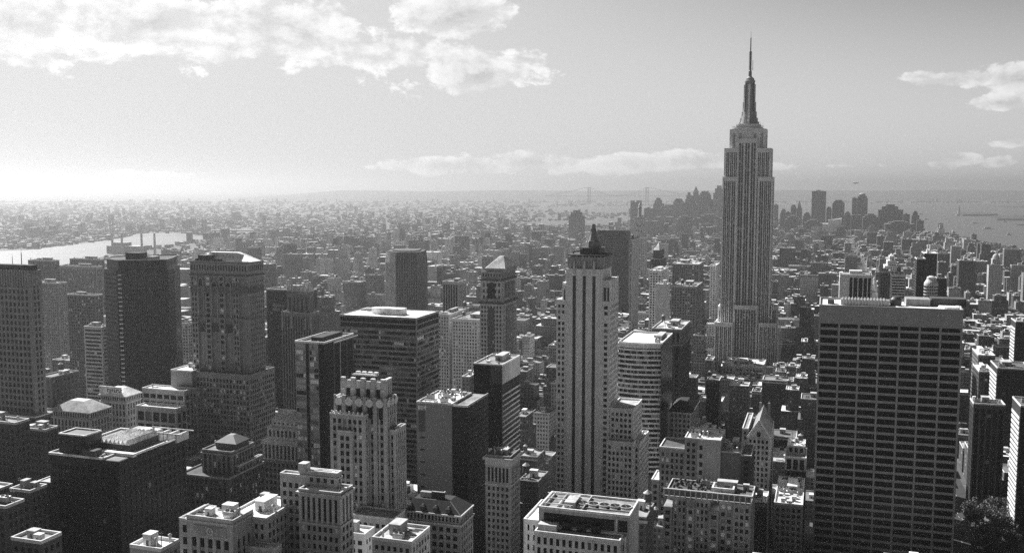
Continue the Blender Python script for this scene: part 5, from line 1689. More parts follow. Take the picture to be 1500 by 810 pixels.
def black_block():
    b = spot(72, 174, 272, 676, 430)
    x0, x1, y0, y1, z = b
    root = hero('office_building', 'huge black block with a white-edged flat roof crowded with vaulted skylights and plant, lower left', 'office building', b, 815)
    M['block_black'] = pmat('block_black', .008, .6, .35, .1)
    W, D = x1 - x0, y1 - y0
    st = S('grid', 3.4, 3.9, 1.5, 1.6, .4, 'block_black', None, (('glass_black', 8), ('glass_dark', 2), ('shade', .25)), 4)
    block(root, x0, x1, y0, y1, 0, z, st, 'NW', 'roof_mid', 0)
    p = MB()
    for (a, c, e, f) in ((x0 - .2, x1 - 9, y0 - .2, y0 + .5), (x1 - 9, x1 - 8.4, y0 + .5, y0 + 9), (x1 - 8.4, x1 + .2, y0 + 8.4, y0 + 9), (x1 - .4, x1 + .2, y0 + 9, y1), (x0 - .2, x1 + .2, y1 - .5, y1 + .2), (x0 - .2, x0 + .4, y0 + .5, y1 - .5)):
        p.box(a, c, e, f, z + .01, z + 1.0)
    p.build('parapet', 'roof_white', root)
    b2 = MB()
    b2.box(x0 + 2, x0 + 17, y0 + 4, y0 + 15, z + .12, z + 8.5)
    b2.build('bulkhead', 'block_black', root)
    p = MB()
    for (a, c, e, f) in ((x0 + 2, x0 + 17, y0 + 4, y0 + 4.6), (x0 + 2, x0 + 17, y0 + 14.4, y0 + 15), (x0 + 2, x0 + 2.6, y0 + 4.6, y0 + 14.4), (x0 + 16.4, x0 + 17, y0 + 4.6, y0 + 14.4)): p.box(a, c, e, f, z + 8.51, z + 9.2)
    p.build('coping', 'roof_white', root)
    # saw-tooth skylights
    m = MB(); n = 7
    ax, ay, aw, ah = x0 + W * .42, y0 + D * .30, W * .42, D * .44
    m.box(ax, ax + aw, ay, ay + ah, z + .12, z + 3.2, 0)
    for i in range(n):
        u0, u1 = ax + aw * i / n, ax + aw * (i + 1) / n
        um = (u0 + u1) / 2
        k = len(m.v)
        m.v += [(u0, ay, z + 3.2), (u1, ay, z + 3.2), (um, ay, z + 5.4), (u0, ay + ah, z + 3.2), (u1, ay + ah, z + 3.2), (um, ay + ah, z + 5.4)]
        m.f += [(k, k + 1, k + 2), (k + 1, k + 4, k + 5, k + 2), (k + 4, k + 3, k + 5), (k + 3, k, k + 2, k + 5)]; m.fm += [1, 1, 1, 1]
    m.build('skylight', ['stone_dark', 'roof_white'], root)
    m = MB()
    m.box(ax - 6, ax + aw * .5, ay + ah + 3, ay + ah + 13, z + .12, z + 2.6)
    m.build('raised_roof', 'roof_pale', root)
    m = MB()
    m.box(x0 + 18, ax - 2, y0 + D * .35, y0 + D * .55, z + .12, z + 1.0); m.box(ax, ax + aw + 8, ay - 7, ay - 4.5, z + .12, z + 1.6); m.box(x0 + 20, x0 + 26, y0 + 3, y0 + 22, z + .12, z + .9)
    m.build('duct', 'roof_white', root)
    m = MB()
    for i in range(5): m.box(ax + aw * .4 + i * 5, ax + aw * .4 + i * 5 + 1, y1 - 13, y1 - 4, z + .12, z + 4)
    m.box(ax + aw * .38, ax + aw * .4 + 24, y1 - 13.4, y1 - 12.8, z + 4, z + 4.5); m.box(ax + aw * .38, ax + aw * .4 + 24, y1 - 4.4, y1 - 3.8, z + 4, z + 4.5)
    m.build('cooling_frame', 'roof_pale', root)
    MB().box(ax + 2, ax + 9, ay - 14, ay - 9, z + .12, z + 3.5).build('bulkhead', 'stone_dark', root)
    roof_stuff(root, ax + aw + 2, x1 - 1, y0 + 10, y1 - 2, z + .12, 8, 0, True)
    roof_stuff(root, x0 + 28, x1 - 12, y0 + 1, ay - 8, z + .12, 5, 0, False, seed=9)
    x2 = x_on(62, y0 + 6, z - 14)
    block(root, x2, x0 - .02, y0 + 3, y1, 0, z - 15, S('grid', 3.4, 3.9, 1.5, 1.6, .4, 'block_black', None, G_DARK, 2), 'N', 'roof_pale', .6)
    finish(root)
black_block()

def palazzo(label, sp, ybase, wm, roofm, sign=False):
    b = spot(*sp)
    x0, x1, y0, y1, z = b
    root = hero('office_building', label, 'office building', b, ybase)
    block(root, x0, x1, y0, y1, 0, z - 15, S('grid', 3.0, 3.8, 1.4, 1.7, .5, wm, None, G_DARK, 1), 'NW', None, 0)
    block(root, x0, x1, y0, y1, z - 15, z - 4.6, S('vert', 2.9, 4.6, 1.3, .9, .8, wm, None, G_DARK, .8), 'NW', None, 0)
    MB().box(x0 - .8, x1 + .8, y0 - .8, y1, z - 4.6, z - 3.8).build('cornice', 'stone_pale', root)
    block(root, x0, x1, y0, y1, z - 3.8, z, S('grid', 1.9, 3.2, .8, .8, .4, wm, None, G_DARK, .4), 'NW', None, 0)
    MB().box(x0 - 1.3, x1 + 1.3, y0 - 1.3, y1 + .5, z, z + .8).build('eaves', 'stone_pale', root)
    h = 6.5 if not sign else 5.5
    m = MB(); xc = (x0 + x1) / 2
    m.prism([(x0 - 1.2, y0 - 1.2), (x1 + 1.2, y0 - 1.2), (x1 + 1.2, y1 + .4), (x0 - 1.2, y1 + .4)], z + .81, z + h, scale=.35)
    m.build('hipped_roof', roofm, root)
    finish(root)
    return root, b
palazzo('pale classical office building with a low hipped roof, left of the billboard-roofed one', (77, 131, 161, 606, 620), 680, 'stone_pale', 'roof_pale')
root, b = palazzo('pale classical office building with a bright white roof carrying a dark billboard', (147, 184, 206, 582, 690), 632, 'stone_grey', 'roof_white', True)
m = MB(); xx = b[0] - 1
m.box(xx, b[1] - 4, b[2] + .5, b[2] + 1.1, b[4] + 1.2, b[4] + 7.0)
m.build('billboard', 'roof_white', root)
m = MB()
for k in range(7):
    q = b[0] + 6 + k * 2.0
    m.box(q, q + .5, b[2] + .35, b[2] + .48, b[4] + 2.9, b[4] + 5.2)
    m.box(q + .5, q + 1.4, b[2] + .35, b[2] + .48, b[4] + (2.9 if k % 2 else 4.6), b[4] + (3.5 if k % 2 else 5.2))
m.build('billboard_lettering', 'stone_black', root)

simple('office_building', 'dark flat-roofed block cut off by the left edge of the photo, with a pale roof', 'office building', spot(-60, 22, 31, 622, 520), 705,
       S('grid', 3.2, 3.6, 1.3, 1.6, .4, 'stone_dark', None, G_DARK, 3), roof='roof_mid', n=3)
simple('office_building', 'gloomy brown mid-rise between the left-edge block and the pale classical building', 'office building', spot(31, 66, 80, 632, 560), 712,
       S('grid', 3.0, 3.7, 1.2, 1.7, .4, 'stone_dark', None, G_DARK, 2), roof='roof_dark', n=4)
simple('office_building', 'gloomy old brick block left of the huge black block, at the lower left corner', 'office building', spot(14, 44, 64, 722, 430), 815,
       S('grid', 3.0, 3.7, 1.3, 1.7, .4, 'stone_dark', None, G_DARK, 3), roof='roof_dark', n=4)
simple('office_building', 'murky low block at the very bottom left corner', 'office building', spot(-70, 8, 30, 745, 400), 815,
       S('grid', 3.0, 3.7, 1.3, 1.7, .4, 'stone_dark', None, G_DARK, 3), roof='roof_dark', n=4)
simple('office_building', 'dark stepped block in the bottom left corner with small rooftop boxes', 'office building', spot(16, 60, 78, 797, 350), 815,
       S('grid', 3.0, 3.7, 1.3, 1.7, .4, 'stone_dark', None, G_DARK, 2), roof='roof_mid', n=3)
simple('office_building', 'small low white-roofed block at the bottom edge, left of the building with the roundel', 'office building', spot(190, 236, 250, 808, 340), 815,
       S('grid', 3.0, 3.7, 1.3, 1.7, .4, 'stone_mid', None, G_DARK, 2), roof='roof_white', n=2, pale=True)
simple('office_building', 'small pale-roofed block under the right foot of the art deco tower', 'office building', spot(545, 603, 630, 797, 400), 815,
       S('grid', 3.0, 3.7, 1.3, 1.7, .4, 'stone_grey', None, G_OFF, 2), roof='roof_pale', n=4)
simple('office_building', 'low white-roofed block wedged between the weathered office block and the art deco tower', 'office building', spot(500, 534, 545, 786, 420), 815,
       S('grid', 3.0, 3.7, 1.3, 1.7, .4, 'stone_pale', None, G_OFF, 2), roof='roof_white', n=2)

def fan_roof():
    b = spot(789, 922, 945, 758, 395)
    x0, x1, y0, y1, z = b
    y1 = y0 + 21
    root = hero('office_building', 'pale office building at the bottom centre with a row of large rooftop fans', 'office building', (x0, x1, y0), 815)
    W = x1 - x0
    block(root, x0, x1, y0, y1, 0, z, S('blank', wall='stone_grey'), '', None, 0)
    MB().box(x0 + W * .06, x1 - W * .16, y0 - .15, y0 - .005, z - 6.4, z - 1.6).build('louvre', 'glass_dark', root)
    MB().box(x1 - W * .12, x1 - W * .02, y0 - .15, y0 - .005, z - 6.4, z - 1.6).build('louvre', 'glass_dark', root)
    MB().box(x1 - W * .14, x1 - W * .125, y0 - .6, y0 - .005, 0, z).build('pier', 'stone_pale', root)
    MB().box(x0 + .6, x1 - .6, y0 + .6, y1 - .6, z - .2, z + .1).build('roof', 'roof_mid', root)
    p = MB()
    p.box(x0 - .1, x1 + .1, y0 - .1, y0 + .6, z + .01, z + 1.0); p.box(x0 - .1, x0 + .6, y0 + .6, y1 - .6, z + .01, z + 1.0); p.box(x1 - .6, x1 + .1, y0 + .6, y1 - .6, z + .01, z + 1.0); p.box(x0 - .1, x1 + .1, y1 - .6, y1, z + .01, z + 1.0)
    p.build('parapet', 'stone_white', root)
    for k in range(5):
        c = x0 + W * (.44 + .118 * k); cy = y0 + 9 + k * .2
        m = MB(); m.box(c - 3, c + 3, cy - 4, cy + 4, z + .1, z + .7, 0)
        m.lathe(c, cy, [(2.7, z + .7), (2.7, z + 1.5), (2.3, z + 1.5), (2.3, z + 1.0)], 18, 1)
        for a in range(4):
            t = a * math.pi / 2 + .4
            m.bar((c, cy, z + 1.3), (c + 2.2 * math.cos(t), cy + 2.2 * math.sin(t), z + 1.35), .5, 2)
        m.build('roof_fan', ['metal', 'roof_pale', 'metal_dark'], root)
    m = MB()
    for k in range(4): m.box(x0 + 2 + k * 5.5, x0 + 2.4 + k * 5.5, y0 + 2, y1 - 2, z + .1, z + 1.3)
    for k in range(3): m.box(x0 + 1, x0 + W * .36, y0 + 3 + k * 7, y0 + 3.4 + k * 7, z + 1.31, z + 1.6)
    m.build('roof_frame', 'roof_pale', root)
    MB().box(x0 + W * .26, x0 + W * .38, y0 + 4, y0 + 14, z + .1, z + 2.5).build('bulkhead', 'roof_pale', root)
    # lower body in front
    zl = on_y(830, 785, y0 - 8).z
    xa, xb = x_on(783, y0 - 8, zl), x_on(908, y0 - 8, zl)
    block(root, xa, xb, y0 - 8, y0 - .02, 0, zl, S('grid', 2.75, 4.3, 1.3, 1.5, .6, 'stone_light', None, G_DARK, 1.6, corner=1.2), 'NW', 'roof_mid', .9, 'stone_white')
    block(root, xb + .02, x1 - 1, y0 - 4, y0 - .02, 0, zl - .5, S('grid', 2.75, 4.3, 1.3, 1.5, .6, 'stone_light', None, G_DARK, 1.6, corner=1.2), 'NW', 'roof_mid', .9, 'stone_white')
    zz = on_y(790, 766, y0 - 4).z
    MB().box(xa + .5, xa + W * .22, y0 - 5, y0 - .2, zl + .1, zz).build('penthouse', 'stone_pale', root)
    for k in range(3): MB().box(xa + W * (.26 + .16 * k), xa + W * (.36 + .16 * k), y0 - 2, y0 - .16, zl + .1, zl + 3.6).build('louvre', 'glass_dark', root)
    xw = x_on(767, y0 + 2, z - 7)
    block(root, xw, x0 - .5, y0 + 2, y1 + 8, 0, z - 7, S('grid', 3.4, 4.2, 1.7, 1.7, .6, 'stone_white', None, G_DARK, 1.5), 'NW', 'roof_white', .9, 'stone_white')
    finish(root)
fan_roof()

def stepped_flats():
    b = spot(1003, 1056, 1072, 646, 560)
    x0, x1, y0, y1, z = b
    y1 = y0 + 26
    root = hero('apartment_building', 'large brown stepped apartment block with a windowless upper wall, lower right of centre', 'apartment building', (x0, x1, y0), 728)
    wm = 'stone_mid'
    W = x1 - x0
    st = S('grid', 3.1, 3.6, 1.35, 1.5, .4, wm, None, G_LIT, 2.4)
    block(root, x0, x0 + W * .36, y0, y1, 0, z, st, 'N', 'roof_white', .8, 'stone_white')
    block(root, x0 + W * .36 + .02, x1, y0 - .6, y1, 0, z, S('blank', wall='stone_grey'), '', 'roof_white', .8, 'stone_white')
    g = MB()
    for k in range(4): g.box(x0 + W * .42, x0 + W * .50, y0 - .75, y0 - .605, z - 6 - k * 5, z - 3.4 - k * 5)
    g.build('window', 'glass_black', root)
    za = on_y(985, 657, y0 + 3).z
    block(root, x_on(966, y0 + 3, za), x0 - .02, y0 + 3, y1, 0, za, st, 'N', 'roof_dark', .9, 'stone_white')
    zb = on_y(960, 703, y0 + 3).z
    block(root, x_on(954, y0 + 2, zb), x_on(966, y0 + 3, zb) - .02, y0 + 2, y1 - 4, 0, zb, st, 'N', 'roof_white', .9, 'stone_white')
    zc = on_y(1080, 664, y0 + 2).z
    block(root, x1 + .02, x_on(1086, y0 + 2, zc), y0 + 2, y1, 0, zc, S('blank', wall='stone_brown'), '', 'roof_pale', .8, 'stone_pale')
    block(root, x_on(1086, y0 + 2, zc) + .02, x_on(1101, y0 + 2, zc), y0 + 1, y1, 0, zc - 1, S('grid', 5, 3.6, 2.2, 1.5, .4, 'stone_dark', None, G_DARK, 2.4), 'NW', 'roof_dark', .8, 'stone_pale')
    roof_stuff(root, x0, x1, y0 + 2, y1, z + .12, 5, 0, True)
    roof_stuff(root, x1 + .5, x1 + 12, y0 + 2, y1, zc + .12, 3, 0, True, seed=5)
    finish(root)
stepped_flats()

def terrace_flats():
    b = spot(972, 1100, 1110, 740, 480)
    x0, x1, y0, y1, z = b
    y1 = y0 + 30
    root = hero('apartment_building', 'wide brown brick apartment block with framed roof terraces at the bottom right of centre', 'apartment building', (x0, x1, y0), 815)
    W = x1 - x0
    st = S('grid', 2.55, 3.6, 1.05, 1.5, .45, 'stone_mid', None, G_LIT, 2.0)
    cuts = [0, .1, .27, .36, .53, .64, .8, 1.0]
    for i, (u, v) in enumerate(zip(cuts[:-1], cuts[1:])):
        dy = 2.0 if i % 2 else 0.0
        block(root, x0 + W * u, x0 + W * v - .01, y0 + dy, y0 + 12, 0, z - (5 if i in (0, 4) else 0), st, 'NW', 'roof_mid', .0)
    block(root, x0, x1, y0 + 12.02, y1, 0, z, st, 'W', 'roof_dark', 1.0, 'stone_pale')
    m = MB()
    n = 16
    for i in range(n + 1):
        x = x0 + W * i / n
        m.box(x - .22, x + .22, y0 - .3, y0 + .15, z, z + 4.2)
    m.box(x0 - .3, x1 + .3, y0 - .3, y0 + .15, z + 4.2, z + 4.75)
    m.box(x0 - .3, x1 + .3, y0 - .28, y0 + .13, z + .8, z + 1.1)
    m.build('terrace_frame', 'stone_pale', root)
    MB().box(x0 + .4, x1 - .4, y0 + 2.3, y0 + 2.7, z + .05, z + 4.0).build('terrace_wall', 'stone_dark', root)
    m = MB()
    for (a, c, e, f) in ((.52, .78, y0 + 14, y0 + 15), (.76, .78, y0 + 15, y0 + 24), (.52, .54, y0 + 15, y0 + 24)): m.box(x0 + W * a, x0 + W * c, e, f, z + .12, z + 3)
    m.build('terrace_wall', 'stone_white', root)
    m = MB()
    for k in range(40):
        q, y_ = rng.uniform(x0 + 2, x0 + W * .5), rng.uniform(y0 + 14, y1 - 2)
        h = rng.uniform(1.4, 3.2)
        m.lathe(q, y_, [(.2, z + .1), (.8, z + h * .5), (.6, z + h * .8), (.1, z + h)], 6)
    m.build('roof_planting', 'planting', root)
    for k in range(4): mast(root, x0 + W * (.42 + .05 * k), y0 + 20, z, 7, .2)
    roof_stuff(root, x0 + W * .3, x1, y0 + 16, y1, z + .12, 5, 0, True)
    finish(root)
terrace_flats()

def gable():
    b = spot(1095, 1128, 1134, 643, 640)
    x0, x1, y0, y1, z = b
    y1 = max(y1, y0 + 28)
    root = hero('office_building', 'pale narrow office building with a steep gabled front, left of the broad ribbon-window slab', 'office building', (x0, x1, y0), 715)
    block(root, x0, x1, y0, y1, 0, z, S('grid', 2.7, 3.6, 1.2, 1.5, .4, 'stone_pale', None, G_OFF, 1.2), 'NW', None, 0)
    apex = on_y(1113, 617, y0).z; xc = (x0 + x1) / 2
    m = MB(); W = x1 - x0
    def house(a, c, e, f, zb, zt, mat):
        k = len(m.v); mid = (a + c) / 2
        m.v += [(a, e, zb), (c, e, zb), (mid, e, zt), (a, f, zb), (c, f, zb), (mid, f, zt)]
        m.f += [(k, k + 1, k + 2), (k + 1, k + 4, k + 5, k + 2), (k + 4, k + 3, k + 5), (k + 3, k, k + 2, k + 5), (k, k + 3, k + 4, k + 1)]; m.fm += [0, 1, 0, 1, 0]
    house(x0 + .5, x1 - .5, y0 + .4, y1, z + .01, apex, 0)
    m.build('gabled_roof', ['stone_light', 'roof_mid'], root)
    f = MB(); f.bar((x0 - .2, y0 + .2, z + .1), (xc, y0 + .2, apex + .5), .9); f.bar((x1 + .2, y0 + .2, z + .1), (xc, y0 + .2, apex + .5), .9); f.build('gable_coping', 'stone_white', root)
    MB().box(xc - 1.1, xc + 1.1, y0 + .1, y0 + .39, z + 1, z + 4).build('window', 'glass_black', root)
    block(root, x0 - 4, x0 - .02, y0 + 5, y1, 0, z + 4, S('grid', 2.7, 3.6, 1.4, 1.6, .4, 'stone_mid', None, G_OFF, 1.2), 'N', 'roof_mid', 1)
    for k, dz in ((0, 7), (1, 7)): MB().box(xc - 3 + 6 * k, xc - 1.5 + 6 * k, y1 - 5, y1 - 3.5, z, apex + 2.5).build('chimney', 'stone_mid', root)
    finish(root)
gable()

def columned():
    b = spot(1150, 1181, 1184, 672, 650)
    x0, x1, y0, y1, z = b
    y1 = y0 + 26
    root = hero('office_building', 'dark narrow block with a columned top floor right beside the broad ribbon-window slab', 'office building', (x0, x1, y0), 735)
    block(root, x0, x1, y0, y1, 0, z - 9, S('grid', 3.2, 3.7, 1.4, 1.7, .4, 'stone_dark', None, G_DARK, 1), 'N', None, 0)
    block(root, x0, x1, y0, y1, z - 9, z, S('vert', 4.0, 7.4, 1.2, .8, .9, 'stone_grey', None, G_DARK, 1.0), 'N', 'roof_mid', .8, 'stone_white')
    block(root, x0 + 1, x1 - 1, y0 + 8, y1, z + .15, z + 6, S('grid', 3, 4, 1.4, 1.7, .4, 'stone_mid', None, G_DARK, 1), 'N', 'roof_white', .8, 'stone_white')
    roof_stuff(root, x0 + 1, x1 - 1, y0 + 9, y1, z + 6.12, 4, 1, False, True)
    finish(root)
columned()

def hip_office():
    b = spot(980, 1013, 1024, 606, 760)
    root = hero('office_building', 'grey office block with a black hipped roof, right of the bowed banded tower', 'office building', b, 648)
    block(root, b[0], b[1], b[2], b[3], 0, b[4], S('grid', 3.4, 3.9, 1.5, 1.7, .4, 'stone_mid', None, G_DARK, 1.2), 'NW', None, 0)
    MB().box(b[0] - .7, b[1] + .7, b[2] - .7, b[3], b[4], b[4] + .7).build('cornice', 'stone_pale', root)
    pyramid(root, b[0] - .6, b[1] + .6, b[2] - .6, b[3], b[4] + .71, at_depth(1000, 588, 775).z, 'stone_black', .35, 'hipped_roof')
    finish(root)
hip_office()

simple('office_building', 'low rooftops with bright sunlit plant, left of the foot of the broad slab', 'office building', spot(1134, 1176, 1180, 742, 590), 815,
       S('grid', 3.2, 3.6, 1.3, 1.6, .4, 'stone_mid', None, G_DARK, 2), roof='roof_white', n=12, tanks=1, pale=True)
simple('office_building', 'long low building with a white roof at the foot of the spired skyscraper', 'office building', spot(1058, 1118, 1131, 540, 1150), 550,
       S('grid', 4, 4.2, 1.5, 1.8, .4, 'stone_pale', None, G_OFF, 2), roof='roof_white', n=8, tanks=2, pale=True)

# ---- behind and right of the broad slab --------------------------------
def half_white():
    b = spot_r(1229, 1231, 1277, 402, 980, 26)
    x0, x1, y0, y1, z = b
    y1 = y0 + 26
    root = hero('office_tower', 'tower with white piers over black glass and a white top, rising behind the broad slab', 'office tower', b, 445)
    W = x1 - x0
    MB().box(x0, x1, y0 + .6, y1, 0, z).build('wall', 'glass_black', root)
    BLOCKS.append((x0, x1, y0, y1, z, root.name))
    m = MB(); m.box(x0, x0 + W * .30, y0, y0 + .59, 0, z - 3)
    for u in (.40, .56, .72, .86, .98): m.box(x0 + W * u, x0 + W * u + .9, y0, y0 + .59, 0, z - 3)
    m.box(x0 - .4, x1 + .4, y0 - .2, y1 + .2, z - 3, z)
    m.build('pier', 'stone_white', root)
    MB().box(x0 - .58, x0 - .002, y0 + .2, y1, 0, z - 3).build('side_wall', 'stone_white', root)
    MB().box(x0 + 1, x1 - 1, y0 + 1, y1 - 1, z, z + .2).build('roof', 'roof_mid', root)
    MB().box(x0 + W * .3, x0 + W * .7, y0 + 8, y1 - 6, z + .2, z + 3.5).build('bulkhead', 'stone_white', root)
half_white()
def right_tower(label, sp, ybase, st, name='apartment_tower', cat='apartment building', deep=26, n=2, tanks=0, roof='roof_mid', pale=False, faces='NE', flank=False):
    b = spot_r(*sp, deep)
    root = hero(name, label, cat, b, ybase)
    block(root, b[0], b[1], b[2], b[3], 0, b[4], st, faces, roof, 1.2, 'coping')
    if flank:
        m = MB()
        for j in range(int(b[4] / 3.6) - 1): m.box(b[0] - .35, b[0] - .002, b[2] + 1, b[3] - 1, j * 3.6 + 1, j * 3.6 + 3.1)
        m.build('painted_sun_band', 'stone_light', root)  # sunlight on the left side painted as pale bands
    roof_stuff(root, b[0], b[1], b[2], b[3], b[4] + .12, n, tanks, True, pale)
    finish(root)
    return root, b
right_tower('dark brown tower of small windows behind the broad slab, right of the white-piered tower', (1287, 1289, 1306, 399, 1150), 445, S('grid', 3, 3.2, 1.4, 1.4, .4, 'stone_brown', None, G_DARK, 2))
right_tower('pale banded apartment tower behind the broad slab, with balconies floor by floor', (1304, 1306, 1327, 403, 1120), 445, S('band', 3, 3.2, .8, 1.5, .8, 'stone_light', None, G_DARK, 2), roof='roof_pale', tanks=1)
right_tower('black slim tower behind the broad slab, the tallest of that cluster', (1340, 1343, 1356, 380, 1150), 443, S('band', 3, 3.2, .8, .9, .3, 'stone_dark', None, G_DARK, 1), roof='roof_dark')
right_tower('black apartment tower with a white rooftop box behind the black slim tower', (1350, 1354, 1373, 372, 1300), 410, S('grid', 3, 3.2, 1.2, 1.2, .3, 'stone_black', None, G_DARK, 2), roof='roof_white', pale=True)
right_tower('black slab at the right end of the cluster behind the broad slab', (1369, 1372, 1387, 408, 1120), 443, S('grid', 3, 3.2, 1.2, 1.2, .3, 'stone_black', None, G_DARK, 2), roof='roof_dark')
def round_top():
    m = at_depth(1365, 416, 1000)
    root = thing('apartment_tower', 'pale rounded tower with a domed cap behind the right end of the broad slab', 'apartment building', (m.x, m.y + 7, 0), 443)
    b = MB(); b.lathe(m.x, m.y + 7, [(7, 0), (7, m.z), (6.4, m.z + 1.5), (4.6, m.z + 4), (4.4, m.z + 6.5), (1.5, m.z + 8)], 20)
    b.build('wall', 'stone_light', root)
    w_ = MB()
    for j in range(20):
        for a in range(12):
            t = math.pi + math.pi * (a + .5) / 12
            x, y = m.x + 7.02 * math.cos(t), m.y + 7 + 7.02 * math.sin(t)
            w_.bar((x, y, m.z - 4 - j * 3.3), (x, y, m.z - 2.4 - j * 3.3), .9)
    o = w_.build('window', 'glass_dark', root); o['kind'] = 'stuff'
    BLOCKS.append((m.x - 7, m.x + 7, m.y, m.y + 14, m.z, root.name))
round_top()
def white_wedding():
    b = spot_r(1294, 1296, 1316, 390, 1700, 24)
    root = hero('apartment_tower', 'white stepped wedding-cake tower in the distance behind the pale banded tower', 'apartment building', b, 398)
    st = S('grid', 3.2, 3.4, 1.6, 1.5, .3, 'stone_white', None, G_OFF, 2)
    block(root, b[0], b[1], b[2], b[3], 0, b[4], st, 'NE', 'roof_white', 1)
    W = b[1] - b[0]
    block(root, b[0] + W * .2, b[1] - W * .15, b[2] + 3, b[3] - 3, b[4] + .12, b[4] + 9, st, 'NE', 'roof_white', 1)
    block(root, b[0] + W * .35, b[1] - W * .3, b[2] + 6, b[3] - 6, b[4] + 9.15, b[4] + 17, st, 'NE', 'roof_white', .8)
    pyramid(root, b[0] + W * .4, b[1] - W * .35, b[2] + 8, b[3] - 8, b[4] + 17.2, b[4] + 22, 'roof_pale', .1, 'pyramid_roof')
    finish(root, 60)
white_wedding()
# right edge
RS = lambda w_: S('band', 3, 3.6, .8, 1.7, .6, w_, None, G_DARK, 2)
right_tower('dim office block with a boxy crown just right of the broad slab', (1421, 1426, 1473, 592, 720), 690, S('vert', 4, 3.8, 1.2, 1.4, .4, 'stone_dark', 'stone_black', G_DARK, 3), 'office_building', 'office building', 22, 3, 0, 'roof_dark')
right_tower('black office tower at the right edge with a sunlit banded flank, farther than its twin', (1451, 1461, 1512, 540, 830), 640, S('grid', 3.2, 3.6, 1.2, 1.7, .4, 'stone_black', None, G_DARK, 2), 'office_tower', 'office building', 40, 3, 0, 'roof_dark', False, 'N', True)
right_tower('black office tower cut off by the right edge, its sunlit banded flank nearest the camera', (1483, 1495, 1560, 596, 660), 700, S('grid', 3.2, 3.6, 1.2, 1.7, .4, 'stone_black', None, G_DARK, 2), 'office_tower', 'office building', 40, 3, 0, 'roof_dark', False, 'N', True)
right_tower('dark stepped tower with pale sunlit left walls, high at the right edge', (1481, 1488, 1525, 472, 980), 530, S('grid', 3.2, 3.6, 1.2, 1.7, .4, 'stone_black', None, G_DARK, 2), 'office_tower', 'office building', 34, 3, 1, 'roof_mid', False, 'N', True)
right_tower('low block with a wide bright white roof right of the broad slab', (1421, 1433, 1458, 521, 930), 545, S('grid', 3.4, 3.8, 1.4, 1.7, .4, 'stone_brown', None, G_OFF, 2), 'office_building', 'office building', 22, 5, 0, 'roof_white', True)
right_tower('second low white-roofed block right of the broad slab, nearer and lower', (1425, 1434, 1456, 545, 880), 560, S('grid', 3.4, 3.8, 1.4, 1.7, .4, 'stone_dark', None, G_OFF, 2), 'office_building', 'office building', 14, 4, 0, 'roof_white', True)
right_tower('dark slab in the distance right of the broad slab, with ribbed left edge', (1402, 1405, 1430, 382, 1950), 402, S('grid', 3.4, 3.4, 1.6, 1.5, .3, 'stone_dark', None, G_DARK, 2), deep=40)
def domed():
    b = spot_r(1452, 1454, 1466, 380, 2050, 22)
    root = hero('apartment_building', 'pale distant building with a small stepped dome at the upper right edge of the city', 'apartment building', b, 386)
    block(root, b[0], b[1], b[2], b[3], 0, b[4], S('grid', 3.4, 3.6, 1.6, 1.6, .3, 'stone_pale', None, G_OFF, 2), 'NE', 'roof_pale', 1)
    c = (b[0] + b[1]) / 2, (b[2] + b[3]) / 2
    MB().lathe(c[0], c[1], [(7, b[4]), (7, b[4] + 5), (6, b[4] + 8), (3.5, b[4] + 11), (1, b[4] + 12.5), (.6, b[4] + 18)], 14).build('dome', 'stone_pale', root)
    finish(root, 40)
domed()
for t, (px, py) in enumerate([]): pass
# ================================================================== the setting: ground, water, streets
def sheet(name, pts, z, mat, kind='structure'):
    b = MB(); b.poly([(p[0], p[1], z) for p in pts])
    o = b.build(name, mat); o['kind'] = kind
    return o

def ground_mat():
    m = bpy.data.materials.new('ground'); m.use_nodes = True
    nd, lk = m.node_tree.nodes, m.node_tree.links
    b = nd['Principled BSDF']; b.inputs['Roughness'].default_value = .95
    g = nd.new('ShaderNodeNewGeometry')
    r = nd.new('ShaderNodeValToRGB')
    n1_ = nd.new('ShaderNodeTexNoise'); n1_.inputs['Scale'].default_value = .012; n1_.inputs['Detail'].default_value = 10; n1_.inputs['Roughness'].default_value = .72
    lk.new(g.outputs['Position'], n1_.inputs['Vector']); lk.new(n1_.outputs[0], r.inputs[0])
    e = r.color_ramp.elements
    e[0].position = .35; e[0].color = (.035,) * 3 + (1,); e[1].position = .72; e[1].color = (.30,) * 3 + (1,)
    k = e.new(.52); k.color = (.08,) * 3 + (1,)
    lk.new(r.outputs[0], b.inputs['Base Color'])
    return m
M['ground'] = ground_mat()
M['asphalt'] = pmat('asphalt', .045, .9, .3, .2)
M['pavement'] = pmat('pavement', .09, .9, .3, .3)
M['painted_sunlight'] = pmat('painted_sunlight', .50, .9, .25, .2)
M['paint'] = pmat('road_paint', .75, .8, .15, .5)

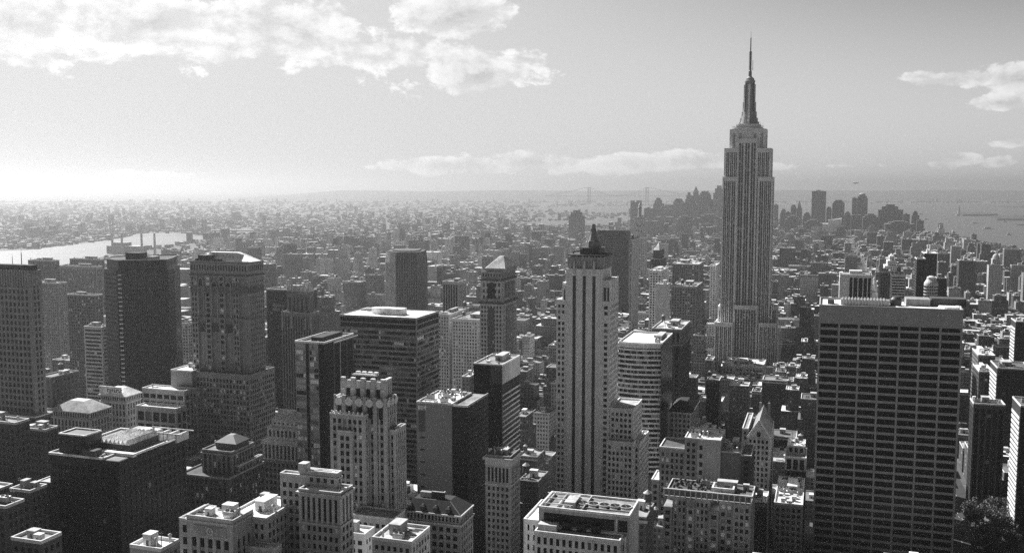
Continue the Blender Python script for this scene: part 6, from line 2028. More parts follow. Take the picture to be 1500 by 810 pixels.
def water_mat():
    m = bpy.data.materials.new('water'); m.use_nodes = True
    nd, lk = m.node_tree.nodes, m.node_tree.links
    b = nd['Principled BSDF']
    b.inputs['Base Color'].default_value = (.10, .10, .10, 1); b.inputs['Roughness'].default_value = .4
    b.inputs['Specular IOR Level'].default_value = .15
    g = nd.new('ShaderNodeNewGeometry')
    n = nd.new('ShaderNodeTexNoise'); n.inputs['Scale'].default_value = .02; n.inputs['Detail'].default_value = 8
    lk.new(g.outputs['Position'], n.inputs['Vector'])
    bp = nd.new('ShaderNodeBump'); bp.inputs['Strength'].default_value = .4; bp.inputs['Distance'].default_value = 4
    lk.new(n.outputs[0], bp.inputs['Height']); lk.new(bp.outputs[0], b.inputs['Normal'])
    n2_ = nd.new('ShaderNodeTexNoise'); n2_.inputs['Scale'].default_value = .0022; n2_.inputs['Detail'].default_value = 5
    mp = nd.new('ShaderNodeMapping'); mp.inputs['Scale'].default_value = (1, .25, 1); mp.inputs['Rotation'].default_value = (0, 0, .3)
    lk.new(g.outputs['Position'], mp.inputs[0]); lk.new(mp.outputs[0], n2_.inputs['Vector'])
    mr = nd.new('ShaderNodeMapRange'); mr.inputs['To Min'].default_value = .32; mr.inputs['To Max'].default_value = .6
    lk.new(n2_.outputs[0], mr.inputs['Value']); lk.new(mr.outputs[0], b.inputs['Roughness'])
    return m
M['water'] = water_mat()

FAR = 42000
sheet('ground', [(-FAR, -3000), (FAR, -3000), (FAR, FAR), (-FAR, FAR)], 0, 'ground')
WATER = []
def water(name, px):
    pts = [ground(x, y) for x, y in px]
    pts = [(p.x, p.y) for p in pts]
    WATER.append(pts)
    # wind counter-clockwise so that the sheet faces up
    a = sum(p[0] * q[1] - q[0] * p[1] for p, q in zip(pts, pts[1:] + pts[:1]))
    if a < 0: pts = pts[::-1]
    return sheet(name, pts, .8, 'water')
water('river', [(-260, 374), (-60, 370.5), (0, 368), (40, 366.6), (88, 361), (133, 355.5), (160, 352), (187, 348), (197, 343.5), (227, 342), (267, 342.6), (293, 345), (315, 346),
                (315, 350.6), (288, 353), (267, 358), (235, 362), (192, 366), (150, 377), (80, 392), (0, 412), (-260, 470)])
water('river', [(297, 339), (330, 337), (350, 335.5), (373, 336.5), (374, 343), (345, 343.2), (320, 342.2), (299, 342)])
water('bay', [(776, 319), (834, 318), (833, 321), (800, 322.5), (775, 322)])
water('bay', [(762, 326), (800, 324.5), (870, 322), (930, 317), (935, 322), (900, 330), (850, 331), (790, 332), (762, 329)])
water('bay', [(770, 304.8), (840, 303.4), (925, 302.6), (1200, 299.0), (1340, 298.4), (1440, 298.6), (1640, 298.2), (1700, 312), (1700, 400), (1600, 382), (1500, 366), (1452, 359), (1428, 354), (1393, 343.5),
              (1353, 342), (1330, 338), (1290, 330), (1240, 325), (1180, 322), (1100, 320), (960, 318), (925, 312), (850, 313), (815, 310), (772, 306.4)])
def inpoly(x, y, P):
    c = False
    j = len(P) - 1
    for i in range(len(P)):
        if (P[i][1] > y) != (P[j][1] > y) and x < (P[j][0] - P[i][0]) * (y - P[i][1]) / (P[j][1] - P[i][1]) + P[i][0]: c = not c
        j = i
    return c

def island(name, px, h=6, mat='planting'):
    pts = [ground(x, y) for x, y in px]; pts = [(p.x, p.y) for p in pts]
    a = sum(p[0] * q[1] - q[0] * p[1] for p, q in zip(pts, pts[1:] + pts[:1]))
    if a < 0: pts = pts[::-1]
    b = MB(); b.prism(pts, .2, h, scale=.97)
    o = b.build(name, mat); o['kind'] = 'structure'
M['woods'] = pmat('woods', .05, .95, .6, .02)
island('island', [(1393, 315.5), (1404, 313.2), (1440, 313.4), (1462, 315.2), (1450, 316.6), (1410, 316.8)], 14, 'woods')
island('island', [(1447, 321.4), (1460, 318.6), (1500, 317.4), (1560, 318), (1560, 323), (1500, 323.6), (1460, 323.2)], 14, 'woods')
island('island', [(1479, 329), (1560, 327.4), (1560, 330.6), (1490, 330.6)], 5, 'woods')
island('island', [(1440, 302.6), (1500, 301.2), (1600, 301.6), (1600, 304.4), (1470, 304.2)], 9, 'woods')

# ridge of hills beyond the bay, real height at its real distance
def hills():
    v, f = [], []
    n = 150; rows = 5
    r_ = random.Random(4)
    ph = [(r_.uniform(.02, .5), r_.uniform(0, 6), r_.uniform(.2, 1)) for _ in range(9)]
    for j in range(rows):
        for i in range(n):
            px = 330 + 1500 * i / (n - 1)
            d = 17500 + j * 1900
            q = at_depth(px, 275, d)
            rise = min(1, max(0, (px - 340) / 160))
            prof = [0, .55, 1, .75, 0][j]
            wob = sum(a * math.sin(k * px * .045 * (1 + .2 * j) + p) for k, p, a in ph) / 4.5
            top = 178 + 16 * wob + (4 if px > 1130 else 0)
            v.append((q.x, q.y, -.5 + prof * rise * top))
    for j in range(rows - 1):
        for i in range(n - 1):
            f.append((j * n + i, j * n + i + 1, (j + 1) * n + i + 1, (j + 1) * n + i))
    b = MB(); b.v = v; b.f = f; b.fm = [0] * len(f)
    o = b.build('hills', 'woods'); o['kind'] = 'structure'
    for p in o.data.polygons: p.use_smooth = True
hills()

# streets and blocks
AVES = [-2150, -1900, -1650, -1400, -1150, -930, -730, -600, -470, -330, -190, 100, 350, 600, 850, 1100, 1350]
def in_view(x, y, z=0, mx=40):
    px, py, d = proj((x, y, z))
    return d > 50 and -mx < px < 1500 + mx
pv = MB(); rows = [200 + 80 * k for k in range(62)]
LOTS = []
for a, c in zip(AVES[:-1], AVES[1:]):
    for yv in rows:
        X0, X1, Y0, Y1 = a + 13, c - 13, yv + 9, yv + 71
        if yv > 3400 and (X0 < -700 or X1 > 700): continue
        if not any(in_view(x, y, 0, 260) for x in (X0, X1) for y in (Y0, Y1)): continue
        if any(inpoly((X0 + X1) / 2, (Y0 + Y1) / 2, P) for P in WATER[:1]): continue
        pv.box(X0, X1, Y0, Y1, -.3, .14)
        LOTS.append((X0 + 4, X1 - 4, Y0 + 3, Y1 - 3))
o = pv.build('pavement', 'pavement'); o['kind'] = 'structure'
av = MB(); pt = MB()
for a in AVES:
    av.box(a - 12.9, a + 12.9, 150, 3560, -.2, .06)
    for k in (-4.5, 0, 4.5): 
        for yy in range(400, 2200, 9): 
            if in_view(a, yy): pt.box(a + k - .08, a + k + .08, yy, yy + 3.5, .061, .066)
o = av.build('avenue', 'asphalt'); o['kind'] = 'structure'
o = pt.build('road_marking', 'paint'); o['kind'] = 'structure'
PAINTED_SUN = []  # sunlit ground between the blocks, painted as pale sheets
for px in ([(1178, 752), (1196, 752), (1197, 690), (1184, 690)], [(696, 790), (714, 790), (714, 672), (700, 672)], [(934, 800), (950, 800), (950, 735), (938, 735)], [(1168, 640), (1196, 640), (1196, 628), (1172, 628)]):
    pts = [ground(*q) for q in px]
    PAINTED_SUN.append([(p.x, p.y) for p in pts])
    sheet('painted_sunlight', [(p.x, p.y) for p in pts], .18, 'painted_sunlight')

# ================================================================== the ordinary buildings
class CB:
    """Box buildings sharing the city wall material; per face: wall tone, window spacing, roof flag."""
    def __init__(s): s.b = []
    def add(s, x0, x1, y0, y1, z0, z1, wall, roof, bay=3.0, blank=False):
        s.b.append((x0, x1, y0, y1, z0, z1, wall, roof, 1e6 if blank else bay))
    def build(s, name, off=(0, 0, 0), parent=None):
        b = np.array(s.b, float); n = len(b)
        X0, X1, Y0, Y1, Z0, Z1, wl_, rf, bay = b.T
        c = np.stack([np.stack(t, 1) for t in ((X0, Y0, Z0), (X1, Y0, Z0), (X1, Y1, Z0), (X0, Y1, Z0), (X0, Y0, Z1), (X1, Y0, Z1), (X1, Y1, Z1), (X0, Y1, Z1))], 1)
        c -= np.array(off)
        F = CUBE_F[1:]                                   # top and four walls
        loops = (F[None] + (np.arange(n) * 8)[:, None, None]).reshape(-1)
        me = bpy.data.meshes.new(name)
        me.vertices.add(n * 8); me.vertices.foreach_set('co', c.reshape(-1))
        me.loops.add(len(loops)); me.loops.foreach_set('vertex_index', loops.astype(np.int32))
        me.polygons.add(n * 5); me.polygons.foreach_set('loop_start', (np.arange(n * 5) * 4).astype(np.int32))
        uv = np.zeros((n, 5, 4, 2))
        W, D, zz = X1 - X0, Y1 - Y0, np.zeros(n)
        for k, L in ((1, W), (2, D), (3, W), (4, D)):
            uv[:, k, 0] = np.stack([zz, Z0], 1); uv[:, k, 1] = np.stack([L, Z0], 1)
            uv[:, k, 2] = np.stack([L, Z1], 1); uv[:, k, 3] = np.stack([zz, Z1], 1)
        ul = me.uv_layers.new(name='UVMap')
        ul.data.foreach_set('uv', uv.reshape(-1))
        t = np.zeros((n, 5, 3))
        t[:, 0, 0] = rf; t[:, 0, 1] = 3; t[:, 0, 2] = 1
        t[:, 1:, 0] = wl_[:, None]; t[:, 1:, 1] = bay[:, None]
        t[:, 1:, 2] = np.where(bay > 1e5, 1, 0)[:, None]
        at = me.attributes.new('tone', 'FLOAT_VECTOR', 'FACE')
        at.data.foreach_set('vector', t.reshape(-1))
        me.materials.append(M['city'])
        me.polygons.foreach_set('use_smooth', np.zeros(n * 5, bool))
        me.update(calc_edges=True)
        o = bpy.data.objects.new(name, me); col.objects.link(o)
        if parent is not None: o.parent = parent
        return o

# photo extent and nearest depth of every large building, for keeping lesser ones out of their way
ext = {}
for (x0, x1, y0, y1, z1, nm) in BLOCKS:
    for x in (x0, x1):
        for y in (y0, y1):
            px, py, d = proj((x, y, z1))
            e = ext.setdefault(nm, [1e9, -1e9, 1e9])
            e[0] = min(e[0], px); e[1] = max(e[1], px); e[2] = min(e[2], d)
GUARD = [(e[0], e[1], e[2], o_info[nm]['ybase']) for nm, e in ext.items()]
# strips of the photo where the far view must stay open: columns, row
GUARD += [(-400, 100, 1e9, 392), (100, 165, 1e9, 384), (165, 235, 1e9, 375), (235, 300, 1e9, 364)]
def taken(x0, x1, y0, y1, mg=1.0):
    for b in BLOCKS:
        if x0 < b[1] + mg and x1 > b[0] - mg and y0 < b[3] + mg and y1 > b[2] - mg: return True
    cx, cy = (x0 + x1) / 2, (y0 + y1) / 2
    if 96 < cx < 210 and 575 < cy < 775: return True                 # the park
    for P in PAINTED_SUN:
        for x in (x0, cx, x1):
            for y in (y0, cy, y1):
                if inpoly(x, y, P): return True
    return False
def cap_height(x0, x1, y0, y1, h):
    ps = [proj((x, y, h)) for x in (x0, x1) for y in (y0, y1)]
    lo, hi, d = min(p[0] for p in ps), max(p[0] for p in ps), min(p[2] for p in ps)
    for g in GUARD:
        if g[2] > d - 5 and lo < g[1] - 1 and hi > g[0] + 1:
            pm = (max(lo, g[0]) + min(hi, g[1])) / 2
            for y in (y0, y1): h = min(h, on_y(pm, g[3] + 1, y).z)
    return h

gr = random.Random(5)
CAND = []
for (X0, X1, Y0, Y1) in LOTS:
    for (ya, yb) in ((Y0, (Y0 + Y1) / 2 - 2), ((Y0 + Y1) / 2 + 2, Y1)):
        x = X0
        while x < X1 - 8:
            wd = min(gr.choice([9, 12, 15, 18, 24, 30, 42]) * gr.uniform(.85, 1.2), X1 - x)
            if X1 - x - wd < 9: wd = X1 - x
            dp = gr.uniform(.72, 1.0) * (yb - ya)
            if ya == Y0: a, b_ = ya, ya + dp
            else: a, b_ = yb - dp, yb
            xa, xb = x, x + wd - .4
            x += wd
            cy = (a + b_) / 2; cx = (xa + xb) / 2
            if not (in_view(xa, cy, 20) or in_view(xb, cy, 20)): continue
            px, py, d = proj((cx, cy, 15))
            if d < 300 or taken(xa, xb, a, b_): continue
            if d < 1300: h = gr.choice([14, 18, 22, 26, 34, 44, 58]) * gr.uniform(.85, 1.25)
            elif d < 2200: h = gr.choice([12, 14, 17, 20, 26, 36, 48]) * gr.uniform(.85, 1.25)
            else: h = gr.choice([10, 12, 14, 16, 20, 24, 34]) * gr.uniform(.8, 1.2)
            if cx < -450 and d > 900 and gr.random() < .08: h = gr.uniform(50, 85)
            if wd > 22 and d > 900 and gr.random() < .06: h = gr.uniform(55, 100 if d < 2600 else 75)
            if d < 700: h = gr.uniform(40, 110)
            if px > 1390 and d < 1700: h = min(h, gr.uniform(12, 40))
            h0 = h
            h = cap_height(xa, xb, a, b_, h)
            if h < 6: h = 6 if h > -1e5 and d > 900 else h
            if h < 6: continue
            pale = gr.random()
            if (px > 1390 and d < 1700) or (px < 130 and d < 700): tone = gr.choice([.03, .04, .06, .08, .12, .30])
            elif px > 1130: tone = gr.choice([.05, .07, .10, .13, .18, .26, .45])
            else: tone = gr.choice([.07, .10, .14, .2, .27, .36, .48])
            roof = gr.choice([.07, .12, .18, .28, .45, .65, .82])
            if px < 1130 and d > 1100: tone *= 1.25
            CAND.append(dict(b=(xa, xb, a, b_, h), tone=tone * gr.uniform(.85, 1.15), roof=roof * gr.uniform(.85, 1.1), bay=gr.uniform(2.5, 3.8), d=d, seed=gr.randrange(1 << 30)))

# which of them show largest: paint every block far to near into a small id picture
IW, IH = 750, 405
idp = np.full((IH, IW), -1, np.int32)
items = [((b[0], b[1], b[2], b[3], b[4]), -2) for b in BLOCKS] + [(c['b'], i) for i, c in enumerate(CAND)]
cor = np.array([[(b[i], b[2 + j], 0 if k == 0 else b[4]) for i in (0, 1) for j in (0, 1) for k in (0, 1)] for b, _ in items])
v_ = cor - np.array((0, 0, EYE))
dd = v_ @ np.array(FWD); PX = (750 + FPX * (v_ @ np.array(RIGHT)) / dd) * .5; PY = (405 - FPX * (v_ @ np.array(UP)) / dd) * .5
order = np.argsort(-dd.min(1))
def hull(p):
    p = sorted(set(map(tuple, p)))
    def half(q):
        h = []
        for c in q:
            while len(h) > 1 and (h[-1][0] - h[-2][0]) * (c[1] - h[-2][1]) - (h[-1][1] - h[-2][1]) * (c[0] - h[-2][0]) <= 0: h.pop()
            h.append(c)
        return h
    a, b = half(p), half(p[::-1])
    return a[:-1] + b[:-1]
for t in order:
    if dd[t].min() < 30: continue
    pts = np.stack([PX[t], PY[t]], 1)
    xa, xb = int(max(0, pts[:, 0].min())), int(min(IW, pts[:, 0].max() + 1)); ya, yb = int(max(0, pts[:, 1].min())), int(min(IH, pts[:, 1].max() + 1))
    if xa >= xb or ya >= yb: continue
    H = hull(pts)
    gx, gy = np.meshgrid(np.arange(xa, xb) + .5, np.arange(ya, yb) + .5)
    inside = np.ones(gx.shape, bool)
    for (p, q) in zip(H, H[1:] + H[:1]):
        inside &= (q[0] - p[0]) * (gy - p[1]) - (q[1] - p[1]) * (gx - p[0]) >= 0
    idp[ya:yb, xa:xb][inside] = items[t][1]
ids, cnt = np.unique(idp[idp >= 0], return_counts=True)
for i, n in zip(ids, cnt): CAND[i]['n'] = int(n)
N_IND = 300 - len(HEROES) - 44
show = sorted([c for c in CAND if c.get('n', 0) >= 6], key=lambda c: -c['n'])[:N_IND]
sel = set(id(c) for c in show)

def ordinary(cb, c, small=False):
    """Body, roof edge and set-backs; returns the roof it stands on."""
    r = random.Random(c['seed'])
    x0, x1, y0, y1, h = c['b']; t, rf, bay = c['tone'], c['roof'], c['bay']
    W, D = x1 - x0, y1 - y0
    if not small and h > 34 and W > 13 and r.random() < .6:
        k = r.uniform(.6, .85)
        cb.add(x0, x1, y0, y1, 0, h * k, t, rf, bay)
        i = r.uniform(.08, .22)
        a = (x0 + W * i, x1 - W * i, y0 + D * i * .8, y1 - D * .06)
        cb.add(*a, h * k - .2, h, t, rf, bay)
        top = (*a, h)
    else:
        cb.add(x0, x1, y0, y1, 0, h, t, rf, bay); top = (x0, x1, y0, y1, h)
    return top

TONE_W = [(.085, 'blackish'), (.13, 'dark grey'), (.2, 'brownish'), (.3, 'mid grey'), (.4, 'pale grey'), (9, 'near white')]
ROOF_W = [(.15, 'dark roof'), (.27, 'grey roof'), (.5, 'light roof'), (9, 'white roof')]
def word(v, L): return next(w_ for t, w_ in L if v < t)
ANCH = [(25, 500, 'the left-edge stone tower'), (203, 480, 'the dark chamfered tower'), (330, 500, 'the gothic brick tower'), (440, 500, 'the tower of pinnacles'),
        (570, 560, 'the banded office tower'), (593, 400, 'the lone cut-corner tower'), (730, 450, 'the pointed-roof tower'), (728, 590, 'the black striped-side tower'), (855, 560, 'the striped pale tower'), (898, 400, 'the dark slab'),
        (945, 580, 'the bowed banded tower'), (985, 520, 'the arcaded dark block'), (1000, 620, 'the black hip-roofed block'), (1095, 480, 'the spired skyscraper'), (1113, 650, 'the gabled building'), (1250, 420, 'the white-piered tower'),
        (1365, 410, 'the domed round tower'), (1305, 500, 'the broad ribbon-window slab'), (1450, 620, 'the twin right-edge towers'), (1460, 380, 'the small stepped dome'), (1425, 520, 'the white-roofed low blocks'), (175, 650, 'the huge black block'), (1170, 690, 'the columned narrow block')]
labelled = {}
for c in show:
    x0, x1, y0, y1, h = c['b']
    r = random.Random(c['seed'])
    nm = 'office_building' if c['tone'] > .3 and h > 30 else ('apartment_building' if h > 20 else 'loft_building')
    cx, cy = (x0 + x1) / 2, (y0 + y1) / 2
    cb = CB()
    n0 = bpy.data.objects.get('x')
    top = ordinary(cb, c)
    o = cb.build(nm, (cx, y0, 0)); o.location = (cx, y0, 0)
    a0, a1, b0, b1, zt = top
    # roof edge and roof things as parts
    pb = MB(); t = .5; ph = .5 + r.random() * .7
    pb.box(a0 - .1, a1 + .1, b0 - .1, b0 + t, zt + .01, zt + ph); pb.box(a0 - .1, a1 + .1, b1 - t, b1 + .1, zt + .01, zt + ph)
    pb.box(a0 - .1, a0 + t, b0 + t, b1 - t, zt + .01, zt + ph); pb.box(a1 - t, a1 + .1, b0 + t, b1 - t, zt + .01, zt + ph)
    pb.build('parapet', 'coping' if r.random() < .55 else 'stone_mid', o)
    if r.random() < .6 and h > 12:
        MB().box(x0 - .7, x1 + .7, y0 - .7, y0 - .01, min(h, zt) - 2.2 if top[0] == x0 else h * .55, (min(h, zt) - .8) if top[0] == x0 else h * .55 + 1).build('cornice', r.choice(['stone_mid', 'stone_pale', 'stone_brown']), o)
    W, D = a1 - a0, b1 - b0
    tank = 0
    k = add_part(o, r.choice(['bulkhead', 'pale_bulkhead']), a0 + W * r.uniform(.3, .7), b0 + D * r.uniform(.4, .7), zt, (min(W * .4, r.uniform(3, 7)), min(D * .4, r.uniform(3, 6)), r.uniform(2.6, 4.5)))
    if r.random() < .45 and W > 9:
        tank = 1; add_part(o, 'water_tank', a0 + W * r.choice([.18, .82]), b0 + D * r.uniform(.25, .8), zt, (r.uniform(.75, 1.1),) * 3)
    for q in range(r.randint(0, 3)):
        add_part(o, r.choice(['cooling_unit', 'vent_stack', 'duct']), a0 + W * r.uniform(.2, .8), b0 + D * r.choice([.15, .2, .85]), zt, (.8,) * 3)
    hw = 'low-rise' if h < 20 else ('mid-rise' if h < 42 else 'tower')
    px, py, d = proj((cx, y0, h))
    best_ = min(ANCH, key=lambda a: (a[0] - px) ** 2 + ((a[1] - py) * 1.3) ** 2)
    dx, dy = px - best_[0], py - best_[1]
    if abs(dx) > abs(dy) * .8: pos = 'left of' if dx < 0 else 'right of'
    else: pos = 'beyond' if dy < 0 else 'in front of'
    lab = f"{word(c['tone'], TONE_W)} {hw}, {word(c['roof'], ROOF_W)}{' and water tank' if tank else ''}, {pos} {best_[2]}"
    c['o'], c['px'] = o, px
    labelled.setdefault(lab, []).append(c)
ORD = ['leftmost', 'second from left', 'third from left', 'fourth from left', 'fifth from left', 'sixth from left', 'seventh from left', 'eighth from left', 'ninth from left', 'tenth from left']
for lab, cs in labelled.items():
    cs.sort(key=lambda c: c['px'])
    for i, c in enumerate(cs):
        tag(c['o'], lab if len(cs) == 1 else f"{lab}, {ORD[min(i, 9)]}".replace(' and water tank', ', water tank').replace('light roof', 'light roof'), 'building', 'ordinary city buildings between the towers')
rest = CB()
for c in CAND:
    if id(c) in sel: continue
    top = ordinary(rest, c)
    r = random.Random(c['seed'] + 1)
    a0, a1, b0, b1, zt = top; W, D = a1 - a0, b1 - b0
    if c.get('n', 0) > 0 or c['d'] < 1500:
        for q in range(r.randint(1, 3)):
            s_ = r.uniform(1.2, 3); ux, uy = a0 + W * r.uniform(.25, .75), b0 + D * r.uniform(.25, .75)
            rest.add(ux - min(s_, W * .2), ux + min(s_, W * .2), uy - min(s_, D * .2), uy + min(s_, D * .2), zt, zt + r.uniform(1.8, 5), r.choice([.06, .15, .5]), r.choice([.15, .5, .75]), 3, True)

# ---- the city farther out: one mass --------------------------------------
far = CB()
fr = random.Random(21)
def wet(x, y): return any(inpoly(x, y, P) for P in WATER)
def far_lot(px, d, w_, dp, h, tone, roof, jit=True):
    p = at_depth(px, 275, d); x, y = p.x, p.y
    if wet(x, y): return
    far.add(x - w_ / 2, x + w_ / 2, y - dp / 2, y + dp / 2, 0, h, tone, roof, 3.2)
from mathutils import noise as mnoise
n_far = 0
while n_far < 24000:
    py = 289 + 76 * fr.random() ** 1.15
    d = min(EYE * FPX / (py - 275), 16000)
    if d < 2900: continue
    px = fr.uniform(-40, 1540)
    p = at_depth(px, 275, d)
    if p.y < 5100 and -700 < p.x < 700: continue
    # districts: some dense and pale, some leafy and dark, streets left open
    q = mnoise.noise((p.x / 700, p.y / 700, 3.1)) + .5 * mnoise.noise((p.x / 260, p.y / 260, 8))
    n_far += 1
    if q < -.35 and fr.random() < .75: continue
    ca, sa = math.cos(.45), math.sin(.45)
    gu, gv = p.x * ca + p.y * sa, -p.x * sa + p.y * ca
    if (gu % 210) < 26 or (gv % 85) < 18: continue
    s_ = d / 4000
    tall = fr.random() - (.05 if q > .3 else 0)
    h = fr.uniform(6, 15) if tall < .88 else (fr.uniform(16, 30) if tall < .97 else fr.uniform(36, 66))
    w_ = fr.uniform(8, 22) * s_ ** .4; dp = fr.uniform(8, 22) * s_ ** .4
    if h > 35: w_ = fr.uniform(12, 22); dp = fr.uniform(14, 50)
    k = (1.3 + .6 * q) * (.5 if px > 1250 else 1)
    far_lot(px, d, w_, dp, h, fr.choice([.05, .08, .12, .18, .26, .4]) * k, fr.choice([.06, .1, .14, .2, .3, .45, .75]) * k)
for b_ in far.b: rest.b.append(b_)
o = rest.build('city_buildings'); o['kind'] = 'stuff'
tag(o, 'countless small buildings of the wider city spreading to the horizon', 'buildings')

# bushy tree masses along the far right shore and among the far blocks
lm = MB(); lr = random.Random(8)
for i in range(2600):
    u = lr.random()
    if u < .45: px, py = lr.uniform(1345, 1530), lr.uniform(346, 386)
    else: px, py = lr.uniform(-20, 1530), lr.uniform(300, 395)
    d = EYE * FPX / (py - 275)
    p = at_depth(px, 275, d)
    if wet(p.x, p.y) or d < 2300: continue
    if px > 1380 and py < 343 + (px - 1380) * .2: continue
    h = lr.uniform(8, 18); w_ = lr.uniform(8, 20)
    lm.lathe(p.x, p.y, [(w_ * .5, 0), (w_ * .62, h * .4), (w_ * .45, h * .8), (w_ * .1, h)], 6, 0, lr.random())
o = lm.build('woods', 'woods'); o['kind'] = 'stuff'
tag(o, 'dark tree cover among the distant streets and along the right-hand shore', 'trees')

# ================================================================== lower Manhattan skyline
SKY = [  # x0, x1, top, depth, tone, label, extra tiers / cap
    (923.6, 938, 294, 5200, .16, 'twin-notched grey slab, nearest left of the distant skyline cluster', 'notch'),
    (943.5, 957, 305, 5400, .18, 'squat stepped block at the left end of the distant left cluster', None),
    (957, 971, 290, 5700, .16, 'stepped tower second in the distant left cluster', 'step'),
    (971, 984, 306, 5500, .20, 'low flat block beside the stepped tower in the distant left cluster', None),
    (986.5, 1000, 291, 5900, .17, 'plain square-topped tower in the middle of the distant left cluster', 'cham'),
    (1004, 1014, 282, 5600, .17, 'broad stepped shoulder block left of the pointed distant tower', 'step'),
    (1013, 1025, 279, 5850, .17, 'distant tower with a sharp pyramidal spire, tallest point of the left cluster', 'spire'),
    (1024, 1040.5, 280, 5500, .16, 'round-shouldered broad tower right of the pointed distant tower', 'cham'),
    (1045, 1062, 272, 5900, .18, 'tall slab half hidden by the spired skyscraper in the distance', 'step'),
    (960, 985, 318, 4900, .2, 'low wide grey block in front of the distant left cluster', None),
    (990, 1016, 316, 4800, .16, 'second low wide block in front of the distant left cluster', 'step'),
    (1020, 1058, 314, 4900, .18, 'long low block right of centre before the distant left cluster', 'step'),
    (833, 853, 308, 4300, .18, 'lone grey tower block by the distant bay, left of the skyline', 'step'),
    (1134, 1140, 300, 5600, .14, 'thin distant tower just right of the spired skyscraper', None),
    (1143, 1153, 306, 5500, .12, 'low dark tower second right of the spired skyscraper on the skyline', 'step'),
    (1158.5, 1166.5, 300, 5600, .11, 'dark round-topped distant tower left of the pointed one', 'cham'),
    (1167, 1175, 300, 5700, .11, 'dark distant tower with a pointed top on the right skyline', 'spire'),
    (1176, 1189, 311, 5300, .12, 'dark blunt tower beside the tall flat-topped slab on the right skyline', 'step'),
    (1189.4, 1210.4, 280, 5500, .10, 'tall flat-topped dark slab, tallest of the right-hand skyline', None),
    (1210.6, 1218.5, 303, 5500, .10, 'small dark tower with a rounded top right of the tall slab', 'cham'),
    (1219.5, 1237.5, 293, 5500, .09, 'dark tower with stepped round shoulders in the right-hand skyline', 'cham'),
    (1248.5, 1256, 290, 5500, .09, 'narrow dark tower attached left of the domed tower on the skyline', None),
    (1255.5, 1271.5, 285, 5450, .08, 'dark tower with a shallow domed top on the right skyline', 'dome'),
    (1247, 1262, 315, 5000, .08, 'dark low block under the domed tower on the skyline', None),
    (1264, 1289, 313, 5100, .08, 'wide dark low block between the domed tower and the shouldered block', 'step'),
    (1287, 1323.5, 299.5, 5100, .07, 'very broad dark shouldered block at the right of the skyline', 'step'),
    (1323, 1333, 314, 5000, .07, 'dark block on the right flank of the broad shouldered block', None),
    (1336, 1347, 309, 5000, .07, 'dark slim tower near the right shore of the island', 'step'),
    (1343, 1353.5, 323, 4900, .07, 'last dark low tower at the right shore of the island', None),
    (1205, 1233, 320, 4700, .6, 'bright sunlit pale block with a sloping top before the right-hand skyline', 'slope'),
    (1150, 1172, 316, 5000, .12, 'dark jumble of a low block behind the right side of the spired skyscraper', 'step'),
    (1178, 1204, 322, 4800, .11, 'low dark wide block below the tall flat-topped slab', 'step'),
    (926, 946, 316, 5000, .18, 'low grey block under the twin-notched slab on the distant skyline', 'step'),
    (944, 962, 324, 4700, .2, 'lowest grey block at the left foot of the distant left cluster', None),
    (998, 1006, 298, 5600, .17, 'narrow grey tower squeezed left of the pointed distant tower', None),
    (1037, 1047, 292, 5500, .17, 'narrow grey tower between the round-shouldered tower and the half-hidden slab', 'step'),
    (968, 994, 300, 6000, .19, 'grey tower behind the gap in the middle of the distant left cluster', 'cham'),
    (1236, 1248, 310, 5300, .10, 'dark low tower right of the one with stepped round shoulders', 'step'),
    (1150, 1160, 311, 5400, .12, 'small dark tower left of the dark round-topped distant tower', None),
    (1296, 1340, 324, 4800, .09, 'wide dark low block in front of the broad shouldered block', 'step'),
    (1272, 1284, 330, 4500, .30, 'greyish small tower in front of the wide dark skyline blocks', 'step'),
]
